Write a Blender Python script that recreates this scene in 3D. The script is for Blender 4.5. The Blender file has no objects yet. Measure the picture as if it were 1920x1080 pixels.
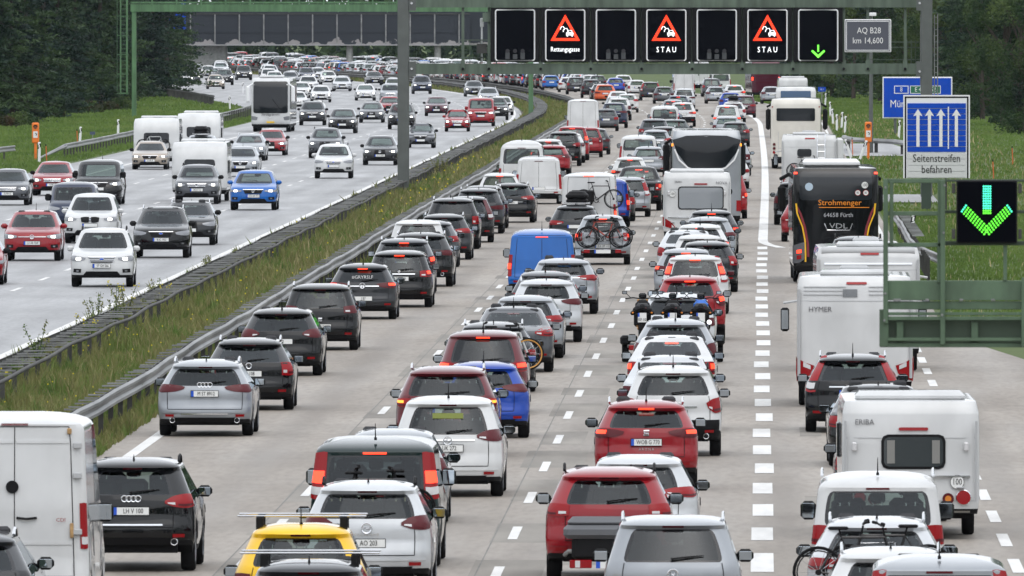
import bpy, math, random
import numpy as np
from mathutils import Vector, Matrix
R = math.radians
rnd = random.Random(7)
sc = bpy.context.scene
COL = sc.collection
# ------------------------------------------------------------------ camera, sky, sun, exposure
FPX, VPX, VPY, HC = 29700.0, 1425.0, 12.0, 8.3      # focal length in px of a 1920 px wide picture, vanishing point, camera height
cam = bpy.data.cameras.new('camera'); cam.lens = FPX/1920*36; cam.sensor_width = 36
cam.clip_start = 5; cam.clip_end = 9000
camo = bpy.data.objects.new('camera', cam); COL.objects.link(camo)
camo.location = (0, 0, HC)
yaw = math.atan((VPX-960)/FPX); pit = math.atan((540-VPY)/FPX)
camo.rotation_euler = (R(90)-pit, 0, yaw)
sc.camera = camo
cam.dof.use_dof = True; cam.dof.focus_distance = 430; cam.dof.aperture_fstop = 24
w = bpy.data.worlds.new('World'); sc.world = w; w.use_nodes = True
nt = w.node_tree; bg = nt.nodes['Background']
sky = nt.nodes.new('ShaderNodeTexSky'); sky.sky_type = 'NISHITA'; sky.sun_disc = False
sky.sun_elevation = R(62); sky.sun_rotation = R(165); sky.air_density = 1.0; sky.dust_density = 4.0; sky.ozone_density = 1.0
hsv = nt.nodes.new('ShaderNodeHueSaturation'); hsv.inputs['Saturation'].default_value = 0.42
cloud = nt.nodes.new('ShaderNodeMix'); cloud.data_type = 'RGBA'; cloud.inputs[0].default_value = .72      # an even cloud layer over the clear sky
cloud.inputs[7].default_value = (6.25, 6.5, 6.85, 1)
nt.links.new(sky.outputs[0], hsv.inputs['Color']); nt.links.new(hsv.outputs[0], cloud.inputs[6]); nt.links.new(cloud.outputs[2], bg.inputs[0])
bg.inputs[1].default_value = 0.15
sun = bpy.data.lights.new('sun', 'SUN'); sun.energy = 0.6; sun.angle = R(70); sun.color = (1, .97, .93)
suno = bpy.data.objects.new('sun', sun); COL.objects.link(suno)
suno.rotation_euler = (R(28), 0, R(15))
sc.view_settings.view_transform = 'Standard'; sc.view_settings.look = 'None'
sc.view_settings.gamma = 1; sc.view_settings.use_curve_mapping = False; sc.view_settings.exposure = 0.56
sc.cycles.max_bounces = 6; sc.cycles.transparent_max_bounces = 16; sc.cycles.glossy_bounces = 3
sc.cycles.use_adaptive_sampling = True

def tag(o, label=None, cat=None, group=None, kind=None):
    if label: o['label'] = label
    if cat: o['category'] = cat
    if group: o['group'] = group
    if kind: o['kind'] = kind
    return o

# ------------------------------------------------------------------ materials
MATS = {}
def mat(name, col, rough=.5, metal=0., coat=0., emit=None, es=0., spec=.5, noise=0., nscale=3., stretch=(1,1,1), bump=0., trans=0.):
    if name in MATS: return MATS[name]
    m = bpy.data.materials.new(name); m.use_nodes = True; MATS[name] = m
    n = m.node_tree.nodes; l = m.node_tree.links; b = n['Principled BSDF']
    b.inputs['Base Color'].default_value = (*col, 1); b.inputs['Roughness'].default_value = rough
    b.inputs['Metallic'].default_value = metal; b.inputs['Coat Weight'].default_value = coat
    b.inputs['Coat Roughness'].default_value = .04; b.inputs['Coat IOR'].default_value = 1.46; b.inputs['Specular IOR Level'].default_value = spec
    if emit: b.inputs['Emission Color'].default_value = (*emit, 1); b.inputs['Emission Strength'].default_value = es
    if noise or bump:
        tc = n.new('ShaderNodeTexCoord'); mp = n.new('ShaderNodeMapping'); mp.inputs['Scale'].default_value = stretch
        g = n.new('ShaderNodeNewGeometry')
        l.new(g.outputs['Position'], mp.inputs['Vector'])
        nz = n.new('ShaderNodeTexNoise'); nz.inputs['Scale'].default_value = nscale; nz.inputs['Detail'].default_value = 5
        l.new(mp.outputs[0], nz.inputs['Vector'])
        if noise:
            mx = n.new('ShaderNodeMix'); mx.data_type = 'RGBA'
            mx.inputs[6].default_value = (*[c*(1-noise) for c in col], 1); mx.inputs[7].default_value = (*[min(1, c*(1+noise)) for c in col], 1)
            rp = n.new('ShaderNodeMapRange'); rp.inputs['From Min'].default_value = .3; rp.inputs['From Max'].default_value = .7
            l.new(nz.outputs[0], rp.inputs[0]); l.new(rp.outputs[0], mx.inputs[0]); l.new(mx.outputs[2], b.inputs['Base Color'])
        if bump:
            bp = n.new('ShaderNodeBump'); bp.inputs['Strength'].default_value = bump; bp.inputs['Distance'].default_value = .02
            l.new(nz.outputs[0], bp.inputs['Height']); l.new(bp.outputs[0], b.inputs['Normal'])
    return m
def glassmat(name, tint, rough=.02):
    m = bpy.data.materials.new(name); m.use_nodes = True; n = m.node_tree.nodes; l = m.node_tree.links
    n.remove(n['Principled BSDF']); out = n['Material Output']
    tr = n.new('ShaderNodeBsdfTransparent'); tr.inputs[0].default_value = (*tint, 1)
    gl = n.new('ShaderNodeBsdfGlossy'); gl.inputs[0].default_value = (.9, .95, 1, 1); gl.inputs['Roughness'].default_value = rough
    ge = n.new('ShaderNodeNewGeometry'); vm = n.new('ShaderNodeVectorMath'); vm.operation = 'DOT_PRODUCT'
    l.new(ge.outputs['Normal'], vm.inputs[0]); l.new(ge.outputs['Incoming'], vm.inputs[1])
    def M(op, a, b=None):
        q = n.new('ShaderNodeMath'); q.operation = op
        for i, z in enumerate((a, b)):
            if z is None: continue
            if isinstance(z, (int, float)): q.inputs[i].default_value = z
            else: l.new(z, q.inputs[i])
        return q.outputs[0]
    F = M('ADD', .045, M('MULTIPLY', .955, M('POWER', M('SUBTRACT', 1., M('ABSOLUTE', vm.outputs['Value'])), 5.)))
    mx = n.new('ShaderNodeMixShader'); l.new(F, mx.inputs[0]); l.new(tr.outputs[0], mx.inputs[1]); l.new(gl.outputs[0], mx.inputs[2])
    l.new(mx.outputs[0], out.inputs[0]); MATS[name] = m; return m
GL = glassmat('clear_glass', (.50, .57, .54))
GLT = glassmat('tinted_glass', (.10, .12, .12))
PAINT = {}
def paint(name, col, metal=0., rough=.32):
    m = mat('paint_'+name, col, rough, metal, coat=1.0, noise=.10, nscale=1.6, stretch=(1,1,.6), spec=.05); PAINT[name] = m; return m
for nm, c, me in [('white',(.54,.55,.555),0),('silver',(.30,.32,.345),.45),('grey',(.07,.075,.085),.3),('dark grey',(.022,.024,.028),.15),
                  ('black',(.0015,.002,.003),0),('dark blue',(.012,.02,.05),.2),('blue',(.008,.05,.33),.2),('bright blue',(.004,.10,.38),.0),
                  ('red',(.24,.006,.012),0),('dark red',(.11,.008,.014),.2),('yellow',(.75,.45,.01),0),('orange',(.55,.09,.02),.2),
                  ('beige',(.36,.31,.26),.4),('green',(.006,.018,.018),.2),('pale silver',(.52,.54,.56),.3),('cream',(.60,.58,.53),0),('maroon',(.07,.012,.025),.1)]:
    paint(nm, c, me)
PH = mat('paint_slot', (.5,.5,.5))
BLK = mat('black_plastic', (.008,.008,.009), .6, spec=.15)
FRIT = mat('black_glass_edge', (.006,.006,.008), .08, spec=.6)
TYRE = mat('tyre_rubber', (.008,.008,.009), .9, spec=.2)
RIM = mat('wheel_alloy', (.32,.33,.35), .3, .8)
CHR = mat('chrome', (.75,.76,.78), .12, 1.)
INT = mat('cabin_dark', (.02,.021,.024), .8)
SEAT = mat('seat_fabric', (.035,.036,.04), .85)
REDL = mat('red_lens', (.25,.003,.006), .22, coat=.35, spec=.2)
REDD = mat('dark_red_lens', (.08,.004,.008), .2, coat=.35, spec=.2)
GLOW = mat('brake_glow', (.5,.02,.01), .2, emit=(1,.045,.015), es=2.2)
AMB = mat('amber_glow', (.6,.2,.01), .2, emit=(1,.28,.03), es=1.6)
AMBL = mat('amber_lens_plain', (.5,.16,.01), .2)
WHL = mat('white_lens', (.55,.55,.56), .1, coat=1)
CLR = mat('headlight_lens', (.22,.23,.25), .08, .3, coat=1)
HDL = mat('headlight_glow', (.9,.9,.85), .1, emit=(1,.95,.82), es=5.)
MIRG = mat('mirror_glass', (.42,.47,.52), .03, 1.)
PLW = mat('plate_white', (.72,.73,.72), .4)
PLB = mat('plate_blue', (.01,.08,.5), .4)
INK = mat('black_ink', (.01,.01,.01), .6)
LETW = mat('white_lettering', (.7,.7,.7), .5)
OPQ = mat('opaque_window', (.006,.008,.011), .07, spec=.45)
OPB = mat('blue_window', (.015,.06,.14), .06, spec=.7)
STEEL = mat('galvanised_steel', (.22,.225,.225), .5, .45, noise=.35, nscale=1.2, stretch=(1,.15,1), bump=.1)
STEELD = mat('dull_steel', (.055,.055,.052), .7, .2, noise=.4, nscale=1.5, stretch=(1,.2,1))
GRN = mat('gantry_green', (.075,.105,.078), .55, noise=.32, nscale=2.2, stretch=(1.5,1,.25))
GRN2 = mat('light_green_steel', (.07,.155,.07), .55, noise=.28, nscale=2.,stretch=(1.5,1,.3))
GRNN = mat('frame_green', (.07,.118,.07), .55, noise=.25, nscale=5.,stretch=(1,1,.5))
GREYP = mat('grey_post', (.085,.095,.09), .5, noise=.13, nscale=2.)
WHT = mat('white_border', (.72,.73,.74), .4)
LED0 = mat('led_panel_black', (.0015,.002,.004), .8, spec=.05)
LEDR = mat('led_red', (.5,.03,.01), .4, emit=(1,.035,.006), es=1.5)
LEDW = mat('led_white', (.6,.6,.6), .4, emit=(.92,.95,1), es=1.1)
LEDG = mat('led_green', (.1,.5,.05), .4, emit=(.12,1,.04), es=1.5)
LEDT = mat('led_teal', (.1,.5,.4), .4, emit=(.05,1,.55), es=1.4)
SIGNB = mat('sign_blue', (.001,.055,.42), .5, spec=.2, noise=.08, nscale=2)
SIGNG = mat('sign_green', (.005,.12,.06), .4)
SIGNK = mat('sign_grey', (.07,.075,.095), .4)
ORG = mat('orange_plastic', (.72,.17,.015), .4, noise=.1)
BARK = mat('bark', (.045,.035,.028), .9, noise=.4, nscale=4, stretch=(1,1,.2))
YEL = mat('yellow_flower', (.6,.5,.02), .6)
DIRT = mat('grime', (.18,.17,.15), .8)
CONC = mat('concrete', (.28,.29,.28), .8, noise=.2)

# ------------------------------------------------------------------ mesh collector
class MB:
    def __init__(s): s.v=[]; s.f=[]; s.m=[]; s.mats=[]
    def mi(s, m):
        if m not in s.mats: s.mats.append(m)
        return s.mats.index(m)
    def add(s, v, f, m):
        o=len(s.v); k=s.mi(m); s.v.extend([tuple(p) for p in v])
        s.f.extend([tuple(i+o for i in q) for q in f]); s.m.extend([k]*len(f)); return s
    def merge(s, b, loc=(0,0,0)):
        o=len(s.v); s.v.extend([(p[0]+loc[0],p[1]+loc[1],p[2]+loc[2]) for p in b.v]); mp=[s.mi(m) for m in b.mats]
        s.f.extend([tuple(i+o for i in q) for q in b.f]); s.m.extend([mp[i] for i in b.m]); return s
    def box(s, a, b, m, bev=0.):
        x0,y0,z0=a; x1,y1,z1=b
        if bev<=0:
            v=[(x0,y0,z0),(x1,y0,z0),(x1,y1,z0),(x0,y1,z0),(x0,y0,z1),(x1,y0,z1),(x1,y1,z1),(x0,y1,z1)]
            return s.add(v,[(0,3,2,1),(4,5,6,7),(0,1,5,4),(1,2,6,5),(2,3,7,6),(3,0,4,7)],m)
        c=min(bev,(x1-x0)*.45,(y1-y0)*.45,(z1-z0)*.45)
        def ring(i,z): return [(x0+i,y0+c if i==0 else y0+i+c*0.6,z)] 
        v=[];f=[]
        lv=[(z0,c),(z0+c,0),(z1-c,0),(z1,c)]
        for z,ins in lv:
            X0,X1,Y0,Y1=x0+ins,x1-ins,y0+ins,y1-ins
            v+=[(X0+c,Y0,z),(X1-c,Y0,z),(X1,Y0+c,z),(X1,Y1-c,z),(X1-c,Y1,z),(X0+c,Y1,z),(X0,Y1-c,z),(X0,Y0+c,z)] if (X1-X0)>2*c and (Y1-Y0)>2*c else \
               [(X0,Y0,z),((X0+X1)/2,Y0,z),(X1,Y0,z),(X1,(Y0+Y1)/2,z),(X1,Y1,z),((X0+X1)/2,Y1,z),(X0,Y1,z),(X0,(Y0+Y1)/2,z)]
        for k in range(3):
            for i in range(8):
                j=(i+1)%8; f.append((k*8+i,k*8+j,k*8+8+j,k*8+8+i))
        f.append(tuple(range(7,-1,-1))); f.append(tuple(range(24,32)))
        return s.add(v,f,m)
    def tube(s, pts, r, m, seg=8, cap=True):
        pts=[Vector(p) for p in pts]; n=len(pts); rr=r if isinstance(r,(list,tuple)) else [r]*n
        v=[];f=[]; up0=None
        for i,p in enumerate(pts):
            d=(pts[min(i+1,n-1)]-pts[max(i-1,0)]).normalized()
            if up0 is None: up0=Vector((0,0,1)) if abs(d.z)<.9 else Vector((1,0,0))
            a=d.cross(up0).normalized(); b=a.cross(d).normalized()
            for k in range(seg):
                t=2*math.pi*k/seg; q=p+a*math.cos(t)*rr[i]+b*math.sin(t)*rr[i]; v.append(q[:])
        for i in range(n-1):
            for k in range(seg):
                j=(k+1)%seg; f.append((i*seg+k,i*seg+j,(i+1)*seg+j,(i+1)*seg+k))
        if cap: f.append(tuple(range(seg-1,-1,-1))); f.append(tuple((n-1)*seg+k for k in range(seg)))
        return s.add(v,f,m)
    def torus(s, c, Rr, r, m, axis='y', seg=20, sub=6, a0=0, a1=360):
        v=[];f=[]; full=abs(a1-a0)>=360; n=seg+(0 if full else 1)
        for i in range(n):
            t=R(a0+(a1-a0)*i/seg)
            for k in range(sub):
                u=2*math.pi*k/sub; q=Rr+r*math.cos(u); h=r*math.sin(u)
                p=(q*math.cos(t),h,q*math.sin(t)) if axis=='y' else ((h,q*math.cos(t),q*math.sin(t)) if axis=='x' else (q*math.cos(t),q*math.sin(t),h))
                v.append((c[0]+p[0],c[1]+p[1],c[2]+p[2]))
        for i in range(seg if full else seg):
            i2=(i+1)%n if full else i+1
            for k in range(sub):
                k2=(k+1)%sub; f.append((i*sub+k,i2*sub+k,i2*sub+k2,i*sub+k2))
        return s.add(v,f,m)
    def disc(s, c, r, m, axis='y', seg=20, t=.01):
        v=[];f=[]
        for h in (-t/2,t/2):
            for i in range(seg):
                a=2*math.pi*i/seg; p=(r*math.cos(a),h,r*math.sin(a)) if axis=='y' else ((h,r*math.cos(a),r*math.sin(a)) if axis=='x' else (r*math.cos(a),r*math.sin(a),h))
                v.append((c[0]+p[0],c[1]+p[1],c[2]+p[2]))
        f.append(tuple(range(seg))); f.append(tuple(range(2*seg-1,seg-1,-1)))
        for i in range(seg):
            j=(i+1)%seg; f.append((i,i+seg,j+seg,j))
        return s.add(v,f,m)
    def prism(s, poly, y0, y1, m):   # polygon in x,z extruded along y
        n=len(poly); v=[(p[0],y0,p[1]) for p in poly]+[(p[0],y1,p[1]) for p in poly]
        f=[tuple(range(n)),tuple(range(2*n-1,n-1,-1))]+[(i,i+n,(i+1)%n+n,(i+1)%n) for i in range(n)]
        return s.add(v,f,m)
    def mesh(s, name, smooth=None):
        me=bpy.data.meshes.new(name); me.from_pydata(s.v,[],s.f)
        for m in s.mats: me.materials.append(m)
        me.polygons.foreach_set('material_index', s.m)
        if smooth is not None:
            me.polygons.foreach_set('use_smooth',[True]*len(s.f)); me.update(); me.set_sharp_from_angle(angle=R(smooth))
        me.update(); return me
def link(name, data, parent=None, loc=(0,0,0), rot=(0,0,0), scale=None):
    o=bpy.data.objects.new(name,data); COL.objects.link(o); o.location=loc; o.rotation_euler=rot
    if scale: o.scale=scale
    if parent is not None: o.parent=parent
    return o
def part(name, mb, parent, smooth=35, **k): return link(name, mb.mesh(name,smooth), parent, **k)
def empty(name, loc, rz=0.):
    o=bpy.data.objects.new(name,None); COL.objects.link(o); o.location=loc; o.rotation_euler=(0,0,rz); o.empty_display_size=.3; return o
_T={}
def textmesh(s, h, m, ext=.004, wx=.82):   # glyph height h, centred at origin, in x,z facing -y
    k=(s,round(h,4),m.name,wx)
    if k in _T: return _T[k]
    cu=bpy.data.curves.new('t','FONT'); cu.body=s; cu.align_x='CENTER'; cu.align_y='CENTER'; cu.size=h*1.38; cu.extrude=ext; cu.resolution_u=2
    o=bpy.data.objects.new('t',cu); COL.objects.link(o); dg=bpy.context.evaluated_depsgraph_get(); dg.update()
    me=bpy.data.meshes.new_from_object(o.evaluated_get(dg)); bpy.data.objects.remove(o); me.name='lettering'
    me.transform(Matrix.Rotation(R(90),4,'X') @ Matrix.Diagonal((wx,1,1,1)))
    me.materials.clear(); me.materials.append(m); _T[k]=me; return me

# ------------------------------------------------------------------ road geometry (straight, then bending left)
def off(d): t=max(0.,d-1100.); return -(t*t)/15600. if t<1400 else -(1400**2)/15600.-(t-1400)*2*1400/15600.
def head(d): t=max(0.,d-1100.); return math.atan(2*min(t,1400)/15600.)
def strip(name, X0, X1, z, m, d0=60., d1=3600., step=25, kind='structure', f0=None, f1=None):
    ds=[d0]; 
    while ds[-1]<d1: ds.append(min(d1, ds[-1]+step))
    v=[];f=[]
    for d in ds:
        a=X0 if f0 is None else f0(d); b=X1 if f1 is None else f1(d)
        v+=[(a+off(d),d,z),(b+off(d),d,z)]
    for i in range(len(ds)-1): f.append((2*i,2*i+1,2*i+3,2*i+2))
    mb=MB(); mb.add(v,f,m); o=link(name,mb.mesh(name)); o['kind']=kind; return o
def bez(P, n=6): return P
# ------------------------------------------------------------------ road surface, ground, grass
def roadmat(name, c0, c1, rough, tracks):
    m=bpy.data.materials.new(name); m.use_nodes=True; n=m.node_tree.nodes; l=m.node_tree.links; b=n['Principled BSDF']
    g=n.new('ShaderNodeNewGeometry')
    def noise(scale, st, det=6):
        mp=n.new('ShaderNodeMapping'); mp.inputs['Scale'].default_value=st; l.new(g.outputs['Position'],mp.inputs[0])
        z=n.new('ShaderNodeTexNoise'); z.inputs['Scale'].default_value=scale; z.inputs['Detail'].default_value=det; l.new(mp.outputs[0],z.inputs[0]); return z.outputs[0]
    def mp(a,b0,b1,c=0.,d=1.):
        r=n.new('ShaderNodeMapRange'); r.inputs[1].default_value=b0; r.inputs[2].default_value=b1; r.inputs[3].default_value=c; r.inputs[4].default_value=d; l.new(a,r.inputs[0]); return r.outputs[0]
    def mix(f,A,B,mode='MIX'):
        x=n.new('ShaderNodeMix'); x.data_type='RGBA'; x.blend_type=mode
        if isinstance(f,float): x.inputs[0].default_value=f
        else: l.new(f,x.inputs[0])
        for i,q in ((6,A),(7,B)):
            if isinstance(q,tuple): x.inputs[i].default_value=(*q,1)
            else: l.new(q,x.inputs[i])
        return x.outputs[2]
    A=mix(mp(noise(1.,(.55,.05,1)),.3,.7),c0,c1)
    # tyre tracks: two darker bands per lane, broken up
    sx=n.new('ShaderNodeSeparateXYZ'); l.new(g.outputs['Position'],sx.inputs[0])
    ma=n.new('ShaderNodeMath'); ma.operation='MULTIPLY_ADD'; ma.inputs[1].default_value=2*math.pi/1.9; ma.inputs[2].default_value=tracks; l.new(sx.outputs[0],ma.inputs[0])
    si=n.new('ShaderNodeMath'); si.operation='SINE'; l.new(ma.outputs[0],si.inputs[0])
    tr=n.new('ShaderNodeMath'); tr.operation='MULTIPLY'; l.new(mp(si.outputs[0],-.2,1.),tr.inputs[0]); l.new(mp(noise(.9,(.3,.02,1)),.35,.7,.15,.8),tr.inputs[1])
    tr2=n.new('ShaderNodeMath'); tr2.operation='MULTIPLY'; tr2.inputs[1].default_value=.95; l.new(tr.outputs[0],tr2.inputs[0])
    B=mix(tr2.outputs[0],A,tuple(c*.66 for c in c0))
    C=mix(mp(noise(7.,(1,.10,1),5),.40,.70,0.,.5),B,tuple(c*.7 for c in c0))
    # transverse slab bands
    wv=n.new('ShaderNodeTexWhiteNoise'); wv.noise_dimensions='1D'
    fl=n.new('ShaderNodeMath'); fl.operation='DIVIDE'; fl.inputs[1].default_value=5.; l.new(sx.outputs[1],fl.inputs[0])
    f2=n.new('ShaderNodeMath'); f2.operation='FLOOR'; l.new(fl.outputs[0],f2.inputs[0]); l.new(f2.outputs[0],wv.inputs['W'])
    D=mix(mp(wv.outputs['Value'],0,1,0.,.22),C,tuple(c*.55 for c in c0))
    l.new(D,b.inputs['Base Color']); b.inputs['Roughness'].default_value=rough
    l.new(mp(noise(1.3,(.5,.03,1)),.3,.7,rough-.12,rough+.12),b.inputs['Roughness'])
    bp=n.new('ShaderNodeBump'); bp.inputs['Strength'].default_value=.25; bp.inputs['Distance'].default_value=.01; l.new(noise(40.,(1,1,1),2),bp.inputs['Height']); l.new(bp.outputs[0],b.inputs['Normal'])
    return m
ROADR=roadmat('concrete_road_beige',(.235,.207,.178),(.325,.292,.255),.62,0.3)
ROADL=roadmat('concrete_road_wet',(.25,.253,.26),(.335,.34,.35),.48,1.2)
ASPH=roadmat('asphalt_dark',(.15,.148,.155),(.20,.198,.205),.7,0.)
def grassmat(name, cols, sc1=.5, tv=0):
    m=bpy.data.materials.new(name); m.use_nodes=True; n=m.node_tree.nodes; l=m.node_tree.links; b=n['Principled BSDF']
    g=n.new('ShaderNodeNewGeometry'); z=n.new('ShaderNodeTexNoise'); z.inputs['Scale'].default_value=sc1; z.inputs['Detail'].default_value=6; z.inputs['Roughness'].default_value=.7
    mp=n.new('ShaderNodeMapping'); mp.inputs['Scale'].default_value=(1,.12,.6); l.new(g.outputs['Position'],mp.inputs[0]); l.new(mp.outputs[0],z.inputs[0])
    r=n.new('ShaderNodeValToRGB'); oi=n.new('ShaderNodeObjectInfo'); r.color_ramp.elements[0].position=.28; r.color_ramp.elements[1].position=.72
    r.color_ramp.elements[0].color=(*cols[0],1); r.color_ramp.elements[1].color=(*cols[-1],1)
    for i,c in enumerate(cols[1:-1]):
        e=r.color_ramp.elements.new(.28+.44*(i+1)/(len(cols)-1)); e.color=(*c,1)
    ad=n.new('ShaderNodeMath'); ad.operation='MULTIPLY_ADD'; ad.inputs[1].default_value=.16 if tv else 0.; l.new(oi.outputs['Random'],ad.inputs[0]); s2=n.new('ShaderNodeMath'); s2.operation='SUBTRACT'; s2.inputs[1].default_value=.08 if tv else 0.; l.new(z.outputs[0],ad.inputs[2]); l.new(ad.outputs[0],s2.inputs[0]); l.new(s2.outputs[0],r.inputs[0]); l.new(r.outputs[0],b.inputs['Base Color']); b.inputs['Roughness'].default_value=.7; b.inputs['Specular IOR Level'].default_value=.25
    tl=n.new('ShaderNodeBsdfTranslucent'); l.new(r.outputs[0],tl.inputs[0]); ms=n.new('ShaderNodeMixShader'); ms.inputs[0].default_value=.3
    l.new(b.outputs[0],ms.inputs[1]); l.new(tl.outputs[0],ms.inputs[2]); l.new(ms.outputs[0],n['Material Output'].inputs[0]); return m
GRM=grassmat('median_grass',[(.055,.105,.022),(.10,.17,.035),(.21,.20,.08),(.12,.175,.04),(.17,.21,.07)],1.1)
GRV=grassmat('verge_grass',[(.075,.125,.03),(.12,.19,.042),(.18,.225,.07)],.25)
GRG=grassmat('ground_grass',[(.07,.10,.03),(.09,.13,.035)],.2)
SOIL=mat('soil',(.07,.06,.04),.95,noise=.3)
MARK=mat('road_marking_white',(.62,.62,.61),.6,noise=.10,nscale=2.,stretch=(2,.2,1))
SEAM=mat('joint_sealant',(.14,.135,.125),.7,noise=.4)
PATCH=mat('joint_patch',(.215,.20,.178),.8,noise=.25,nscale=1.3,stretch=(1,.1,1))

gr=MB(); gr.add([(-900,-1600,-.06),(900,-1600,-.06),(700,6500,-.06),(-700,6500,-.06)],[(0,1,2,3)],GRG); tag(link('ground',gr.mesh('ground')),kind='structure')
XL=-12.25
strip('carriageway_outbound',XL,5.6,0.,ROADR,d0=-850,f1=lambda d: 7.9 if d<340 else (7.9-(d-340)/60*3.1 if d<400 else 4.75+min(9.5,max(0,d-1640)*.04)))
strip('slip_road',3.95,30,-.008,ASPH,d0=-200,d1=372,f0=lambda d:3.95,f1=lambda d:30 if d<330 else 30-(d-330)/42*23)
strip('carriageway_inbound',-36.4,-17.45,0.,ROADL,d0=-850,f0=lambda d:-36.4-min(9.,max(0,d-1200)*.032))
strip('median_ground',-17.45,XL,-.03,SOIL,d0=-850)
strip('emergency_bay',4.7,7.6,-.004,ROADL,d0=672,d1=700); strip('emergency_bay',4.7,9.2,-.004,ROADL,d0=880,d1=960,f1=lambda d:9.4-(d-880)/80*1.5)
# markings (4 mm sheets)
def dash(name,X,wd,d0,d1,z=.006,m=MARK,parent=None):
    v=[];ds=[d0,(d0+d1)/2,d1]
    for d in ds: v+=[(X-wd/2+off(d),d,z),(X+wd/2+off(d),d,z)]
    mb=MB(); mb.add(v,[(0,1,3,2),(2,3,5,4)],m); o=link(name,mb.mesh(name)); o['kind']='structure'; return o
def ph(d): return d
for X,ph0 in ((-7.70,232.2),(-3.87,228.5)):
    d=ph0-18
    while d<1500: dash('lane_dash',X+rnd.uniform(-.02,.02),.15,d,d+6); d+=18
d=257.9-11.8*4
while d<548: dash('block_marking',.06+rnd.uniform(-.03,.03),.34,d if d>240 else d-2,d+6.); d+=11.8
def bend(d):  # solid line that swings across the opened hard shoulder
    return .10 if d>560 else .10+ (560-d)**2/26**2*1.9
strip('edge_line_solid',-.1,.25,.006,MARK,d0=545,d1=1330,step=6,f0=lambda d:bend(d)-.17+.25*math.sin((d-560)/150.)*(1 if d>560 else 0)*.6,f1=lambda d:bend(d)+.17+.25*math.sin((d-560)/150.)*(1 if d>560 else 0)*.6)
strip('edge_line',-11.75,-11.52,.006,MARK,d1=2200)
d=243.4-11.4*3
while d<420: dash('shoulder_dash',3.80,.18,d,d+5.8); d+=11.4
strip('edge_line',4.35,4.5,.006,MARK,d0=420,d1=1500)
strip('edge_line',-18.1,-17.86,.006,MARK,d1=2300)
strip('edge_line',-33.3,-33.1,.006,MARK,d1=2300)
for X,p in ((-21.8,371),(-25.45,377),(-29.25,380)):
    d=p
    while d<1700: dash('lane_dash',X,.15,d,d+6); d+=18
for X in (-4.17,-7.98): strip('joint',X,X+.022,.003,SEAM,d1=1400)
for X,p in ((-3.87,229.),(-7.7,229.)):
    d=p
    while d<520: dash('joint_repair',X+.12+rnd.uniform(-.05,.05),.95+rnd.uniform(-.2,.2),d+rnd.uniform(-2,2),d+rnd.uniform(7,13),.0015,PATCH); d+=18
for _ in range(26):
    d=rnd.uniform(225,430); X=rnd.choice([-1.2,-2.9,1.1,2.7,-5,-6.7])+rnd.uniform(-.3,.3); dash('joint_repair',X,rnd.uniform(.3,.8),d,d+rnd.uniform(3,9),.0015+.001*rnd.random(),PATCH)

# grass blades: real little blades, one object per stretch
def blades(name, n, fx, d0, d1, h, m, wid=.02, dens=None, pw=1.0, lab=None):
    rs=np.random.RandomState(abs(hash(name+str(d0)))%1000 if False else int(d0)+n%97)
    u=rs.rand(n)**pw; d=d0+(d1-d0)*u; t=rs.rand(n)
    a,b=fx; x0=np.array([a(q) if callable(a) else a for q in d]); x1=np.array([b(q) if callable(b) else b for q in d])
    o=np.array([off(q) for q in d]); x=x0+(x1-x0)*t+o
    keep=~(((x>4.6)&(x<7.8)&(d>670)&(d<702))|((x>4.6)&(x<9.5)&(d>878)&(d<962))); x,d=x[keep],d[keep]; n=len(x)
    clump=.55+.45*np.sin(x*2.1+np.sin(d*.31)*2)*np.sin(d*.17+x)+rs.rand(n)*.3
    hh=h*(.45+.75*rs.rand(n))*np.clip(clump,.45,1.4); ang=rs.rand(n)*math.pi
    s=wid*(.6+.8*rs.rand(n))*np.maximum(1,d/330.); dx=np.cos(ang)*s; dy=np.sin(ang)*s
    lx=rs.randn(n)*hh*.28; ly=rs.randn(n)*hh*.28
    v=np.zeros((n,5,3))
    v[:,0]=np.c_[x-dx,d-dy,np.full(n,-.05)]; v[:,1]=np.c_[x+dx,d+dy,np.full(n,-.05)]
    v[:,2]=np.c_[x-dx*.7+lx*.4,d-dy*.7+ly*.4,hh*.6]; v[:,3]=np.c_[x+dx*.7+lx*.4,d+dy*.7+ly*.4,hh*.6]
    v[:,4]=np.c_[x+lx,d+ly,hh]
    me=bpy.data.meshes.new(name); b5=np.arange(n)*5
    f=np.stack([b5,b5+1,b5+3, b5,b5+3,b5+2, b5+2,b5+3,b5+4],1).reshape(-1)
    me.vertices.add(n*5); me.vertices.foreach_set('co',v.reshape(-1)); me.loops.add(len(f)); me.loops.foreach_set('vertex_index',f)
    me.polygons.add(n*3); me.polygons.foreach_set('loop_start',np.arange(n*3)*3); me.polygons.foreach_set('loop_total',np.full(n*3,3))
    me.materials.append(m); me.update(); me.validate()
    o=link(name,me); tag(o,lab or 'rough green and straw coloured grass of the central reservation','grass',kind='stuff'); return o
blades('grass',90000,(-17.2,-12.9),215,480,.42,GRM,pw=1.25)
blades('grass',26000,(-16.1,-15.2),215,700,.60,GRM,pw=1.25,wid=.016,lab='taller weedy grass along the inbound crash barrier')
blades('grass',16000,(-12.72,-12.2),292,1150,.34,GRM,pw=1.3,lab='grass strip in front of the guard rail beside the median queue')
blades('grass',40000,(-17.2,-12.9),480,1250,.46,GRM,wid=.022)
blades('grass',9000,(-12.75,-12.2),226,292,.42,GRM,lab='lush green grass tuft between the crash barrier and the white edge line')
blades('grass',9000,(-19.5+2.2,-12.6),1250,2200,.4,GRM,wid=.02)
def rx0(d): return 4.9 if d>420 else (8.2-(d-372)/48*3.3 if d>372 else 8.2)
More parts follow.
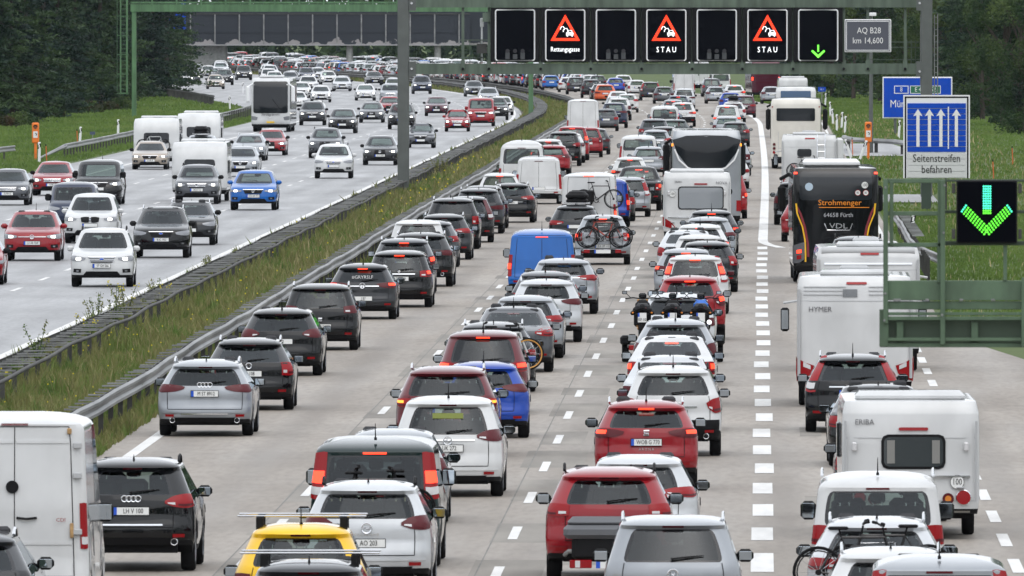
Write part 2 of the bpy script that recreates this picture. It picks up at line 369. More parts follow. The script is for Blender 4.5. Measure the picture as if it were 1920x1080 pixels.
blades('grass',34000,(rx0,lambda d:rx0(d)+9),374,650,.09,GRV,lab='short green verge grass beside the lane under the blue signs')
blades('grass',42000,(4.9,lambda d:19),650,1500,.13,GRV,wid=.018,lab='green verge slope grass running up to the dark wood')
blades('grass',60000,(lambda d:-36.8,lambda d:-60),700,1250,.20,GRV,wid=.018,lab='green meadow grass between the inbound lanes and the wood')
blades('grass',22000,(lambda d:-36.6-min(9.,max(0,(d-1200))*.032),lambda d:-62),1250,1900,.22,GRV,wid=.022,lab='green meadow grass strip at the bend of the inbound lanes')

STRAW=mat('dry_stalk',(.30,.26,.13),.8,noise=.4,nscale=2.)
blades('dry_grass',5200,(-16.6,-12.95),218,900,.62,STRAW,pw=1.3,wid=.008,lab='thin dry straw coloured stalks standing in the central reservation')
blades('dry_grass',2500,(rx0,lambda d:rx0(d)+9),374,1200,.3,STRAW,wid=.010,lab='sparse dry stalks in the right hand verge')
rs=np.random.RandomState(77); fl=MB()
for _ in range(260):
    d_=225+600*rs.rand()**1.5; x_=-16.9+3.9*rs.rand(); z_=.3+.35*rs.rand(); r_=.018*max(1,d_/330.)
    fl.add([(x_-r_,d_,z_),(x_,d_,z_-r_),(x_+r_,d_,z_),(x_,d_,z_+r_)],[(0,1,2,3)],YEL)
tag(link('wildflowers',fl.mesh('wildflowers')),'tiny yellow wildflowers scattered through the central reservation','flowers',kind='stuff')
# ------------------------------------------------------------------ crash barriers
def wrail(name, X, d0, d1, parent, m=STEEL, step=4, flip=1, z=.75, fX=None, wav=.012):
    prof=[(0,.0),(.055,-.03),(.055,-.085),(0,-.125),(0,-.185),(.055,-.225),(.055,-.28),(0,-.31)]
    prof=[(p[0]*flip,p[1]) for p in prof]; ds=[d0]
    while ds[-1]<d1: ds.append(min(d1,ds[-1]+step))
    v=[];f=[];n=len(prof)
    for i,d in enumerate(ds):
        xx=(fX(d) if fX else X)+off(d)+wav*math.sin(i*1.7)+wav*math.sin(i*.43)*1.6; zz=z+wav*math.sin(i*1.1)+wav*1.3*math.sin(i*.31+1)
        for p in prof: v.append((xx+p[0],d,zz+p[1]))
        for p in prof[::-1]: v.append((xx+p[0]-.012*flip,d,zz+p[1]+(.0 if 0 else 0)))
    N=2*n
    for i in range(len(ds)-1):
        for k in range(N):
            j=(k+1)%N; f.append((i*N+k,i*N+j,(i+1)*N+j,(i+1)*N+k))
    mb=MB(); mb.add(v,f,m); return part(name,mb,parent,smooth=30)
pbm=MB(); pbm.box((-.05,-.03,-.06),(.05,.03,.70),STEELD); POSTM=pbm.mesh('post')
bbm=MB(); bbm.box((0,-.03,.685),(.40,.03,.715),STEEL); BARM=bbm.mesh('crossbar')
bbm=MB(); bbm.box((0,-.03,.675),(.72,.03,.705),STEEL); BARM2=bbm.mesh('crossbar')
def barrier_set(root, X, xb, barm, d0, dn, d1, xp):
    d=d0;k=0; rest=MB(); stp=2.35 if barm is BARM else 2.65
    while d<d1:
        x=off(d); lx=rnd.uniform(-.05,.05)
        if k<290:
            link('crossbar',barm,root,loc=(xb+x+lx,d,rnd.uniform(-.012,.012)),rot=(rnd.uniform(-.05,.05),rnd.uniform(-.03,.03),rnd.uniform(-.04,.04)))
            if k%2: pass
            elif k<260: link('post',POSTM,root,loc=(xp+x,d,0))
            else: rest.box((xp+x-.05,d-.03,-.06),(xp+x+.05,d+.03,.7),STEELD)
        else:
            rest.box((xb+x,d-.04,.685),(xb+x+(.4 if barm is BARM else .72),d+.04,.715),STEEL); rest.box((xp+x-.05,d-.03,-.06),(xp+x+.05,d+.03,.7),STEELD)
        d+=stp;k+=1
    if rest.v: o=part('far_crossbars',rest,root,None); o['kind']='stuff'
b=tag(empty('crash_barrier',(0,0,0)),'grey steel crash barrier with short crossbars beside the silver estate and the queue','crash barrier')
wrail('guard_rail',-12.72,196,2250,b,flip=1)
barrier_set(b,-12.72,-13.13,BARM,204,0,2200,-12.80)
wr=wrail('back_rail',-12.86,196,2250,b,STEELD,flip=-1,z=.70)
b=tag(empty('crash_barrier',(0,0,0)),'weed-grown grey double crash barrier along the white edge line of the inbound carriageway','crash barrier')
wrail('guard_rail',-16.32,196,2250,b,STEELD,flip=-1,z=.71)
mb=MB(); mb.tube([(-15.5+off(d_)+.02*math.sin(d_*.31)+.02*math.sin(d_*.083),d_,.66+.02*math.sin(d_*.27)+.015*math.sin(d_*.11)) for d_ in range(196,2250,4)],.045,STEELD,8); part('tube_rail',mb,b,50)
barrier_set(b,-16.3,-16.26,BARM2,204,0,2200,-15.6)
b=tag(empty('crash_barrier',(0,0,0)),'low grey guard rail on the far meadow side beside the caravans and the white coach','guard rail')
wrail('guard_rail',-38.3,872,1250,b,flip=1,z=.72,wav=.006); 
b2=MB(); b2.tube([(-38.3,873,.6),(-39.1,858,.05)],[.13,.05],STEEL,6); part('ramp_end',b2,b)
for k in range(95): link('post',POSTM,b,loc=(-38.4,874+4*k,0))
b=tag(empty('crash_barrier',(0,0,0)),'dark guard rail curving away below the wood behind the white coach','guard rail')
wrail('guard_rail',-38.3,1330,1900,b,STEELD,flip=1,z=.8,fX=lambda d:-38.3-max(0,d-1200)*.032)
for k in range(140): d=1330+4*k; link('post',POSTM,b,loc=(-38.4-max(0,d-1200)*.032+off(d),d,0),scale=(1.6,1.6,1))
b=tag(empty('crash_barrier',(0,0,0)),'short grey guard rail end at the left meadow beside the orange emergency phone','guard rail')
wrail('guard_rail',-41,800,862,b,flip=1,z=.75,fX=lambda d:-40.6-(862-d)*.02)
for k in range(15): link('post',POSTM,b,loc=(-40.75-(62-4*k)*.02,800+4*k,0))
b=tag(empty('crash_barrier',(0,0,0)),'curved grey guard rail around the lay-by behind the right orange emergency phone','guard rail')
wrail('guard_rail',5.5,888,906,b,flip=-1,z=.78,fX=lambda d:5.2+(906-d)*.0) 
mb=MB(); mb.tube([(4.9,925,.66),(5.0,917,.66),(5.4,908,.66),(6.3,902,.66),(7.6,895,.66),(9.0,875,.62),(9.9,850,.6)],[.15]*7,STEEL,6); part('curved_rail',mb,b)
for p in ((5.1,914),(6.6,900),(8.0,890),(9.3,868)): link('post',POSTM,b,loc=(p[0],p[1]+.3,0),scale=(2,2,1))
b=tag(empty('crash_barrier',(0,0,0)),'weathered crash barrier end with crossbars behind the green cantilever frame','guard rail')
wrail('guard_rail',5.2,478,585,b,flip=-1,z=.75,fX=lambda d:4.95+ (0 if d>505 else (505-d)*.02)); 
for k in range(30): link('crossbar',BARM,b,loc=(5.05,525+2*k,0)); link('post',POSTM,b,loc=(5.1,480+3.5*k,0))

# ------------------------------------------------------------------ trees
LEAFD=grassmat('needle_dark',[(.005,.013,.011),(.015,.034,.022),(.05,.085,.032),(.02,.042,.022)],.35,tv=1)
LEAFG=grassmat('leaf_green',[(.008,.020,.012),(.024,.052,.018),(.075,.11,.03),(.03,.058,.018)],.35,tv=1)
LEAFB=grassmat('undergrowth',[(.05,.035,.02),(.03,.045,.015),(.07,.04,.02)],.9)
def spray_mesh(name, pts, size, m, rs, flat=.5):
    n=len(pts); pts=np.asarray(pts)
    a=rs.randn(n,3); a[:,2]*=flat; a/=np.linalg.norm(a,axis=1)[:,None]; b=rs.randn(n,3); b-=a*(a*b).sum(1)[:,None]; b/=np.linalg.norm(b,axis=1)[:,None]
    s=size*(.5+rs.rand(n))[:,None]; v=np.stack([pts-a*s,pts+b*s*.45,pts+a*s,pts-b*s*.45],1)
    me=bpy.data.meshes.new(name); me.vertices.add(n*4); me.vertices.foreach_set('co',v.reshape(-1)); f=np.arange(n*4)
    me.loops.add(n*4); me.loops.foreach_set('vertex_index',f); me.polygons.add(n); me.polygons.foreach_set('loop_start',np.arange(n)*4); me.polygons.foreach_set('loop_total',np.full(n,4))
    me.materials.append(m); me.update(); return me
def conifer(seed, H, Rm, z0, n):
    rs=np.random.RandomState(seed); pts=[]; tr=MB()
    tr.tube([(0,0,-.2),(.05,.05,H*.4),(0,.1,H)],[.24,.16,.02],BARK,8); z=z0
    while z<H-.4:
        k=rs.randint(6,9); r=Rm*(1-(z-z0)/(H-z0))**.75*(.75+.5*rs.rand())+.25
        for i in range(k):
            a=rs.rand()*6.28; rr=r*(.7+.5*rs.rand()); L=max(3,int(rr*n*1.7))
            if rs.rand()<.5: tr.tube([(0,0,z),(math.cos(a)*rr*.9,math.sin(a)*rr*.9,z-.28*rr)],[.035,.01],BARK,4,False)
            for j in range(L):
                t=.2+.8*(j+rs.rand())/L; q=rr*t; wv=.09+.10*q
                pts.append((math.cos(a)*q+rs.randn()*wv,math.sin(a)*q+rs.randn()*wv,z-.30*q+.1*q*q/ max(rr,.1)+rs.randn()*.09))
        z+=.42+.2*rs.rand()
    return tr.mesh('trunk',40), spray_mesh('crown',pts,.19,LEAFD,rs,.5)
def broadleaf(seed, H, Rm, z0, n, m=None):
    rs=np.random.RandomState(seed); tr=MB(); tr.tube([(0,0,-.2),(.1,0,H*.35),(.2,.1,H*.8)],[.22,.15,.04],BARK,8); pts=[]
    for i in range(26):
        a=rs.rand()*6.28; z=z0+(H-z0)*rs.rand(); pr=math.sin(min(1,max(.12,(z-z0)/(H-z0)+.12))*math.pi*.93)**.6; r=Rm*pr*(.35+.6*rs.rand())
        c=np.array([math.cos(a)*r,math.sin(a)*r,z]); tr.tube([(0.1,0,z*.6),tuple(c)],[.07,.015],BARK,4,False)
        k=int(1.7*n*(.6+.8*rs.rand())); q=rs.randn(k,3); q/=np.linalg.norm(q,axis=1)[:,None]; q*=(rs.rand(k)**.4)[:,None]*np.array([1.,1.,.75])*(.6+.8*rs.rand())*Rm*.42
        pts.append(c+q)
    return tr.mesh('trunk',40), spray_mesh('crown',np.concatenate(pts),.12,m or LEAFG,rs,.9)
TC=[conifer(1,17,3.0,.9,13),conifer(2,15,3.3,.5,13),conifer(3,18,2.6,2.2,13),conifer(4,14,3.4,.3,14)]
TB=[broadleaf(11,13,3.4,.4,260),broadleaf(12,11,3.0,.3,260),broadleaf(13,15,3.8,2.0,300)]
def tree(T, nm, x, y, s, lab, grp=None, z=0):
    e=tag(empty(nm,(x,y,z),rnd.uniform(0,6.28)),lab,'tree',grp); link('trunk',T[0],e,scale=(s,s,s)); link('crown',T[1],e,scale=(s,s,s)); return e
def at(px,py,h=0.):   # place in the world of a picture point at height h
    s=(py-VPY)/(HC-h); return ((px-VPX)/s, FPX/s)
near_l=[(-8,232,0),(22,228,1),(48,222,3),(80,214,0),(108,206,2),(140,202,3),(168,198,2),(188,200,2),(222,190,1),(256,182,3),(285,176,0),(312,170,1)]
words=['with a bare lower trunk','with drooping low boughs','wide and bushy down to the meadow','slim and very dark','half hidden by its neighbour','with ragged outer branches']
for i,(px,py,k) in enumerate(near_l):
    x,y=at(px,py); tree(TC[k],'spruce_tree',x,y,rnd.uniform(.9,1.12),f"dark spruce {words[i%6]}, tree number {i+1} from the picture edge towards the bridge" if False else f"spruce {words[i%6]}, {['first','second','third','fourth','fifth','sixth','seventh','eighth','ninth','tenth','eleventh','twelfth'][i]} along the meadow edge",'spruces along the meadow edge')
for i in range(20):
    px=rnd.uniform(-40,345); py=232-px*.2-rnd.uniform(8,40); x,y=at(px,max(120,py)); tree(rnd.choice(TC),'spruce_tree',x,y,rnd.uniform(.95,1.25),'dark spruce deep in the wood behind the meadow edge trees','spruces deep in the wood beside the meadow')
near_r=[(1560,182),(1600,186),(1650,190),(1700,196),(1760,204),(1800,214),(1842,224),(1880,236),(1915,246),(1940,250)]
for i,(px,py) in enumerate(near_r):
    x,y=at(px,py); T=TB[i%3] if i not in(2,5) else TC[i%4]
    tree(T,'broadleaf_tree' if i not in(2,5) else 'spruce_tree',x,y,rnd.uniform(.85,1.05),f"dense dark green tree, {['first','second','third','fourth','fifth','sixth','seventh','eighth','ninth','tenth'][i]} along the wood edge behind the blue signs",'trees along the wood edge behind the blue signs')
for i in range(20):
    px=rnd.uniform(1500,1960); py=176+max(0,px-1540)*.16-rnd.uniform(4,30); x,y=at(px,py); tree(rnd.choice(TB+TC),'woodland_tree',x,y,rnd.uniform(1.0,1.3),'dark tree inside the wood behind the blue direction sign','trees inside the wood behind the blue signs')
# bushes at the wood edge
for i,(px,py,m) in enumerate([(1880,232,0),(1905,238,0),(1760,206,0),(1580,184,0),(230,205,0),(205,208,1),(165,212,1),(95,222,1),(10,238,1),(40,236,0)]):
    x,y=at(px,py); rs=np.random.RandomState(50+i); q=rs.randn(900,3); q/=np.linalg.norm(q,axis=1)[:,None]; q*=(rs.rand(900)**.4)[:,None]*np.array([1.2,1.2,.9])*rs.uniform(.8,1.1); q[:,2]=abs(q[:,2])*1.1
    e=tag(empty('bush',(x,y,0)),['leafy green','reddish brown'][m]+f" low bush at the wood edge, {['beside the right wood end','close to the picture edge','behind the tall blue lane sign','behind the delineator row','under the small bare spruce','next to the dark trunk','in front of the brown trunk','left of the tall spruce','near the orange phone','behind the orange phone'][i]}",'bush')
    st=MB(); st.tube([(0,0,-.1),(.1,0,.8)],[.05,.02],BARK,5); part('stem',st,e); link('foliage',spray_mesh('foliage',q,.11,[LEAFG,LEAFB][m],rs,.9),e)
# the far wood that closes the view: reads as one mass
rs=np.random.RandomState(5); N=60000
x=rs.uniform(-235,60,N); dd=2330+ (x+60)*.25+rs.rand(N)*60; hmx=17+3*np.sin(x*.35)+2*np.sin(x*1.1+2)+1.5*np.sin(x*2.7)
z=hmx*rs.rand(N); colw=np.abs(np.sin(x*.55+.4*np.sin(x*.21)))**.5*3; pts=np.stack([x,dd-colw*3,z],1)
o=link('distant_wood',spray_mesh('distant_wood',pts,.75,LEAFD,rs,.9)); tag(o,'dark distant wood closing the view behind the bridge','wood',kind='stuff')
x=rs.uniform(2,75,22000); dd=1560+rs.rand(22000)*160; z=(13+2*np.sin(x*.8))*rs.rand(22000); 
o=link('distant_wood',spray_mesh('distant_wood',np.stack([x,dd,z],1),.5,LEAFD,rs,.9)); tag(o,'dark wood mass behind the right verge beyond the delineators','wood',kind='stuff')
x=rs.uniform(-92,-66,16000); dd=1960+rs.rand(16000)*150; z=(14+2*np.sin(x*.8))*rs.rand(16000)
o=link('distant_wood',spray_mesh('distant_wood',np.stack([x-18,dd,z],1),.6,LEAFG,rs,.9)); tag(o,'dark green wood beside the left end of the bridge','wood',kind='stuff')

# the wood goes on along both sides of the road, past the bridge the picture is taken from
for sx_,lab in ((-1,'wood continuing along the inbound side of the road'),(1,'wood continuing along the outbound side of the road')):
    n=16000; y=rs.uniform(-900,900 if sx_>0 else 800,n); x=(rs.rand(n)**2)*22+(26 if sx_>0 else 62); z=(17+3*np.sin(y*.2)+2*np.sin(y*.61))*rs.rand(n)
    o=link('roadside_wood',spray_mesh('roadside_wood',np.stack([x*sx_,y,z],1),1.3,LEAFD,rs,.9)); tag(o,lab,'wood',kind='stuff')
n=9000; x=rs.uniform(-120,120,n); z=(17+3*np.sin(x*.2))*rs.rand(n); o=link('roadside_wood',spray_mesh('roadside_wood',np.stack([x,-900-rs.rand(n)*30,z],1),1.6,LEAFD,rs,.9)); tag(o,'wood closing the road where it bends away behind the viewer','wood',kind='stuff')
# ------------------------------------------------------------------ bridge far down the road
def P(px,py,s): return ((px-VPX)/s, FPX/s, HC-(py-VPY)/s)      # world point of a picture point at scale s
def paintpanel(name, base, spot, seed):
    m=bpy.data.materials.new(name); m.use_nodes=True; n=m.node_tree.nodes; l=m.node_tree.links; b=n['Principled BSDF']
    g=n.new('ShaderNodeNewGeometry'); sx=n.new('ShaderNodeSeparateXYZ'); l.new(g.outputs['Position'],sx.inputs[0])
    z=n.new('ShaderNodeTexNoise'); z.inputs['Scale'].default_value=.55; z.inputs['Detail'].default_value=7; l.new(g.outputs['Position'],z.inputs[0])
    a=n.new('ShaderNodeMapRange'); a.inputs[1].default_value=3.4; a.inputs[2].default_value=4.6; a.inputs[3].default_value=.20; a.inputs[4].default_value=-.14; l.new(sx.outputs[2],a.inputs[0])
    s=n.new('ShaderNodeMath'); s.operation='ADD'; l.new(z.outputs[0],s.inputs[0]); l.new(a.outputs[0],s.inputs[1])
    r=n.new('ShaderNodeMapRange'); r.inputs[1].default_value=.595; r.inputs[2].default_value=.61; l.new(s.outputs[0],r.inputs[0])
    x=n.new('ShaderNodeMix'); x.data_type='RGBA'; x.inputs[6].default_value=(*base,1); x.inputs[7].default_value=(*spot,1); l.new(r.outputs[0],x.inputs[0]); l.new(x.outputs[2],b.inputs['Base Color']); b.inputs['Roughness'].default_value=.6
    return m
PANM=paintpanel('bridge_panel',(.009,.014,.022),(.26,.25,.25),1)
sB=14.85; yB=FPX/sB
br=tag(empty('bridge',(-58,yB,0)),'dark panelled road bridge with flaking white paint crossing behind the first queue','bridge')
def L(px,py): q=P(px,py,sB); return q[0]+58, q[2]
x0,zb=L(345,85); x1,zt=L(882,27); _,zm=L(0,62)
dk=MB(); dk.box((x0-14,.6,zb),(x1+6,9,zt+.4),PANM); part('deck',dk,br,None)
edges=[345]+[357+45.8*i for i in range(12)]
edges=[e for e in edges if e<882]+[882]
pmc={}
for i in range(len(edges)-1):
    a=(edges[i]-VPX)/sB+58+.05; b=(edges[i+1]-VPX)/sB+58-.05
    for (z0,z1) in ((zb+.12,zm-.03),(zm+.03,zt)):
        m=MB(); m.box((a,rnd.uniform(0,.05),z0),(b,.2,z1),PANM); part('panel',m,br,None)
    m=MB(); m.box((a-.13,-.12,zb+.1),(a+.03,.1,zt),STEEL); part('post',m,br,None)
m=MB(); m.box((x0,-.2,zb-.02),(x1,.6,zb+.1),mat('pale_flange',(.34,.34,.35),.6)); part('flange',m,br,None)
m=MB(); m.box((x0,-.1,zt),(x1,.1,zt+.12),STEELD); part('top_rail',m,br,None)
for px in (655,820,960):
    X=(px-VPX)/sB+58; m=MB(); m.tube([(X,1.,-.3),(X,1.,zb)],.42,CONC,12); part('pillar',m,br)
m=MB(); m.box((x0-2,2,-.2),(x0+5.2,8,zb),CONC); part('abutment',m,br,None)

# ------------------------------------------------------------------ second gantry (light green, further off)
g2=tag(empty('sign_gantry',(-47,1188,0)),'light green cantilever gantry over the inbound lanes with a tall ladder beside its post','gantry')
s2=25.0
def Q(px,py): q=P(px,py,s2); return q[0]+47,q[2]
a=Q(247,22); b=Q(1000,23); 
m=MB(); m.box((a[0]-.1,-.25,Q(0,22)[1]),(b[0],.25,Q(0,8)[1]),GRN2); part('beam',m,g2,None)
m=MB(); m.box((a[0]-.1,-.1,Q(0,6.5)[1]),(b[0],.1,Q(0,3)[1]),GRN2); part('beam',m,g2,None)
for px in range(285,1000,46):
    X=Q(px,0)[0]; m=MB(); m.box((X-.06,-.3,Q(0,11)[1]),(X+.06,-.2,Q(0,-8)[1]),GRN2); part('bracket',m,g2,None)
for px in range(358,1000,92):
    X=Q(px,0)[0]; m=MB(); m.box((X-.03,-.28,Q(0,22)[1]-.04),(X+.03,.28,Q(0,8)[1]+.04),GRN2); part('flange_joint',m,g2,None)
X=Q(251,0)[0]; m=MB(); m.box((X-.17,-.17,-.1),(X+.17,.17,8.1),GRN2,.03); part('post',m,g2)
X=Q(1012,0)[0]; m=MB(); m.box((X-.17,-46,-.1),(X+.17,-45.66,8.9),GRN2,.03); part('post',m,g2)
m=MB(); m.box((X-.17,-46,8.1),(X+.17,.0,8.6),GRN2); part('tie_beam',m,g2,None)
lad=MB(); xa,xb=Q(226,0)[0],Q(238,0)[0]
for xx,th in ((xa,.05),(xb,.07)): lad.box((xx-th,-.3,1.7),(xx+th,-.2,9.5),GRN2)
part('ladder_rail',lad,g2,None)
lad=MB(); lad.box((Q(219,0)[0]-.02,.2,1.9),(Q(219,0)[0]+.02,.25,9.5),GRN2); part('ladder_cage_bar',lad,g2,None)
for k in range(26):
    m=MB(); m.box((xa+.04,-.28,1.8+.3*k),(xb-.04,-.22,1.83+.3*k),GRN2); part('rung',m,g2,None)
for k in range(6):
    m=MB(); m.box((Q(219,0)[0],-.3,1.75+1.45*k),(xb+.1,.25,1.80+1.45*k),GRN2); part('cage_hoop',m,g2,None)
sg=tag(empty('direction_sign',P(331,40,15.5)),'blue direction sign edge peeking above the light green gantry beam left of the bridge','sign')
m=MB(); m.box((-1.1,0,-1.),(1.1,.15,3.2),SIGNB); part('panel',m,sg,None); m=MB(); m.box((-1.15,-.02,-1.12),(1.15,.17,-1.),WHT); part('border',m,sg,None)
m=MB(); m.tube([(0,.3,-9),(0,.3,2)],.12,GREYP); part('post',m,sg)
link('lettering',textmesh('A 99',.9,LETW),sg,loc=(0,-.03,2.2))

# ------------------------------------------------------------------ first gantry with the variable message signs
s1=42.9; y1=FPX/s1
g1=tag(empty('sign_gantry',(-15.6,y1,0)),'grey green gantry spanning the outbound lanes and carrying seven message signs','gantry')
def G(px,py): return ((px-VPX)/s1+15.6, HC-(py-VPY)/s1)
def gpart(name,px0,py0,px1,py1,yy0,yy1,m=GRN,bev=0.): 
    a=G(px0,py1); b=G(px1,py0); mb=MB(); mb.box((a[0],yy0,a[1]),(b[0],yy1,b[1]),m,bev); return part(name,mb,g1,35)
gpart('lower_beam',777,119,1727,139,-.25,.25)
gpart('upper_beam',777,-22,1727,14,-.25,.25)
gpart('post',745.5,-40,767,372,-.27,.27,GREYP,.03); gpart('post',1726,-40,1748,400,-.27,.27,GREYP,.03)
for py in (117,-6): gpart('end_plate',767,py-2,780,py+26,-.3,.3,GREYP); gpart('end_plate',1718,py-2,1728,py+26,-.3,.3,GREYP)
for px,py in ((772,6),(772,129),(1724,6),(1724,134)):
    a=G(px,py); mb=MB(); mb.disc((a[0],-.33,a[1]),.055,CHR,'y',12,.05); part('bolt',mb,g1)
for px in (868,917,1014,1108,1203,1298,1392,1487,1582,1627,1697): 
    gpart('upright',px-2.6,10,px+2.6,123,-.1,.0)
    for q in (112,): gpart('clamp',px-4,q+1,px+4,q+19,-.30,-.05); gpart('clamp',px-4,-2,px+4,14,-.30,-.05)
    a=G(px,129); mb=MB(); mb.disc((a[0],-.32,a[1]),.06,BLK,'y',10,.06); part('bolt',mb,g1)
for px in (931,1120,1310,1500,1570): gpart('flange_joint',px-1,116,px+1,142,-.28,.28)
for py in (74,84,107): gpart('catwalk_rail',862,py,918,py+2.2,.5,.56); gpart('catwalk_rail',1627,py+4,1726,py+5.6,.5,.56)
for px in (1700,1708,1716,880,900): gpart('baluster',px,74,px+1.3,120,.5,.56)
gpart('ladder_rail',1751,28,1753,240,.3,.36,STEEL); gpart('ladder_rail',1757,26,1759,240,.3,.36,STEEL); gpart('ladder_rail',1725,28,1727,160,.3,.36,STEEL)
for k in range(18): gpart('rung',1753,32+11.5*k,1757,33+11.5*k,.3,.34,STEEL)
for px in (902,): 
    gpart('junction_box',894,82,913,100,.1,.4,STEELD); gpart('junction_box',905,24,922,41,-.2,.2,GRN); 
def vms(i,pxc,lab,kind):
    x,z=G(pxc,66)[0]-15.6,HC-(66-VPY)/s1; w_,h_=73/s1,95/s1
    e=tag(empty('message_sign',(x,y1-.35,z)),lab,'message sign','variable message signs on the gantry')
    m=MB(); m.box((-w_/2-.22,0,-h_/2-.06),(w_/2+.22,.32,h_/2+.1),BLK); part('housing',m,e,None)
    m=MB(); m.box((-w_/2,-.03,-h_/2),(w_/2,0.0,h_/2),LED0); part('display',m,e,None)
    m=MB(); r=.09; pts=[]
    for cx,cz,a0 in ((w_/2-r,h_/2-r,0),(-w_/2+r,h_/2-r,90),(-w_/2+r,-h_/2+r,180),(w_/2-r,-h_/2+r,270)):
        for k in range(4): a=R(a0+30*k); pts.append((cx+r*math.cos(a),-.045,cz+r*math.sin(a)))
    pts.append(pts[0]); m.tube(pts,.036,WHT,6); part('border',m,e,60)
    if kind in('tri','tri2'):
        tz=.34 if kind=='tri' else .34; c=[(0,.98),(-.64,-.16),(.64,-.16)]
        c=[(p[0],p[1]-.08) for p in c]
        out=c; cen=(0,(c[0][1]+c[1][1]+c[2][1])/3); inn=[(cen[0]+(p[0]-cen[0])*.70,cen[1]+(p[1]-cen[1])*.70) for p in c]
        tm=MB()
        for k in range(3):
            a,b=Vector(c[k]),Vector(c[(k+1)%3]); ai,bi=Vector(inn[k]),Vector(inn[(k+1)%3])
            for row in range(4):
                p0=a.lerp(ai,.12+row*.25); p1=b.lerp(bi,.12+row*.25); n=int((p1-p0).length/.036)
                for j in range(n+1):
                    q=p0.lerp(p1,j/max(1,n)); s_=.0145
                    tm.box((q.x-s_,-.05,q.y-s_),(q.x+s_,-.031,q.y+s_),LEDR)
        part('warning_triangle',tm,e,None)
        cm=MB()
        def carp(cx,cz,s,full):
            p=[(-1,-.7),(-1,.0),(-.72,.15),(-.55,.75),(.55,.75),(.72,.15),(1,.0),(1,-.7)]
            pts=[(cx+a*s,-.05,cz+b*s) for a,b in p]
            if full: pts.append(pts[0])
            cm.tube(pts,.017,LEDW,4)
            if full: 
                cm.tube([(cx-.7*s,-.05,cz+.12*s),(cx+.7*s,-.05,cz+.12*s)],.014,LEDW,4); cm.tube([(cx-.8*s,-.05,cz-.3*s),(cx+.8*s,-.05,cz-.3*s)],.02,LEDW,4)
                for q in(-.7,.7): cm.box((cx+q*s-.03,-.06,cz-1.05*s),(cx+q*s+.03,-.035,cz-.7*s),LEDW)
        carp(.2,.10,.145,True); carp(.02,.22,.105,False); carp(-.12,.31,.085,False); part('car_pictogram',cm,e,None)
        if kind=='tri': link('lettering',textmesh('Rettungsgasse',.215,LEDW,.008,.76),e,loc=(0,-.045,-.62))
        else: link('lettering',textmesh('S T A U',.25,LEDW,.008,.78),e,loc=(0,-.045,-.64))
    elif kind=='arrow':
        m=MB(); 
        m.box((-.035,-.05,-.72),(.035,-.031,-.42),LEDG); m.prism([(0,-1.),(-.30,-.70),(-.25,-.64),(0,-.86),(.25,-.64),(.30,-.70)],-.05,-.031,LEDG); part('lane_arrow',m,e,None)
    elif kind=='cam':
        m=MB()
        for q in (-.33,0,.33):
            m.box((q-.10,-.10,-h_/2+.05),(q+.10,-.04,-h_/2+(.28 if q==0 else .36)),mat('cam_grey',(.05,.055,.06),.4),.02); m.disc((q,-.1,-h_/2+.42),.09,mat('cam_dark',(.02,.02,.025),.3),'y',14,.05)
        part('detector_lens',m,e)
    return e
vms(0,966,'blank black message sign, first of the row beside the light green beam end','cam')
vms(1,1060,'message sign lit with a red jam triangle and the word Rettungsgasse','tri')
vms(2,1155,'blank black message sign between the Rettungsgasse sign and the first STAU sign','cam')
vms(3,1249.5,'message sign lit with red jam triangle and STAU, between two blank signs','tri2')
vms(4,1344,'blank black message sign between the two signs reading STAU','cam')
vms(5,1439,'message sign lit with red jam triangle and STAU, next to the green arrow sign','tri2')
vms(6,1534,'message sign showing a small green arrow pointing down','arrow')
x=(1627-VPX)/s1; e=tag(empty('location_sign',(x,y1-.35,HC-(67-VPY)/s1)),'grey location sign reading AQ B28 km 14,600 hung on the gantry','sign')
m=MB(); m.box((-1.02,0,-.72),(1.02,.06,.72),WHT,.05); part('border',m,e); m=MB(); m.box((-.985,-.012,-.685),(.985,.03,.685),SIGNK,.04); part('panel',m,e)
m=MB()
for a,b in (((-.93,.63),(.93,.63)),((-.93,-.63),(.93,-.63)),((-.93,-.63),(-.93,.63)),((.93,-.63),(.93,.63))): m.box((min(a[0],b[0])-.014,-.02,min(a[1],b[1])-.014),(max(a[0],b[0])+.014,-.012,max(a[1],b[1])+.014),WHT)
part('inner_line',m,e,None)
link('lettering',textmesh('AQ B28',.27,LETW,.004,.85),e,loc=(.05,-.02,.22)); link('lettering',textmesh('km 14,600',.27,LETW,.004,.85),e,loc=(0,-.02,-.22))
e=tag(empty('camera_pole',((1633-VPX)/33.,900,0)),'tall slim grey pole with a white camera on top behind the location sign','pole')
m=MB(); m.tube([(0,0,-.1),(0,0,7.9)],[.14,.08],GREYP,10); part('mast',m,e); m=MB(); m.box((-.1,-.3,7.75),(.3,.3,7.95),WHT,.03); m.box((-.05,-.05,7.3),(.08,.05,7.75),WHT); part('camera_housing',m,e)
e=tag(empty('weather_sensor',((903-VPX)/s1,y1+.6,HC-(66-VPY)/s1)),'white weather sensor mast beside the blank sign at the left gantry end','sensor')
m=MB(); m.tube([(0,0,-1.2),(0,0,.5)],.04,WHT,8); part('mast',m,e); m=MB(); m.box((-.08,-.08,.35),(.08,.08,.75),WHT,.03); part('sensor_head',m,e)

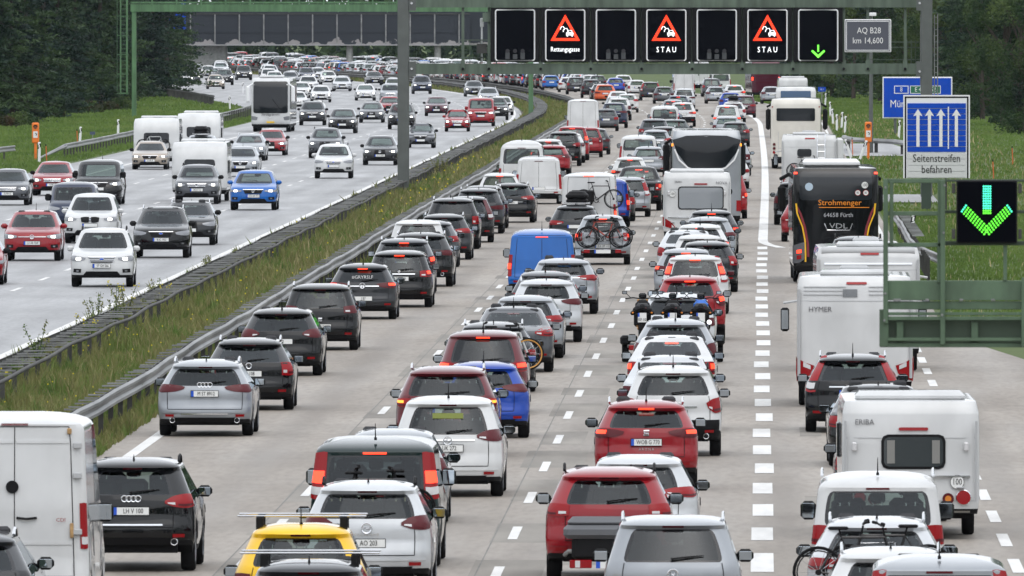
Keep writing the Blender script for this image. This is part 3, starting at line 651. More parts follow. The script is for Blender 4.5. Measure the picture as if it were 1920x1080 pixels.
# ------------------------------------------------------------------ blue signs
s3=45.9; e=tag(empty('lane_sign',((1756-VPX)/s3,FPX/s3,0)),'blue sign with four upward arrows reading Seitenstreifen befahren','sign')
zt=HC-(178-VPY)/s3; zbm=HC-(334-VPY)/s3; hw=62.5/s3
m=MB(); m.box((-hw,0,zbm),(hw,.12,zt),WHT); part('backing',m,e,None)
m=MB()
for a in ((-hw+.06,zbm,-hw+.12,zt-.06),(hw-.12,zbm,hw-.06,zt-.06),(-hw+.06,zt-.12,hw-.06,zt-.06)): m.box((a[0],-.012,a[1]),(a[2],.0,a[3]),BLK)
part('black_outline',m,e,None)
zs=HC-(193-VPY)/s3; ze=HC-(285-VPY)/s3; n=9
for k in range(n):
    a=ze+(zs-ze)*k/n; m=MB(); m.box((-hw+.17,-.04,a+.012),(hw-.17,-.0,ze+(zs-ze)*(k+1)/n-.012),SIGNB); part('slat',m,e,None)
for k in range(4):
    a=zbm+.02; b=ze-.03; m=MB(); m.box((-hw+.17,-.04,a+(b-a)*k/4+.01),(hw-.17,0,a+(b-a)*(k+1)/4-.01),mat('slat_white',(.55,.56,.56),.5)); part('slat',m,e,None)
for px in (1721,1742.5,1764,1793):
    X=(px-1756)/s3; zA=HC-(204-VPY)/s3; zB=HC-(275-VPY)/s3; m=MB()
    m.prism([(X,zA),(X-.19,zA-.30),(X-.065,zA-.26),(X-.065,zB),(X+.065,zB),(X+.065,zA-.26),(X+.19,zA-.30)],-.055,-.041,LETW); part('arrow',m,e,None)
X=(1778-1756)/s3; m=MB(); m.box((X-.025,-.055,HC-(279-VPY)/s3),(X+.025,-.041,HC-(200-VPY)/s3),LETW); part('lane_line',m,e,None)
link('lettering',textmesh('Seitenstreifen',.33,INK,.004,.78),e,loc=(0,-.05,HC-(297-VPY)/s3)); link('lettering',textmesh('befahren',.33,INK,.004,.78),e,loc=(0,-.05,HC-(318-VPY)/s3))
m=MB(); m.box((-.62,.15,-.1),(-.22,.4,zt-1),mat('post_dark',(.03,.05,.035),.6)); part('post',m,e,None)
m=MB(); m.box((.35,.15,-.1),(.42,.3,zt-1),STEELD); part('brace',m,e,None)
s4=28.7; e=tag(empty('direction_sign',((1720-VPX)/s4,FPX/s4,0)),'large blue direction sign reading 8, E 45 E 52 and Muenchen behind the gantry post','sign')
z0=HC-(222-VPY)/s4; z1=HC-(144-VPY)/s4; m=MB(); m.box((-2.28,0,z0),(2.28,.12,z1),WHT,.03); part('border',m,e); m=MB(); m.box((-2.2,-.02,z0+.08),(2.2,.05,z1-.08),SIGNB); part('panel',m,e,None)
zc=HC-(168-VPY)/s4
m=MB(); m.box((-1.52,-.03,zc-.26),(-.58,-.02,zc+.26),LETW,.0); m.box((-1.47,-.035,zc-.21),(-.63,-.03,zc+.21),SIGNB); part('number_field',m,e,None)
m=MB(); m.box((-.48,-.03,zc-.26),(1.52,-.02,zc+.26),LETW); m.box((-.44,-.035,zc-.22),(1.48,-.03,zc+.22),SIGNG); part('number_field',m,e,None)
link('lettering',textmesh('8',.3,LETW),e,loc=(-1.05,-.04,zc)); link('lettering',textmesh('E 45  E 52',.3,LETW),e,loc=(.52,-.04,zc))
link('lettering',textmesh('München',.50,LETW),e,loc=(-.75,-.03,HC-(195-VPY)/s4))
for q in (-1.45,1.5): m=MB(); m.tube([(q,.2,-.1),(q,.2,z1-.2)],.09,GREYP); part('post',m,e)
e=tag(empty('kilometre_sign',((1541-VPX)/24,FPX/24,0)),'small blue kilometre plate on a thin post beside the delineator row','sign')
m=MB(); m.box((-.3,0,1.65),(.3,.04,2.0),SIGNB); part('panel',m,e,None); m=MB(); m.tube([(0,.05,-.1),(0,.05,1.9)],.035,STEEL,6); part('post',m,e); link('lettering',textmesh('16,1',.16,LETW),e,loc=(0,-.01,1.82))
# ------------------------------------------------------------------ near cantilever frame with the green arrow signal
s5=190.; y5=FPX/s5
e=tag(empty('signal_frame',((1790-VPX)/s5,y5,0)),'green steel service platform with railings hanging in over the shoulder lane','gantry')
ex=(1790-VPX)/s5
def fp(name,px0,py0,px1,py1,a,b,m=GRNN,bev=.004):
    x0=(px0-VPX)/s5-ex; x1=(px1-VPX)/s5-ex; mb=MB(); mb.box((x0,a,HC-(py1-VPY)/s5),(x1,b,HC-(py0-VPY)/s5),m,bev); return part(name,mb,e)
fp('deck_beam',1657,526,2300,563,-.02,.10); fp('deck_beam',1657,565,2300,580,.0,.12); fp('kick_rail',1665,585,2300,591,-.06,-.02); fp('kick_rail',1665,593,2300,600,-.06,-.02)
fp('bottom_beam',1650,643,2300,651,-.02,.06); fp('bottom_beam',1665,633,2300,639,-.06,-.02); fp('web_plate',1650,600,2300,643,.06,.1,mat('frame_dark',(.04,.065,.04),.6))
fp('end_post',1649,580,1666,650,-.03,.08); 
for px in (1681,1821,1960): fp('web_post',px,603,px+13,640,0,.05)
for px,a,b in ((1656,335,606),(1763,337,646),(1915,520,650),): fp('railing_post',px,a,px+9,b,-.08,-.04)
for px,a,b in ((1668,340,460),(1758,337,462),(1757,455,530),(1881,460,526)): fp('railing_post',px,a,px+7,b,-.04,.0)
for a in (335,396,455): fp('handrail',1665,a,1762,a+8,-.03,.01)
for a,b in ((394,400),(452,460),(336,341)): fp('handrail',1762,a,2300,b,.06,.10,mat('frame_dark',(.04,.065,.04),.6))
for px,py in ((1660,351),(1660,550),(1658,600),(1769,436),(1766,590),(1771,347)):
    mb=MB(); mb.disc(((px-VPX)/s5-ex,-.085,HC-(py-VPY)/s5),.012,STEEL,'y',10,.012); part('bolt',mb,e)
for px in (1675,1682,1735,1799,1858,1915): fp('rail_clip',px,560,px+7,564,-.03,-.02,STEEL)
c=tag(empty('lane_signal',((1850-VPX)/s5,y5-.12,HC-(396.5-VPY)/s5)),'square black lane signal with a bright green downward arrow of light dots','lane signal')
m=MB(); m.box((-.30,0,-.31),(.30,.14,.31),BLK,.01); part('housing',m,c); m=MB(); m.box((-.285,-.008,-.295),(.285,0,.295),LED0); part('display',m,c,None)
for q in (-.345,.31):
    for z in (.23,-.22): m=MB(); m.box((q,.02,z-.05),(q+.035,.10,z+.05),STEELD,.005); part('bracket',m,c)
m=MB(); m2=MB()
def dot(M,px,py,mt): M.disc(((px-1850)/s5,-.012,(396.5-py)/s5),.0088,mt,'y',8,.008)
for k in range(12):
    for j in range(4): dot(m2 if k<10 else m,1844+j*4.1,349+k*4.55,LEDT if k<10 else LEDG)
for side in (-1,1):
    for r_ in range(4):
        for k in range(11):
            a=(1849.5+side*(44-k*4.15)+side*0-side*(r_*2.9) , 388+k*4.15+ r_*3.0 - r_*0)
            px=1849.5+side*(46-k*4.2-r_*0)+ -side*(0); py=394+k*4.25
            px=px-side*r_*2.6; py=py-6+ -r_*-0 + 0; px=1849.5+side*(46.5-4.2*k-2.9*r_ if False else 46.5-4.2*k); py=396+4.25*k-r_*3.7+0
            px=px-side*(3-r_)*0
            if side*(px-1849.5)<-1: continue
            dot(m2 if k<1 else m,px-side*r_*2.6+0,py,LEDT if k<1 else LEDG)
part('green_dots',m,c,None)['kind']='stuff'; part('teal_dots',m2,c,None)['kind']='stuff'
# ------------------------------------------------------------------ emergency phones, delineators, small posts
def sos(x,y,lab):
    e=tag(empty('emergency_phone',(x,y,0)),lab,'emergency phone','orange emergency phones')
    m=MB(); m.tube([(0,0,-.05),(0,0,.95)],.075,ORG,10); part('pillar',m,e)
    m=MB(); m.box((-.19,-.12,.9),(.19,.12,2.02),ORG,.05); part('cabinet',m,e)
    m=MB(); m.torus((0,-.125,1.78),.10,.025,BLK,'y',16,6,0,180); m.disc((0,-.125,1.76),.09,mat('phone_recess',(.15,.05,.02),.6),'y',16,.02); part('speaker',m,e)
    m=MB(); m.box((-.12,-.135,1.2),(.12,-.12,1.55),LETW); m.torus((0,-.14,1.38),.06,.02,BLK,'y',10,5,-70,110); part('handset_plate',m,e,None)
x,y=at(66,300); sos(x,y,'orange emergency phone on the meadow between the two guard rails, left of the red car')
x,y=at(1628,298); sos(x,y,'orange emergency phone at the lay-by in front of the curved guard rail')
dl=MB(); dl.box((-.06,-.05,-.05),(.06,.05,.95),WHT,.02); DM=dl.mesh('body',35)
dl=MB(); dl.prism([(-.063,.62),(.063,.72),(.063,.90),(-.063,.80)],-.058,.052,BLK); DB=dl.mesh('black_band')
dl=MB(); dl.box((-.025,-.064,.69),(.025,-.058,.83),mat('reflector',(.8,.8,.8),.1)); DR=dl.mesh('reflector')
words2=['first','second','third','fourth','fifth','sixth','seventh','eighth','ninth','tenth','eleventh','twelfth','thirteenth']
for i,(px,py,lab) in enumerate([(1547,200,'by the blue kilometre plate'),(1557,218,'just past the blue kilometre plate'),(1562,233,'in the middle of the slope row'),(1569,245,'next to the white coach'),(1578,240,'above the guard rail end'),(1584,249,'on the guard rail end'),(1685,258,'under the blue direction sign'),(1612,299,'leaning at the lay-by edge'),(1596,297,'leaning against the first lay-by post'),
        (73,305,'beside the orange phone on the meadow'),(149,272,'behind the guard rail with an orange peg'),(221,256,'behind the guard rail near the first caravan'),(431,205,'behind the guard rail left of the white coach'),(455,176,'at the bend above the white coach mirror'),(1703,456,'leaning at the barrier end inside the green frame')]):
    x,y=at(px,py); e=tag(empty('delineator_post',(x,y,0)),'white delineator post with black band '+lab,'delineator','white delineator posts')
    e.rotation_euler=(0,rnd.uniform(-.06,.06) if i not in(7,8,14) else (.35 if i==7 else -.3 if i==8 else .2),0)
    link('body',DM,e,scale=(1.2,1.2,1.15)); link('black_band',DB,e,scale=(1.2,1.2,1.15)); link('reflector',DR,e,scale=(1.2,1.2,1.15))
for px,py,lab in [(145,272,'thin orange peg beside the delineator behind the guard rail'),(87,304,'thin orange and black peg left of the guard rail end'),(1899,308,'thin orange peg in the verge near the dark bush'),(1863,336,'thin orange peg above the green arrow signal'),(1228-3,190,'thin orange peg at the median in front of a dark car'),(1599,290,'orange peg standing at the lay-by edge')]:
    x,y=at(px,py); e=tag(empty('marker_peg',(x,y,0)),lab,'marker peg','orange marker pegs'); m=MB(); m.tube([(0,0,-.05),(-.04,0,.85)],.03,mat('peg_orange',(.55,.12,.03),.5),6); part('peg',m,e); m=MB(); m.tube([(-.04,0,.85),(-.045,0,.95)],.035,BLK,6); part('cap',m,e)
x,y=at(173,268); e=tag(empty('reflector_sign',(x,y,0)),'small dark two-armed marker on a thin post behind the guard rail','marker'); m=MB(); m.tube([(0,0,0),(0,0,.6)],.025,STEEL,6); part('post',m,e); m=MB(); m.box((-.16,-.03,.5),(.16,.03,.68),mat('mk',(.05,.07,.12),.5)); part('panel',m,e,None)
# tall weeds growing out of the inbound barrier
def weed(i,px,py,h,lab,fl):
    x,y=at(px,py); e=tag(empty('weed_plant',(x,y,0)),lab,'weed','tall weeds growing along the inbound crash barrier')
    rs=np.random.RandomState(900+i); st=MB(); pts=[]; fp_=MB()
    for k in range(rs.randint(4,8)):
        a=rs.rand()*6.28; l=h*rs.uniform(.6,1.); ln=rs.uniform(.08,.38); P_=[(0,0,0),(math.cos(a)*ln*.3*l,math.sin(a)*.2,l*.55),(math.cos(a)*ln*l,math.sin(a)*.4,l)]
        st.tube(P_,[.011,.009,.004],LEAFG,4,False)
        for j in range(20):
            t=.25+.75*j/20; q=np.array(P_[0])*(1-t)**2+2*np.array(P_[1])*t*(1-t)+np.array(P_[2])*t*t
            pts+= [q+rs.randn(3)*[.035,.05,.03] for _ in range(3)]
        if fl:
            q=P_[2]; 
            for _ in range(4): o=rs.randn(3)*.04; fp_.disc((q[0]+o[0],q[1]+o[1],q[2]+o[2]),.018,YEL,'y',6,.01)
    part('stalk',st,e,None); link('leaves',spray_mesh('leaves',pts,.035,GRM,rs,.8),e)
    if fl and fp_.v: part('blossom',fp_,e,None)
for i,(px,py,h,fl) in enumerate([(70,712,1.35,0),(38,735,.9,0),(128,690,.8,0),(105,700,.95,0),(182,640,1.3,0),(215,634,1.45,0),(235,626,1.3,1),(258,618,1.1,0),(165,660,.9,1),(295,588,1.2,0),(388,532,.9,0),(395,528,.8,0),(432,500,.6,0),(818,340,1.2,0),(800,345,1.0,0),(832,334,1.3,0),(730,372,1.1,0),(716,378,.8,0),(700,384,.9,0),(672,392,.7,0),(310,590,.8,1),(16,752,.7,1)]):
    weed(i,px,py,h,f"{['tall feathery','thin straggly','bushy leafy','yellow-flowered'][3 if fl else i%3]} green weed, {(words2+['fourteenth','fifteenth','sixteenth','seventeenth','eighteenth','nineteenth','twentieth','twenty-first','twenty-second'])[i]} in the list along the inbound barrier" if False else f"{['tall feathery','thin straggly','bushy leafy','yellow-flowered'][3 if fl else i%3]} weed rising from the inbound barrier, {['by the bottom bend','at the picture edge','before the ragged pair','behind the ragged pair','of the dense trio, first stem','of the dense trio, middle','of the dense trio, last','next to the dense trio','low before the dense trio','opposite the white suv','below the black suv','below the black suv rear','under the dark hatchback lane','at the gantry post side','near the gantry post, lower','near the gantry post, highest','left of the gantry post','left of the post, lower','left of the post, thin','far left of the post','with flowers opposite the white suv','with flowers at the edge'][i]}",fl)
# ------------------------------------------------------------------ vehicle shells
def ip(z, pts): return float(np.interp(z,[p[0] for p in pts],[p[1] for p in pts]))
BASE=dict(L=4.35,W=1.80,H=1.48,zs=.22,zbr=.27,zbf=.22,gb=.98,gt=1.33,sb=.93,st=1.32,cb=.97,ct=1.34,ugb=.80,ugt=.80,rc=.34,rn=3.0,fc=.55,fn=2.6,wr=.32,ro=.78,fo=.88,tw=.21,
  glass=True,side=True,clad=0,tl=('c',.80),fr='std',plz=.78,bad='',rails=0,ant='fin',dz=0.,wiper=1,priv=0,exh=0,mirz=1.0,mirp=0,seats=5)
def mk(kind, **o):
    s=dict(BASE); s['kind']=kind
    if kind=='hatch': pass
    elif kind=='small': s.update(L=3.8,W=1.68,H=1.50,gb=1.0,ro=.6,fo=.75,ugb=.78)
    elif kind=='estate': s.update(L=4.72,W=1.83,H=1.47,ro=1.0,ugb=.83,ugt=.80)
    elif kind=='saloon': s.update(L=4.75,W=1.83,H=1.45,gb=1.05,gt=1.34,sb=.95,ro=1.1,ugb=.74,ugt=.70,wiper=0,plz=.68)
    elif kind=='suv': s.update(L=4.5,W=1.85,H=1.66,zs=.28,zbr=.33,zbf=.28,gb=1.13,gt=1.50,sb=1.07,st=1.50,cb=1.10,ct=1.52,wr=.36,clad=1,tl=('c',.95),plz=.88,mirz=1.12,ro=.9)
    elif kind=='mpv': s.update(L=4.5,W=1.82,H=1.68,gb=1.05,gt=1.52,sb=1.0,st=1.52,cb=1.05,ct=1.53,tl=('c',.92),plz=.82,mirz=1.08,ro=.85)
    elif kind=='van': s.update(L=4.95,W=1.93,H=1.95,zbr=.36,gb=1.10,gt=1.70,sb=1.12,st=1.72,cb=1.20,ct=1.75,rc=.16,rn=5.,wr=.33,tl=('v',.95),plz=.66,mirz=1.25,ro=.95,fo=.9,ugb=.86,ugt=.83,ant='rod')
    elif kind=='hvan': s.update(L=5.9,W=2.02,H=2.65,zbr=.45,gb=1.35,gt=1.9,sb=1.35,st=1.95,cb=1.35,ct=2.05,rc=.22,rn=3.8,wr=.35,tl=('v',1.0),glass=False,side=False,plz=.62,mirz=1.45,ro=1.1,fo=1.0,ant='',wiper=0)
    H0=s['H']; s['gt']=min(s['gt'],H0-(.175 if kind not in('saloon','van','hvan') else .13 if kind=='saloon' else .25))
    if 'H' in o and 'gt' not in o and kind!='hvan':
        dH=o['H']-H0
        for q,kq in (('gt',1),('st',1),('ct',1),('gb',.5),('sb',.5),('cb',.5)): s[q]+=dH*kq
    s.update(o)
    if kind=='hvan': q=s['H']; s.update(gb=q-1.2,gt=q-.18,sb=q-1.25,st=q-.2,cb=q-1.25,ct=q-.3)
    H,L=s['H'],s['L']; gb,gt=s['gb'],s['gt']; zbr=s['zbr']
    if 'rp' not in s:
        if kind=='saloon': s['rp']=[(0,.25),(zbr,.10),(.42,.01),(.60,0),(.64,.03),(.92,.05),(.985,.10),(1.01,.30),(gb,.60),(gt,1.22),(gt+.05,1.36),(H,1.7)]
        elif kind in('van','hvan'): s['rp']=[(0,.15),(zbr,.03),(zbr+.08,0),(zbr+.3,0),(zbr+.34,.06),(gb,.08),(gt,.17),(gt+.05,.17),(H-.04,.24),(H,.4)]
        else:
            inc=s.get('inc',{'hatch':.30,'small':.22,'estate':.42,'suv':.32,'mpv':.24}.get(kind,.3))
            b=s['dz']; s['rp']=[(0,.2),(zbr,.08),(zbr+.12,.0),(gb-.42,-.0),(gb-.36,.05),(gb-.12,.055),(gb,.09),(gt,.11+inc),(gt+.03,.04+inc),(H-.05,.10+inc),(H,.4+inc)]
    if 'fp' not in s:
        cb,ct=s['cb'],s['ct']
        if kind in('van','hvan'): s['fp']=[(0,L-.3),(s['zbf'],L-.1),(.5,L),(.8,L-.06),(cb-.12,L-.32),(cb,L-.75),(ct,L-1.45),(ct+.05,L-1.55),(H,L-2.1)]
        else:
            hz=cb-.22; s['fp']=[(0,L-.3),(s['zbf'],L-.10),(s['zbf']+.12,L-.01),(.52+.3*(cb-.97),L),(hz-.02,L-.06),(hz+.05,L-.16),(hz+.12,L-.45),(cb-.03,L-.95),(cb,L-1.10),(ct,L-1.86),(ct+.05,L-1.98),(H,L-2.5)]
    if 'wp' not in s:
        k={'van':.90,'hvan':.92,'mpv':.78,'suv':.76,'small':.75}.get(kind,.725)
        s['wp']=[(0,.90),(s['zs'],.95),(.42,.985),(.62,1.),(.85,.99),(s['sb'],.965),(s['st'],k),(s['st']+.04,k-.02),(H,k-.08)]
    s['pair']=None
    FR=[0,.1,.2,.32,.44,.55,.64,.72,.79,.86,.93,1.]; GR=[0,.05,.13,.35,.6,.85,.95,1.]
    s['FR']=FR; s['GR']=GR; nl=len(FR)-1
    zr=[zbr+(gb-zbr)*f for f in FR]+[gb+(gt-gb)*g for g in GR[1:]]+[min(H-.02,gt+.05)]
    zs_=[s['zs']+(s['sb']-s['zs'])*f for f in FR]+[s['sb']+(s['st']-s['sb'])*g for g in GR[1:]]+[min(H-.025,s['st']+.045)]
    zf=[s['zbf']+(s['cb']-s['zbf'])*f for f in FR]+[s['cb']+(s['ct']-s['cb'])*g for g in GR[1:]]+[min(H-.02,s['ct']+.05)]
    s['rows']=(zr,zs_,zf); s['nl']=nl
    s['rsz']=(zr+[H],[ip(z,s['rp']) for z in zr]+[ip(H,s['rp'])]); s['fsz']=(zf+[H],[ip(z,s['fp']) for z in zf]+[ip(H,s['fp'])])
    return s
def Wd(s,z): return ip(z,s['wp'])*s['W']/2
def yR(s,z): return float(np.interp(z,*s['rsz']))
def yF(s,z): return float(np.interp(z,*s['fsz']))
def cdy(u,n): u=min(u,1.); return 1-(1-u**n)**(1/n)
def cu(f,n): f=min(max(f,0),1.); return (1-(1-f)**n)**(1/n)
def rpt(s,t,z,o=.012):
    u=abs(t); sg=1 if t>=0 else -1; w=Wd(s,z); n=s['rn']; c=s['rc']
    if u<=.93: x=u*w; dy=c*cdy(u,n)
    else:
        f=cdy(.93,n)+(u-.93)*(1.6 if n<4 else 4.0); x=cu(f,n)*w; dy=c*f
    return (sg*(x+o*min(1,u)**6),yR(s,z)+dy-o*(1-.5*min(1,u)**6),z)
def fpt(s,t,z,o=.012):
    u=abs(t); sg=1 if t>=0 else -1; w=Wd(s,z); n=s['fn']; c=s['fc']
    if u<=.93: x=u*w; dy=c*cdy(u,n)
    else: f=cdy(.93,n)+(u-.93)*2.0; x=cu(f,n)*w; dy=c*f
    return (sg*(x+o*min(1,u)**6),yF(s,z)-dy+o*(1-.3*u**6 if u<1 else .7),z)
def patch(s,m,top,bot,fn=rpt,o=.012,th=.03,nv=3,mirror=False,mb=None,nu=None):
    mb=mb or MB()
    if nu:
        tt=np.linspace(0,1,nu+1); k=np.linspace(0,1,len(top)); top=[(float(np.interp(q,k,[p[0] for p in top])),float(np.interp(q,k,[p[1] for p in top]))) for q in tt]
        k=np.linspace(0,1,len(bot)); bot=[(float(np.interp(q,k,[p[0] for p in bot])),float(np.interp(q,k,[p[1] for p in bot]))) for q in tt]
    n=len(top); sg=-1 if mirror else 1; v=[]
    for j in range(nv+1):
        for i in range(n):
            a=j/nv; v.append(fn(s,sg*(bot[i][0]*(1-a)+top[i][0]*a),bot[i][1]*(1-a)+top[i][1]*a,o))
    f=[(j*n+i,j*n+i+1,(j+1)*n+i+1,(j+1)*n+i) for j in range(nv) for i in range(n-1)]
    per=[i for i in range(n)]+[j*n+n-1 for j in range(1,nv+1)]+[nv*n+i for i in range(n-2,-1,-1)]+[j*n for j in range(nv-1,0,-1)]
    b=len(v); d=1 if fn is rpt else -1
    for q in per: p=v[q]; v.append((p[0]*(1-.0*th),p[1]+d*th,p[2]))
    for q in range(len(per)): r=(q+1)%len(per); f.append((per[q],per[r],b+r,b+q))
    mb.add(v,f,m); return mb
def shell(s):
    zr,zs_,zf=s['rows']; nl=s['nl']; K=len(zr); W=s['W']; L=s['L']; n=s['rn']; fn=s['fn']
    wrr=s['wr']; Ra=wrr+.055; yw=(s['ro'],L-s['fo'])
    # stations along the side
    st=[]
    for c in yw: st+= [c+Ra*math.cos(R(a)) for a in (180,165,140,115,90,65,40,15,0)]
    ys0=s['rc']; 
    mid0,mid1=st[8],st[9]; bp=L*.47; mids=[mid0+(bp-mid0)*.5,bp-.06,bp+.06,bp+(mid1-bp)*.5]
    S=st[:9]+mids+st[9:]; S=sorted(S)
    nin=[0,.3,.55,.75,.93,1.]; nout=[.35,.7]
    cols=[('R',q) for q in nin]+[('RO',q) for q in nout]+[('RC',q) for q in (0.,.35,.7,1.)]+[('S',q) for q in S]+[('FC',q) for q in (1.,.7,.35,0.)]+[('FO',q) for q in nout[::-1]]+[('F',q) for q in nin[::-1]]
    M=len(cols); iS=[i for i,c in enumerate(cols) if c[0]=='S']; 
    p=bp
    def pos(j,k,z):
        ty,q=cols[j]; w=Wd(s,z); 
        g=(z if True else 0)
        ugr=float(np.interp(k,[0,nl,nl+7],[s['ugb'],s['ugb'],s['ugt']])); 
        if nl<=k<=nl+7: ins=[.90,.955,.985,1,1,.985,.955,.90][k-nl]
        else: ins=.90
        if ty in('R','RO','RC'):
            y=yR(s,z); c=s['rc']
            if ty=='R': u=ugr*ins*q
            elif ty=='RO': a=ugr*ins; u=a+(.96-a)*q
            else: f=cdy(.96,n)+(1-cdy(.96,n))*q; return (cu(f,n)*w, y+c*f)
            return (u*w, y+c*cdy(u,n))
        if ty in('F','FO','FC'):
            y=yF(s,z); c=s['fc']; uf=.86 if k<=nl else .86-.02*(k-nl)/7; uf*=ins if k>=nl else .93
            if ty=='F': u=uf*q
            elif ty=='FO': u=uf+(.96-uf)*q
            else: f=cdy(.96,fn)+(1-cdy(.96,fn))*q; return (cu(f,fn)*w, y-c*f)
            return (u*w, y-c*cdy(u,fn))
        lo=yR(s,z)+s['rc']; hi=yF(s,z)-s['fc']; y=q
        if z>.75 or S[0]<lo or S[-1]>hi:
            if q<p: a=max(0,(p-lo)/(p-S[0])) ; y=p-(p-q)*min(1,a) if z<s['sb']-.1 else p-(p-q)*a
            else: a=(hi-p)/(S[-1]-p); y=p+(q-p)*(min(1,a) if z<s['sb']-.25 else a)
        return (w,y)
    blend={'R':0,'RO':0,'F':2,'FO':2,'S':1}
    V=[]
    def zz(j,k):
        ty,q=cols[j]
        if ty in('R','RO'): return zr[k]
        if ty in('F','FO'): return zf[k]
        if ty=='S': return zs_[k]
        return zs_[k]*q+(zr[k] if ty=='RC' else zf[k])*(1-q)
    for k in range(K):
        row=[]
        for j in range(M):
            z=zz(j,k); x,y=pos(j,k,z); ty,q=cols[j]
            if ty=='S' and k<=nl:
                for c in yw:
                    if s.get('arch',1) and abs(q-c)<=Ra+1e-6:
                        za=wrr+math.sqrt(max(0,Ra*Ra-(q-c)**2)); z0=zs_[0]; zb_=max(z0,za); z=zb_+(z-z0)*(zs_[nl]-zb_)/(zs_[nl]-z0)
            row.append((x,y,z))
        V.append(row)
    E=V[-1]; yc=(E[0][1]+E[-1][1])/2
    for r,rz in ((.988,.90),(.93,.66),(.78,.37),(.55,.14),(.3,.03)):
        V.append([(q[0]*r,yc+(q[1]-yc)*r,s['H']-(s['H']-q[2])*rz) for q in E])
    rows=len(V); parts={}
    jg=5; jRC=7  # last col index of glass; 
    iA=iS[0]; iZ=iS[-1]; iB=iS[0]+11-1
    bidx=[i for i in iS if abs(cols[i][1]-(bp-.06))<1e-6][0]
    def add(name,m,vs):
        parts.setdefault(name,{}).setdefault(m,[]).append(vs)
    def cls(j,k):
        tj=cols[j][0]; tn=cols[j+1][0]
        if k<nl:
            if s['clad'] and k<2: return ('body',BLK)
            if s['clad'] and k<(4 if tj in('R','RO') else 2): return ('body',BLK)
            if k==0: return ('body',BLK)
            return ('body',PH)
        if k<nl+7:
            g=k-nl
            if s['glass'] and tj=='R' and tn=='R': return ('rear_window',FRIT if g in(0,6) or j==4 else (GLT if s['priv'] else GL))
            if tj=='F' and tn=='F': return ('windscreen',FRIT if g in(0,6) or cols[j][1]>=.99 else GL)
            if tj=='S' and tn=='S':
                if j==bidx: return ('body',BLK)
                if s['side'] and j>=iA+1 and j<bidx: return ('side_window',GLT if s['priv'] else GL) if 0<g<6 or g in(0,6) else ('body',BLK)
                if j>bidx and j<iZ-1: return ('side_window2',GL)
            return ('body',PH)
        return ('body',PH)
    for k in range(rows-1):
        for j in range(M-1):
            nm,m=cls(j,k); q=(V[k][j],V[k][j+1],V[k+1][j+1],V[k+1][j])
            add(nm if nm[:4]!='side' else nm+'R',m,q); add(nm if nm[:4]!='side' else nm+'L',m,tuple((-c[0],c[1],c[2]) for c in q[::-1]))
    # close the roof
    T=V[-1]; c=(0,yc,s['H'])
    for j in range(M-1):
        q=(T[j],T[j+1],c); add('body',PH,q); add('body',PH,tuple((-a[0],a[1],a[2]) for a in q[::-1]))
    # wheel-well flange
    B=V[0]
    for j in range(M-1):
        q=(B[j],B[j+1],(B[j+1][0]*.7,B[j+1][1]*(.9)+L*.05,B[j+1][2]),(B[j][0]*.7,B[j][1]*.9+L*.05,B[j][2])); add('body',BLK,q); add('body',BLK,tuple((-a[0],a[1],a[2]) for a in q[::-1]))
    out={}
    for nm,d in parts.items():
        mb=MB(); idx={}
        for m in sorted(d,key=lambda m:m is not PH):
            mi=mb.mi(m)
            for poly in d[m]:
                f=[]
                for pnt in poly:
                    key=(round(pnt[0],4),round(pnt[1],4),round(pnt[2],4))
                    if key not in idx: idx[key]=len(mb.v); mb.v.append(pnt)
                    if not f or f[-1]!=idx[key]: f.append(idx[key])
                if len(f)>1 and f[0]==f[-1]: f.pop()
                if len(f)>2 and len(set(f))==len(f): mb.f.append(tuple(f)); mb.m.append(mi)
        out[nm]=mb
    if 'body' in out:
        b=out['body']; b.box((-W*.36,.25,s['zs']),(W*.36,L-.3,s['zs']+.2),BLK)
        b.box((-W*.45,.3,.5),(W*.45,L-1.1,s['sb']-.14),INT)
    return out
def wheel_mb(r,t):
    ty=MB(); prof=[(r*.64,-t/2),(r*.93,-t/2),(r,-t/2+.03),(r,t/2-.03),(r*.93,t/2),(r*.64,t/2)]; v=[];f=[];n=22
    for i in range(n):
        a=2*math.pi*i/n
        for q in prof: v.append((q[1],q[0]*math.cos(a),q[0]*math.sin(a)))
    for i in range(n):
        for k in range(5): j=(i+1)%n; f.append((i*6+k,j*6+k,j*6+k+1,i*6+k+1))
    ty.add(v,f,TYRE)
    ri=MB(); ri.disc((t/2-.06,0,0),r*.65,BLK,'x',18,.02); ri.torus((t/2-.02,0,0),r*.64,.018,RIM,'x',18,4); ri.disc((t/2-.02,0,0),r*.14,RIM,'x',10,.04)
    for k in range(5):
        a=2*math.pi*k/5; c,sn=math.cos(a),math.sin(a); ww=.04
        ri.add([(t/2-.02,-sn*ww,c*ww),(t/2-.02,sn*ww,-c*ww),(t/2-.02,c*r*.63+sn*ww,sn*r*.63-c*ww),(t/2-.02,c*r*.63-sn*ww,sn*r*.63+c*ww)],[(0,1,2,3)],RIM)
    return ty,ri
_W={}
def wheel_node(r,t,x,y,front=False):
    key=(r,t)
    if key not in _W: a,b=wheel_mb(r,t); _W[key]=(a,b,a.mesh('tyre',40),b.mesh('rim',30))
    a,b,ma,mb_=_W[key]; flip=x<0
    return dict(name='wheel',mb=a,mesh=ma,loc=(x,y,r),rot=(0,0,math.pi if flip else 0),kids=[dict(name='rim',mb=b,mesh=mb_)])
def node(name,mb,kids=None,smooth=38,**k):
    d=dict(name=name,mb=mb,smooth=smooth,kids=kids or []); d.update(k); return d
_S={}
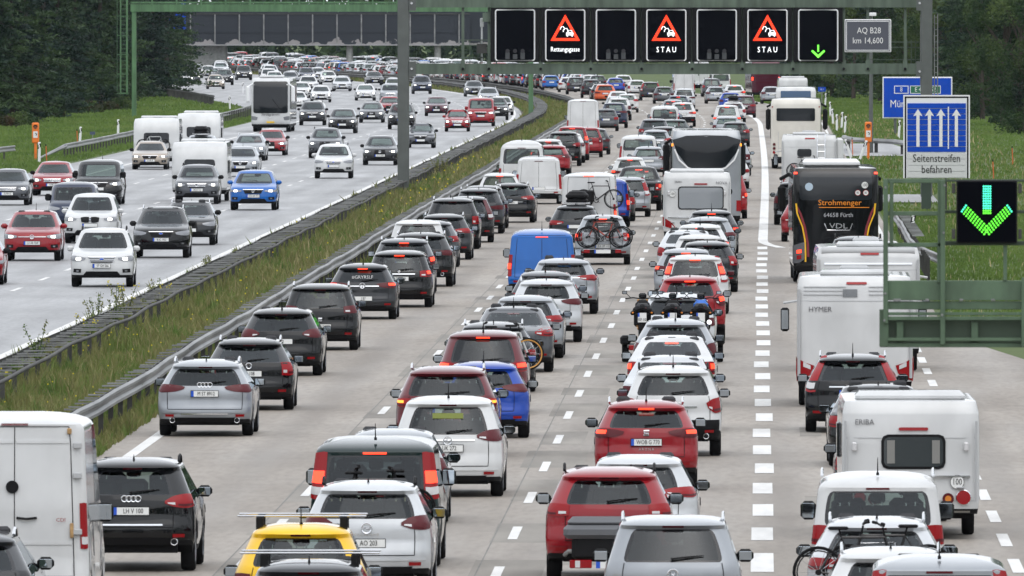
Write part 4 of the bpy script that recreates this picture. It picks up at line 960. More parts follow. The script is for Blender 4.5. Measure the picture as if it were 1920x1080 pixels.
def seat_mb():
    if 's' not in _S:
        m=MB(); m.box((-.24,-.06,-.35),(.24,.10,.30),SEAT,.07); m.box((-.12,-.03,.33),(.12,.06,.52),SEAT,.05); m.box((-.08,.0,.28),(-.06,.02,.36),CHR); m.box((.06,.0,.28),(.08,.02,.36),CHR); _S['s']=m; _S['m']=m.mesh('seat',40)
    return _S['s'],_S['m']
TLS={ # name: (top polyline, bottom polyline) as (t, dz)
 'c':([(.66,.08),(.8,.10),(.95,.11),(1.06,.10)],[(.64,-.07),(.8,-.08),(.95,-.08),(1.06,-.05)]),
 'w':([(.44,.045),(.6,.075),(.8,.09),(.95,.095),(1.10,.085)],[(.46,.0),(.6,-.045),(.8,-.065),(.95,-.07),(1.10,-.03)]),
 'tri':([(.55,.03),(.7,.10),(.88,.13),(1.10,.13)],[(.55,-.01),(.7,-.06),(.88,-.08),(1.10,-.05)]),
 'v':([(.895,.30),(.95,.31),(1.05,.30)],[(.89,-.30),(.95,-.31),(1.05,-.30)]),
 'tall':([(.80,.56),(.86,.57),(.99,.55)],[(.78,-.13),(.9,-.14),(1.07,-.10)]),
 'blk':([(.76,.13),(.9,.14),(1.06,.13)],[(.74,-.13),(.9,-.14),(1.05,-.12)]),
 'drop':([(.70,.06),(.84,.14),(1.05,.17)],[(.74,-.04),(.86,-.13),(1.04,-.10)]),
}
def badge_node(s,b,z,fn,front=False,size=.07):
    y=(yF(s,z)+.03) if front else (yR(s,z)-.03); m=MB(); d=1 if front else -1
    if b=='rings':
        for k in range(4): m.torus(((k-1.5)*size*.95,y,z),size*.62,.010,CHR,'y',16,5)
    elif b=='vw':
        m.torus((0,y,z),size,.010,CHR,'y',20,5)
        for a,c in (((-.6,.75),(-.12,-.05)),((.6,.75),(.12,-.05)),((-.95,.15),(-.38,-.85)),((.95,.15),(.38,-.85)),((-.38,-.85),(0,.0)),((.38,-.85),(0,0.))): m.tube([(a[0]*size,y,z+a[1]*size),(c[0]*size,y,z+c[1]*size)],.007,CHR,4)
    elif b=='bolt': m.torus((0,y,z),size,.011,CHR,'y',20,5); m.tube([(-size*1.1,y,z-size*.12),(size*.1,y,z+size*.18),(-.1*size,y,z-size*.18),(size*1.1,y,z+size*.12)],.009,CHR,4)
    elif b=='s': m.tube([(size*.7,y,z+size*.55),(-size*.6,y,z+size*.55),(-size*.6,y,z+.05*size),(size*.6,y,z-.05*size),(size*.6,y,z-size*.55),(-size*.7,y,z-size*.55)],.013,CHR,4)
    elif b=='roundel': m.disc((0,y,z),size*.8,BLK,'y',18,.02); m.disc((0,y+.008*d,z),size*.55,PLW,'y',16,.02); m.box((-.03,y+d*.012-.006,z),(0,y+d*.012+.006,z+.03),PLB); m.box((0,y+d*.012-.006,z-.03),(.03,y+d*.012+.006,z),PLB)
    elif b=='oval': m.disc((0,y,z),size*.9,CHR,'y',18,.02); v=m.v; m.v=[(p[0]*1.2,p[1],z+(p[2]-z)*.55) for p in v]; k=MB(); k.disc((0,y+.008*d,z),size*.75,PLB,'y',18,.02); k.v=[(p[0]*1.2,p[1],z+(p[2]-z)*.55) for p in k.v]; m.merge(k)
    elif b=='star':
        m.torus((0,y,z),size,.010,CHR,'y',20,5)
        for a in (90,210,330): m.tube([(0,y,z),(size*math.cos(R(a)),y,z+size*math.sin(R(a)))],.009,CHR,4)
    elif b=='diamond': m.tube([(0,y,z+size),(size*.6,y,z),(0,y,z-size),(-size*.6,y,z),(0,y,z+size)],.014,CHR,4)
    elif b=='disc': m.torus((0,y,z),size*.8,.012,CHR,'y',18,5); m.tube([(-size*.5,y,z-.2*size),(0,y,z+.5*size),(size*.5,y,z-.2*size)],.010,CHR,4)
    else: m.torus((0,y,z),size*.6,.012,CHR,'y',14,5)
    return node('badge',m)
def plate_node(s,z,front,txt=None,w_=.52):
    y=(yF(s,z)+.035) if front else (yR(s,z)-.035); m=MB(); m.box((-w_/2-.01,min(y,y+(.02 if front else .0)),z-.065),(w_/2+.01,y+.02,z+.065),BLK)
    y0=y+.02 if front else y-.004
    m.box((-w_/2,y0,z-.055),(w_/2,y0+.004,z+.055),PLW); 
    bx=(-w_/2,-w_/2+.05) if not front else (w_/2-.05,w_/2)
    m.box((bx[0],y0-.003 if not front else y0,z-.055),(bx[1],y0+.004 if not front else y0+.007,z+.055),PLB)
    kids=[]
    if txt: kids=[dict(name='lettering',mesh=textmesh(txt,.075,INK,.002,.74),mb=None,loc=(.03 if not front else -.03,y0-.004 if not front else y0+.008,z),rot=(0,0,math.pi if front else 0))]
    return node('number_plate',m,kids,smooth=None)
def car_nodes(s, lod=0):
    N=[]; sh=shell(s); zr,zs_,zf=s['rows']; L,W,H=s['L'],s['W'],s['H']; gb=s['gb']; oncoming=s.get('on',0); S=s
    body=sh.pop('body')
    # shut lines and trim
    if s['kind'] not in('hvan',) or 1:
        zl=s['zbr']+.26; tk=.008
        if s['kind'] in('van','hvan') and not s['glass']:
            H_=min(H-.1,s.get('doorH',H-.16)); patch(s,BLK,[(-.006,H_),(.006,H_)],[(-.006,zl),(.006,zl)],o=.006,th=.01,nv=10,mb=body)
            for q in (.80,-.80): patch(s,BLK,[(q-.006,H_),(q+.006,H_)],[(q-.006,zl),(q+.006,zl)],o=.006,th=.01,nv=10,mb=body)
            for z in (zl,H_): patch(s,BLK,[(-.80,z+.005),(.80,z+.005)],[(-.80,z-.005),(.80,z-.005)],o=.006,th=.01,nv=1,nu=8,mb=body)
            for z in s.get('creases',()): patch(s,PH,[(-.78,z+.02),(-.02,z+.02)],[(-.78,z-.02),(-.02,z-.02)],o=.012,th=.02,nv=1,nu=6,mb=body); patch(s,PH,[(.02,z+.02),(.78,z+.02)],[(.02,z-.02),(.78,z-.02)],o=.012,th=.02,nv=1,nu=6,mb=body)
        elif s['kind']!='saloon':
            q=s['ugb']*.93
            for sg in (1,-1): patch(s,BLK,[(sg*(q+.0),gb-.01),(sg*(q+.012),gb-.01)],[(sg*(q-.02),zl),(sg*(q-.008),zl)],o=.005,th=.01,nv=6,mb=body)
            patch(s,BLK,[(-q+.02,zl+.006),(q-.02,zl+.006)],[(-q+.02,zl-.006),(q-.02,zl-.006)],o=.006,th=.01,nv=1,nu=8,mb=body)
        else:
            patch(s,BLK,[(-.75,.615),(.75,.615)],[(-.75,.605),(.75,.605)],o=.006,th=.01,nv=1,nu=8,mb=body)
        if not s['clad'] and s['kind'] not in('hvan',): # dark lower diffuser
            patch(s,BLK,[(-.72,s['zbr']+.10),(.72,s['zbr']+.10)],[(-.66,s['zbr']+.0),(.66,s['zbr']+.0)],o=.012,th=.04,nv=2,nu=8,mb=body)
        # bumper crease line below plate
        patch(s,PH if not s['clad'] else BLK,[(-.9,zl-.05),(.9,zl-.05)],[(-.9,zl-.075),(.9,zl-.075)],o=.02,th=.03,nv=1,nu=10,mb=body)
    N.append(node('body',body))
    for k in ('rear_window','windscreen'):
        if k in sh:
            kids=[]
            if k=='rear_window' and s['wiper'] and lod<2:
                zg=gb+.05; y=yR(s,zg)-.03; w=MB(); yy=rpt(s,.4,zg+.06,.03)[1]; w.tube([(0,y+.02,gb+.0),(0.0,y-.01,zg-.01)],.014,BLK,5); w.tube([(-.03,y-.012,zg-.005),(.20*W/1.8,(y+yy)/2-.01,zg+.02),(.40*W/1.8,yy,zg+.035)],[.014,.012,.007],BLK,5); kids.append(node('wiper',w))
            N.append(node(k,sh[k],kids))
    for k,mb in sh.items():
        if k.startswith('side_window'): N.append(node('side_window',mb))
    # tail lights
    stl,zc=s['tl']; top,bot=TLS[stl]; lm=REDD if s.get('dkl') else REDL; lit=s.get('lit',0)
    for mir in (0,1):
        T=[(a,zc+b) for a,b in top]; B=[(a,zc+b) for a,b in bot]; kids=[]
        def sub(a0,a1,b0,b1,m,o):
            t_=[(B[0][0]+(B[-1][0]-B[0][0])*a,0) for a in (0,1)]
            nn=5; tt=[];bb=[]
            for i in range(nn):
                a=a0+(a1-a0)*i/(nn-1); kx=np.linspace(0,1,len(T)); X=lambda P,c: float(np.interp(a,kx,[p[c] for p in P]))
                tx,tz,bx,bz=X(T,0),X(T,1),X(B,0),X(B,1); tt.append((bx+(tx-bx)*b1,bz+(tz-bz)*b1)); bb.append((bx+(tx-bx)*b0,bz+(tz-bz)*b0))
            return patch(s,m,tt,bb,o=o,th=.01,nv=2,mirror=bool(mir))
        lamp=patch(s,lm,T,B,o=.014,th=.05,nv=3,nu=7,mirror=bool(mir))
        if stl in('v','tall'):
            kids.append(node('reverse_lens',sub(.12,.88,.10,.26,WHL,.02)))
            if lit: kids.append(node('brake_light',sub(.15,.85,.34,.60,GLOW,.022)))
        else:
            if stl!='w' or not s.get('dkl'): kids.append(node('reverse_lens',sub(.10,.36,.20,.42,WHL,.02)))
            kids.append(node('inner_lens',sub(.45,.92,.14,.30,REDD,.02)))
            if lit: kids.append(node('brake_light',sub(.50,.9,.45,.85,GLOW,.022)))
            elif s.get('ind'): kids.append(node('brake_light',sub(.6,.9,.45,.75,AMB,.022)))
        N.append(node('tail_light',lamp,kids if lod<2 else kids[-1:]))
        rz=s['zbr']+.14
        if s['kind'] not in('hvan',): N.append(node('reflector',patch(s,REDL,[(.66,rz+.025),(.84,rz+.025)],[(.66,rz-.025),(.84,rz-.025)],o=.022,th=.02,nv=1,nu=3,mirror=bool(mir))))
    # third brake light
    z3=min(H-.06,s['gt']+.035) if s['kind'] not in('hvan',) else H-.13
    if s['kind']=='saloon': z3=s['gt']-.02
    m3=patch(s,GLOW if lit else REDD,[(-.2,z3+.014),(.2,z3+.014)],[(-.2,z3-.014),(.2,z3-.014)],o=.012,th=.02,nv=1,nu=3); N.append(node('third_brake_light',m3))
    # plate, badge
    N.append(node('plate_recess',patch(s,BLK if s['clad'] else PH,[(-.38,s['plz']+.09),(.38,s['plz']+.09)],[(-.36,s['plz']-.085),(.36,s['plz']-.085)],o=.002,th=.01,nv=1,nu=3)) if 0 else plate_node(s,s['plz'],False,s.get('txt')))
    if s['bad']: N.append(badge_node(s,s['bad'],s.get('badz',min(gb-.06,s['plz']+.16)),rpt))
    if s.get('bar'): N.append(node('chrome_strip',patch(s,CHR,[(-.5,s['bar']+.012),(.5,s['bar']+.012)],[(-.5,s['bar']-.012),(.5,s['bar']-.012)],o=.02,th=.02,nv=1,nu=6)))
    if s.get('word'): N.append(dict(name='lettering',mb=None,mesh=textmesh(s['word'][0],s['word'][1],CHR,.003,.9),loc=(s['word'][2],yR(s,s['word'][3])-.022,s['word'][3]),kids=[]))
    if s['exh']:
        for q in ((1,-1) if s['exh']==2 else (1,)): 
            m=MB(); zz_=s['zbr']+.05; m.torus((q*W*.34,yR(s,zz_)-.0,zz_),.045,.012,CHR,'y',14,5); m.disc((q*W*.34,yR(s,zz_)+.0,zz_),.04,BLK,'y',12,.03); N.append(node('exhaust',m))
    # front
    f=s['fr']; zc=s['cb']-.30; kids=[]
    for mir in (0,1):
        T=[(.52,zc+.035),(.7,zc+.075),(.9,zc+.10),(1.12,zc+.10)]; B=[(.54,zc-.02),(.7,zc-.055),(.9,zc-.065),(1.10,zc-.03)]
        if f=='slim': T=[(.50,zc+.03),(.7,zc+.05),(.9,zc+.06),(1.12,zc+.075)]; B=[(.50,zc-.015),(.7,zc-.04),(.9,zc-.04),(1.10,zc-.01)]
        kids=[node('glow',patch(s,HDL,[(.68,zc+.045),(.82,zc+.05)],[(.68,zc-.025),(.82,zc-.03)],fn=fpt,o=.03,th=.01,nv=2,nu=2,mirror=bool(mir)))] if (s.get('hl') and lod<3) else []
        if oncoming or lod<1: N.append(node('headlight',patch(s,CLR,T,B,fn=fpt,o=.016,th=.05,nv=3,nu=7,mirror=bool(mir)),kids))
        if oncoming: 
            z=s['zbf']+.20; N.append(node('fog_light',patch(s,BLK,[(.66,z+.06),(.9,z+.07)],[(.68,z-.05),(.92,z-.04)],fn=fpt,o=.012,th=.03,nv=2,nu=3,mirror=bool(mir)),[node('fog_lens',patch(s,CLR,[(.74,z+.03),(.82,z+.03)],[(.74,z-.02),(.82,z-.02)],fn=fpt,o=.02,th=.01,nv=1,nu=2,mirror=bool(mir)))]))
    if oncoming or lod<1:
        gz=zc-.0; gw=.44
        if f=='kid':
            for mir in (0,1): N.append(node('grille',patch(s,BLK,[(.04,gz+.09),(.2,gz+.10),(.36,gz+.07)],[(.05,gz-.10),(.2,gz-.11),(.33,gz-.08)],fn=fpt,o=.02,th=.03,nv=3,nu=5,mirror=bool(mir))))
        elif f=='tall': N.append(node('grille',patch(s,BLK,[(-.30,gz+.10),(.30,gz+.10)],[(-.34,gz-.20),(.34,gz-.20)],fn=fpt,o=.02,th=.03,nv=3,nu=5)))
        elif f=='ev': N.append(node('grille',patch(s,CHR,[(-.5,gz+.012),(.5,gz+.012)],[(-.5,gz-.005),(.5,gz-.005)],fn=fpt,o=.02,th=.02,nv=1,nu=6)))
        else:
            g=[node('chrome_strip',patch(s,CHR,[(-gw,gz+.075),(gw,gz+.075)],[(-gw,gz+.055),(gw,gz+.055)],fn=fpt,o=.03,th=.02,nv=1,nu=6))]
            if f=='bars':
                for q in (-.055,-.01,.035): g.append(node('chrome_strip',patch(s,CHR,[(-gw+.03,gz+q+.007),(gw-.03,gz+q+.007)],[(-gw+.03,gz+q-.007),(gw-.03,gz+q-.007)],fn=fpt,o=.03,th=.02,nv=1,nu=6)))
            N.append(node('grille',patch(s,BLK,[(-gw,gz+.07),(gw,gz+.07)],[(-gw+.10,gz-.10),(gw-.10,gz-.10)],fn=fpt,o=.018,th=.03,nv=3,nu=6),g if oncoming else []))
        z=s['zbf']+.13; N.append(node('lower_intake',patch(s,BLK,[(-.50,z+.06),(.50,z+.06)],[(-.62,z-.06),(.62,z-.06)],fn=fpt,o=.014,th=.03,nv=2,nu=6)))
        N.append(plate_node(s,s.get('fplz',zc-.20),True,s.get('ftxt')))
        if s['bad'] and oncoming: N.append(badge_node(s,s['bad'],zc+.0,fpt,True,.065))
    # wheels
    t=s['tw']; xw=W/2*.985-t/2
    for y in (s['ro'],L-s['fo']):
        for sg in (1,-1): N.append(wheel_node(s['wr'],t,sg*xw,y))
    # mirrors
    ym=yF(s,s['cb'])-s['fc']*1.0-.25; zm=s['mirz']
    for sg in (1,-1):
        m=MB(); x0=sg*(W/2*.93); x1=sg*(W/2+.16); h_=.085 if s['kind'] not in('van','hvan') else .13
        m.box((min(x0,x1),ym-.02,zm-h_),(max(x0,x1),ym+.14,zm+h_),PH if s['mirp'] else BLK,.055); m.tube([(sg*(Wd(s,s['sb'])-.02),ym+.06,zm-.05),(x0+sg*.05,ym+.05,zm-.03)],.03,BLK,6)
        g=MB(); g.box((min(x0+sg*.03,x1-sg*.025),ym-.028,zm-h_+.028),(max(x0+sg*.03,x1-sg*.025),ym-.021,zm+h_-.028),MIRG,.02); N.append(node('mirror',m,[node('mirror_glass',g,smooth=None)] if lod<2 else []))
    if s['rails']:
        ya=yR(s,H-.05)+s['rc']+.05; yb=yF(s,H-.06)-s['fc']+.15
        for sg in (1,-1):
            x=sg*Wd(s,s['st']+.03)*.95; m=MB(); z=H-.045; m.tube([(x,ya,z-.0),(x,ya+.12,z+.07),(x,(ya+yb)/2,z+.085),(x,yb-.15,z+.06),(x,yb,z-.03)],.02,CHR if s['rails']==1 else BLK,6); N.append(node('roof_rail',m))
    if s.get('bars'):
        ya=yR(s,H-.05)+s['rc']+.1
        for q in (ya,ya+.9):
            m=MB(); m.box((-W*.48,q-.03,H+.07),(W*.48,q+.03,H+.095),CHR,.01); 
            for sg in (1,-1): m.box((sg*W*.31-.05,q-.05,H-.12),(sg*W*.31+.05,q+.05,H+.07),BLK,.01)
            N.append(node('roof_bar',m))
    if s['ant']=='fin': m=MB(); y=yR(s,H-.05)+.22; m.add([(-.018,y,H-.015),(.018,y,H-.015),(0,y+.14,H-.01),(0,y+.02,H+.065)],[(0,1,3),(1,2,3),(2,0,3)],BLK); N.append(node('antenna',m))
    elif s['ant']=='rod': m=MB(); y=yR(s,H-.05)+.2; m.tube([(0,y,H-.02),(0,y-.12,H+.22)],[.012,.005],BLK,5); m.box((-.02,y-.03,H-.03),(.02,y+.04,H+.01),BLK); N.append(node('antenna',m))
    if lod==0 and s['seats']:
        sm,me=seat_mb(); zz_=s['sb']+.03; bw=W*.22
        yb_=yR(s,gb)+.75 if s['kind']!='saloon' else yR(s,gb)+.85
        for x in (-W*.25,0,W*.25): N.append(dict(name='seat',mb=sm,mesh=me,loc=(x,yb_,zz_),scale=(.9,1,.85),kids=[]))
        for x in (-bw,bw): N.append(dict(name='seat',mb=sm,mesh=me,loc=(x,L*.50,zz_+.02),kids=[]))
        m=MB(); m.box((-W*.4,yF(s,s['cb'])-.45,s['cb']-.2),(W*.4,yF(s,s['cb'])-.05,s['cb']-.02),INT,.05); N.append(node('dashboard',m))
    return N
def flatten(N,loc=(0,0,0)):
    out=MB(); out.mi(PH)
    for d in N:
        l=tuple(a+b for a,b in zip(loc,d.get('loc',(0,0,0))))
        if d.get('mb'):
            b=d['mb']
            if d.get('rot') and abs(d['rot'][2]-math.pi)<.01: c=MB(); c.merge(b); c.v=[(-p[0],-p[1],p[2]) for p in c.v]; b=c
            out.merge(b,l)
        if d.get('kids'): k=flatten(d['kids'],l); out.merge(k)
    return out
def instantiate(N,parent,pm,depth=0):
    for d in N:
        if 'mesh' not in d: d['mesh']=d['mb'].mesh(d['name'],d.get('smooth',38))
        o=link(d['name'],d['mesh'],parent,d.get('loc',(0,0,0)),d.get('rot',(0,0,0)),d.get('scale'))
        for i,m in enumerate(d['mesh'].materials):
            if m is PH: sl=o.material_slots[i]; sl.link='OBJECT'; sl.material=pm
        if d.get('kids'): instantiate(d['kids'],o,pm,depth+1)
# ------------------------------------------------------------------ bicycles, motorcycles, caravans, coaches
def bicycle_mb(fc, tyre=TYRE, wall=None):
    """side-on bicycle, wheels in the x,z plane, centred on x; returns part meshes"""
    r=.34; wb=.53; out=[]
    for sg in (-1,1):
        w=MB(); w.torus((sg*wb,0,r),r-.015,.022,tyre,'y',28,6)
        if wall: w.torus((sg*wb,-.012,r),r-.04,.016,wall,'y',28,5)
        for k in range(10): a=R(36*k); w.tube([(sg*wb,0,r),(sg*wb+math.cos(a)*(r-.05),0,r+math.sin(a)*(r-.05))],.0035,CHR,3,False)
        w.torus((sg*wb,0,r),r-.055,.010,CHR,'y',24,4); w.disc((sg*wb,0,r),.04,BLK,'y',10,.08); out.append(('wheel',w))
    f=MB(); bb=(-.08,0,.30); st=(-.22,0,.80); hd=(.36,0,.80); hb=(.40,0,.66); rw=(-wb,0,r); fw=(wb,0,r)
    for a,b,t in ((bb,st,.02),(bb,hb,.028),(st,hd,.02),(hd,hb,.024),(rw,bb,.014),(rw,st,.013),(hb,fw,.02)): f.tube([a,b],t,fc,6)
    out.append(('frame',f)); h=MB(); h.tube([hd,(.33,0,.93)],.016,BLK,6); h.tube([(.30,-.30,.98),(.33,-.1,.95),(.33,.1,.95),(.30,.30,.98)],.015,BLK,6); h.tube([(.30,-.3,.98),(.26,-.38,.99)],.022,BLK,6); h.tube([(.30,.3,.98),(.26,.38,.99)],.022,BLK,6); out.append(('handlebar',h))
    s=MB(); s.tube([st,(-.25,0,.90)],.014,BLK,6); s.box((-.40,-.07,.90),(-.13,.07,.945),BLK,.02); out.append(('saddle',s))
    c=MB(); c.torus((-.08,.04,.30),.09,.012,BLK,'y',16,4); c.tube([(-.08,.07,.30),(.04,.08,.20)],.012,CHR,5); c.tube([(-.08,-.07,.30),(-.20,-.08,.40)],.012,CHR,5); out.append(('crank',c))
    return out
_B={}
def bicycle(loc,rz,fc,lab,grp=None,wall=None,tilt=0.):
    k=(fc.name,bool(wall))
    if k not in _B: _B[k]=[(n,m.mesh(n,50)) for n,m in bicycle_mb(fc,wall=wall)]
    e=tag(empty('bicycle',loc,rz),lab,'bicycle',grp); e.rotation_euler=(tilt,0,rz)
    for n,m in _B[k]: link(n,m,e)
    return e
def motorcycle(loc,lab,fork,accent,plate,txt):
    e=tag(empty('motorcycle',loc),lab,'motorcycle','motorcycles on the trailer')
    for y,nm in ((.34,'wheel'),(1.75,'wheel')):
        w=MB(); w.torus((0,y,.32),.24,.085,TYRE,'x',28,8); w.torus((0,y,.32),.19,.02,RIM,'x',20,5); w.disc((0,y,.32),.06,BLK,'x',12,.14)
        for k in range(6): a=R(60*k); w.tube([(0,y,.32),(0,y+math.cos(a)*.19,.32+math.sin(a)*.19)],.012,RIM,4,False)
        part(nm,w,e)
    m=MB(); m.box((-.20,.55,.35),(.20,1.2,.75),BLK,.08); m.box((-.17,.9,.72),(.17,1.45,1.0),accent,.09); part('engine_and_tank',m,e)
    m=MB(); m.box((-.15,.20,.80),(.15,.95,.93),SEAT,.05); m.box((-.22,.10,.74),(.22,.55,.86),BLK,.05); part('seat',m,e)
    m=MB(); m.tube([(-.24,.3,.70),(-.12,.12,.78),(0,.04,.84),(.12,.12,.78),(.24,.3,.70)],[.05,.06,.05,.06,.05],BLK,6); m.tube([(0,.1,.9),(0,.34,.5)],[.05,.12],BLK,6); m.box((-.10,.05,.79),(.10,.09,.85),REDL,.02); part('tail_light',m,e)
    m=MB(); m.box((-.10,.02,.50),(.10,.035,.72),PLW); m.box((-.10,.015,.63),(-.06,.02,.72),PLB); p=part('number_plate',m,e,None); 
    if txt: link('lettering',textmesh(txt,.07,INK,.002,.8),p,loc=(0,.012,.56))
    for sg in (-1,1):
        m=MB(); m.tube([(sg*.10,1.72,.36),(sg*.10,1.38,1.0)],.028,fork,6); part('fork',m,e)
        m=MB(); m.tube([(sg*.09,.34,.34),(sg*.13,.75,.45)],.03,fork,6); part('swing_arm',m,e)
        m=MB(); m.tube([(0,1.32,1.02),(sg*.22,1.28,1.05),(sg*.40,1.18,1.03)],.016,BLK,6); part('handlebar',m,e)
        m=MB(); m.tube([(sg*.28,1.26,1.05),(sg*.40,1.24,1.17)],.008,BLK,4); m.box((sg*.42-.06,1.22,1.13),(sg*.42+.06,1.25,1.21),BLK,.03); g=MB(); g.box((sg*.42-.045,1.212,1.145),(sg*.42+.045,1.22,1.195),MIRG); mm=part('mirror',m,e); part('mirror_glass',g,mm,None)
        m=MB(); m.tube([(0,.12,.72),(sg*.20,.12,.72)],.008,BLK,4); m.box((sg*.22-.025,.09,.70),(sg*.22+.025,.14,.74),AMBL,.01); part('indicator',m,e)
    m=MB(); m.tube([(.17,.7,.34),(.20,.25,.50)],[.05,.06],CHR,8); part('exhaust',m,e)
    m=MB(); m.box((-.09,1.42,1.02),(.09,1.50,1.16),OPQ,.04); part('windshield',m,e)
    return e
def box_spec(kind,L,W,H,zb,**o):
    s=dict(BASE); s.update(kind=kind,L=L,W=W,H=H,zs=zb,zbr=zb,zbf=zb,gb=H*.55,gt=H-.22,sb=H*.55,st=H-.20,cb=H*.55,ct=H-.22,ugb=.8,ugt=.8,rc=.10,rn=7.,fc=.22,fn=4.,glass=False,side=False,clad=0,arch=0,wr=.33,tw=.2,ro=L*.4,fo=L*.35,ant='',wiper=0,seats=0)
    s['rp']=[(0,.05),(zb,.05),(zb+.12,0),(H-.5,.02),(H-.2,.07),(H-.06,.16),(H,.4)]
    s['fp']=[(0,L-.3),(zb,L-.25),(zb+.2,L-.02),(H*.5,L-.02),(H-.5,L-.15),(H-.1,L-.42),(H,L-.8)]
    s['wp']=[(0,.96),(zb,.97),(zb+.2,1.),(H-.4,1.),(H-.12,.985),(H-.04,.95),(H,.90)]
    s.update(o)
    FR=[0,.1,.2,.32,.44,.55,.64,.72,.79,.86,.93,1.]; s['nl']=11
    def rw(z0,z1,zt): return [z0+(z1-z0)*f for f in FR]+[z1+(zt-z1)*g for g in [.05,.13,.35,.6,.85,.95,1.]]+[H-.05]
    zr=rw(zb,s['gb'],s['gt']); s['rows']=(zr,zr[:],zr[:]); s['rsz']=(zr+[H],[ip(z,s['rp']) for z in zr]+[ip(H,s['rp'])]); s['fsz']=(zr+[H],[ip(z,s['fp']) for z in zr]+[ip(H,s['fp'])])
    s['rows']=(zr,[zb+(z-zb) for z in zr],zr)
    return s
def box_body(s):
    sh=shell(s); b=sh.pop('body')
    for k,mb in sh.items():
        mb.mats=[PH if m in(GL,GLT,FRIT) else m for m in mb.mats]; b.merge(mb)
    b.mats=[PH if m in(INT,) else m for m in b.mats]
    return b
WGREY=mat('wheel_cover',(.4,.41,.42),.4)
def rpatch(s,m,x0,x1,z0,z1,o=.015,th=.03,fn=rpt,r=.0,nu=4):
    W=s['W']/2; t0,t1=x0/W,x1/W
    if r: 
        q=r/W; mid=[t0+q+(t1-t0-2*q)*k/7 for k in range(8)]; top=[(t0,z1-r),(t0+q*.3,z1-r*.3)]+[(t_,z1) for t_ in mid]+[(t1-q*.3,z1-r*.3),(t1,z1-r)]; bot=[(t0,z0+r),(t0+q*.3,z0+r*.3)]+[(t_,z0) for t_ in mid]+[(t1-q*.3,z0+r*.3),(t1,z0+r)]
        return patch(s,m,top,bot,fn=fn,o=o,th=th,nv=8)
    return patch(s,m,[(t0,z1),(t1,z1)],[(t0,z0),(t1,z0)],fn=fn,o=o,th=th,nv=5,nu=max(nu,6))
def caravan_nodes(L=6.0,W=2.25,H=2.55,words=(),lamp='round',win=(-.55,.85,1.25,1.80),front=0,hatch=1,winm=OPQ,curt=0,num=None,tandem=0):
    s=box_spec('caravan',L,W,H,.40,rc=.20,rn=5.); N=[]
    b=box_body(s); 
    for z in (H-.62,): b.merge(rpatch(s,WGREY,-W*.47,W*.47,z,z+.012,o=.008,th=.01,nu=10))
    b.box((-W/2+.1,.4,.32),(W/2-.1,L-.5,.5),BLK); N.append(node('body',b))
    fr=rpatch(s,BLK,win[0]-.04,win[1]+.04,win[2]-.04,win[3]+.04,o=.018,r=.1); g=rpatch(s,winm,win[0],win[1],win[2],win[3],o=.035,r=.08,th=.01); N.append(node('window',fr,[node('pane',g)]+([node('curtain',rpatch(s,mat('curtain',(.20,.20,.19),.9),x0_,x1_,win[2]+.05,win[3]-.05,o=.045,th=.005)) for x0_,x1_ in ((win[0]+.05,win[0]+.17),(win[1]-.17,win[1]-.05))] if curt else [])))
    N.append(node('third_brake_light',rpatch(s,REDL,-.23+ (win[0]+win[1])/2,.23+(win[0]+win[1])/2,win[3]+.10,win[3]+.15,o=.03,r=.02)))
    N.append(node('bumper_shelf',rpatch(s,CHR,-W*.42,W*.42,.98,1.0,o=.06,th=.05,nu=8)))
    for sg in (1,-1):
        x=sg*(W/2-.30)
        if lamp=='round':
            y=yR(s,.62); m=MB(); m.disc((x+sg*.05,y-.02,.66),.11,REDL,'y',20,.05); m.torus((x+sg*.05,y-.03,.66),.11,.012,CHR,'y',20,4); N.append(node('tail_light',m))
            m=MB(); m.disc((x-sg*.19,y-.02,.64),.09,REDD,'y',18,.05); m.disc((x-sg*.19,y-.035,.64),.05,mat('amber_lens',(.55,.18,.02),.2),'y',14,.04); N.append(node('indicator',m))
        else:
            T=[(.62,.62),(.75,.82),(1.02,1.02)]; B=[(.62,.55),(.75,.60),(1.02,.70)]; N.append(node('tail_light',patch(s,REDL,T,B,o=.02,th=.05,nu=6,mirror=sg<0),[node('inner_lens',patch(s,WHL,[(.66,.64),(.74,.74)],[(.66,.60),(.74,.62)],o=.03,th=.01,nu=2,mirror=sg<0))]))
        m=MB(); y=yR(s,H-.75); m.box((x-.05+sg*.1,y-.05,H-.82),(x+.03+sg*.1,y+.01,H-.68),WHL,.02); N.append(node('marker_lamp',m))
        m=MB(); m.tube([(sg*(W/2-.05),y-.02,H-.35),(sg*(W/2-.05),y-.02,.6)],.02,WGREY,5); N.append(node('corner_trim',m))
        wm,rm=wheel_mb(.33,.19); 
        for yy in ((L*.42,) if not tandem else (L*.38,L*.38+.8)): N.append(wheel_node(.33,.19,sg*(W/2-.13),yy))
        m=MB(); m.box((sg*(W/2-.02)-.06,L*.5,1.2),(sg*(W/2-.02)+.03,L*.5+.9,1.75),OPQ,.02); N.append(node('side_window',m))
    if hatch: m=MB(); m.box((-W*.40,.5,H-.08),(W*.40,1.6,H+.10),PH,.07); N.append(node('roof_hatch',m)); m=MB(); m.box((-.25,2.4,H-.05),(.25,2.9,H+.06),WGREY,.03); N.append(node('roof_vent',m))
    m=MB(); m.tube([(-.5,L-.2,.42),(0,L+1.0,.45)],.05,BLK,6); m.tube([(.5,L-.2,.42),(0,L+1.0,.45)],.05,BLK,6); m.box((-.3,L-.1,.4),(.3,L+.4,.85),PH,.05); N.append(node('drawbar',m))
    b.merge(rpatch(s,WGREY,-W*.46,W*.46,.60,.615,o=.008,th=.01,nu=10)); b.merge(rpatch(s,DIRT,-W*.44,W*.44,.42,.45,o=.006,th=.01,nu=10))
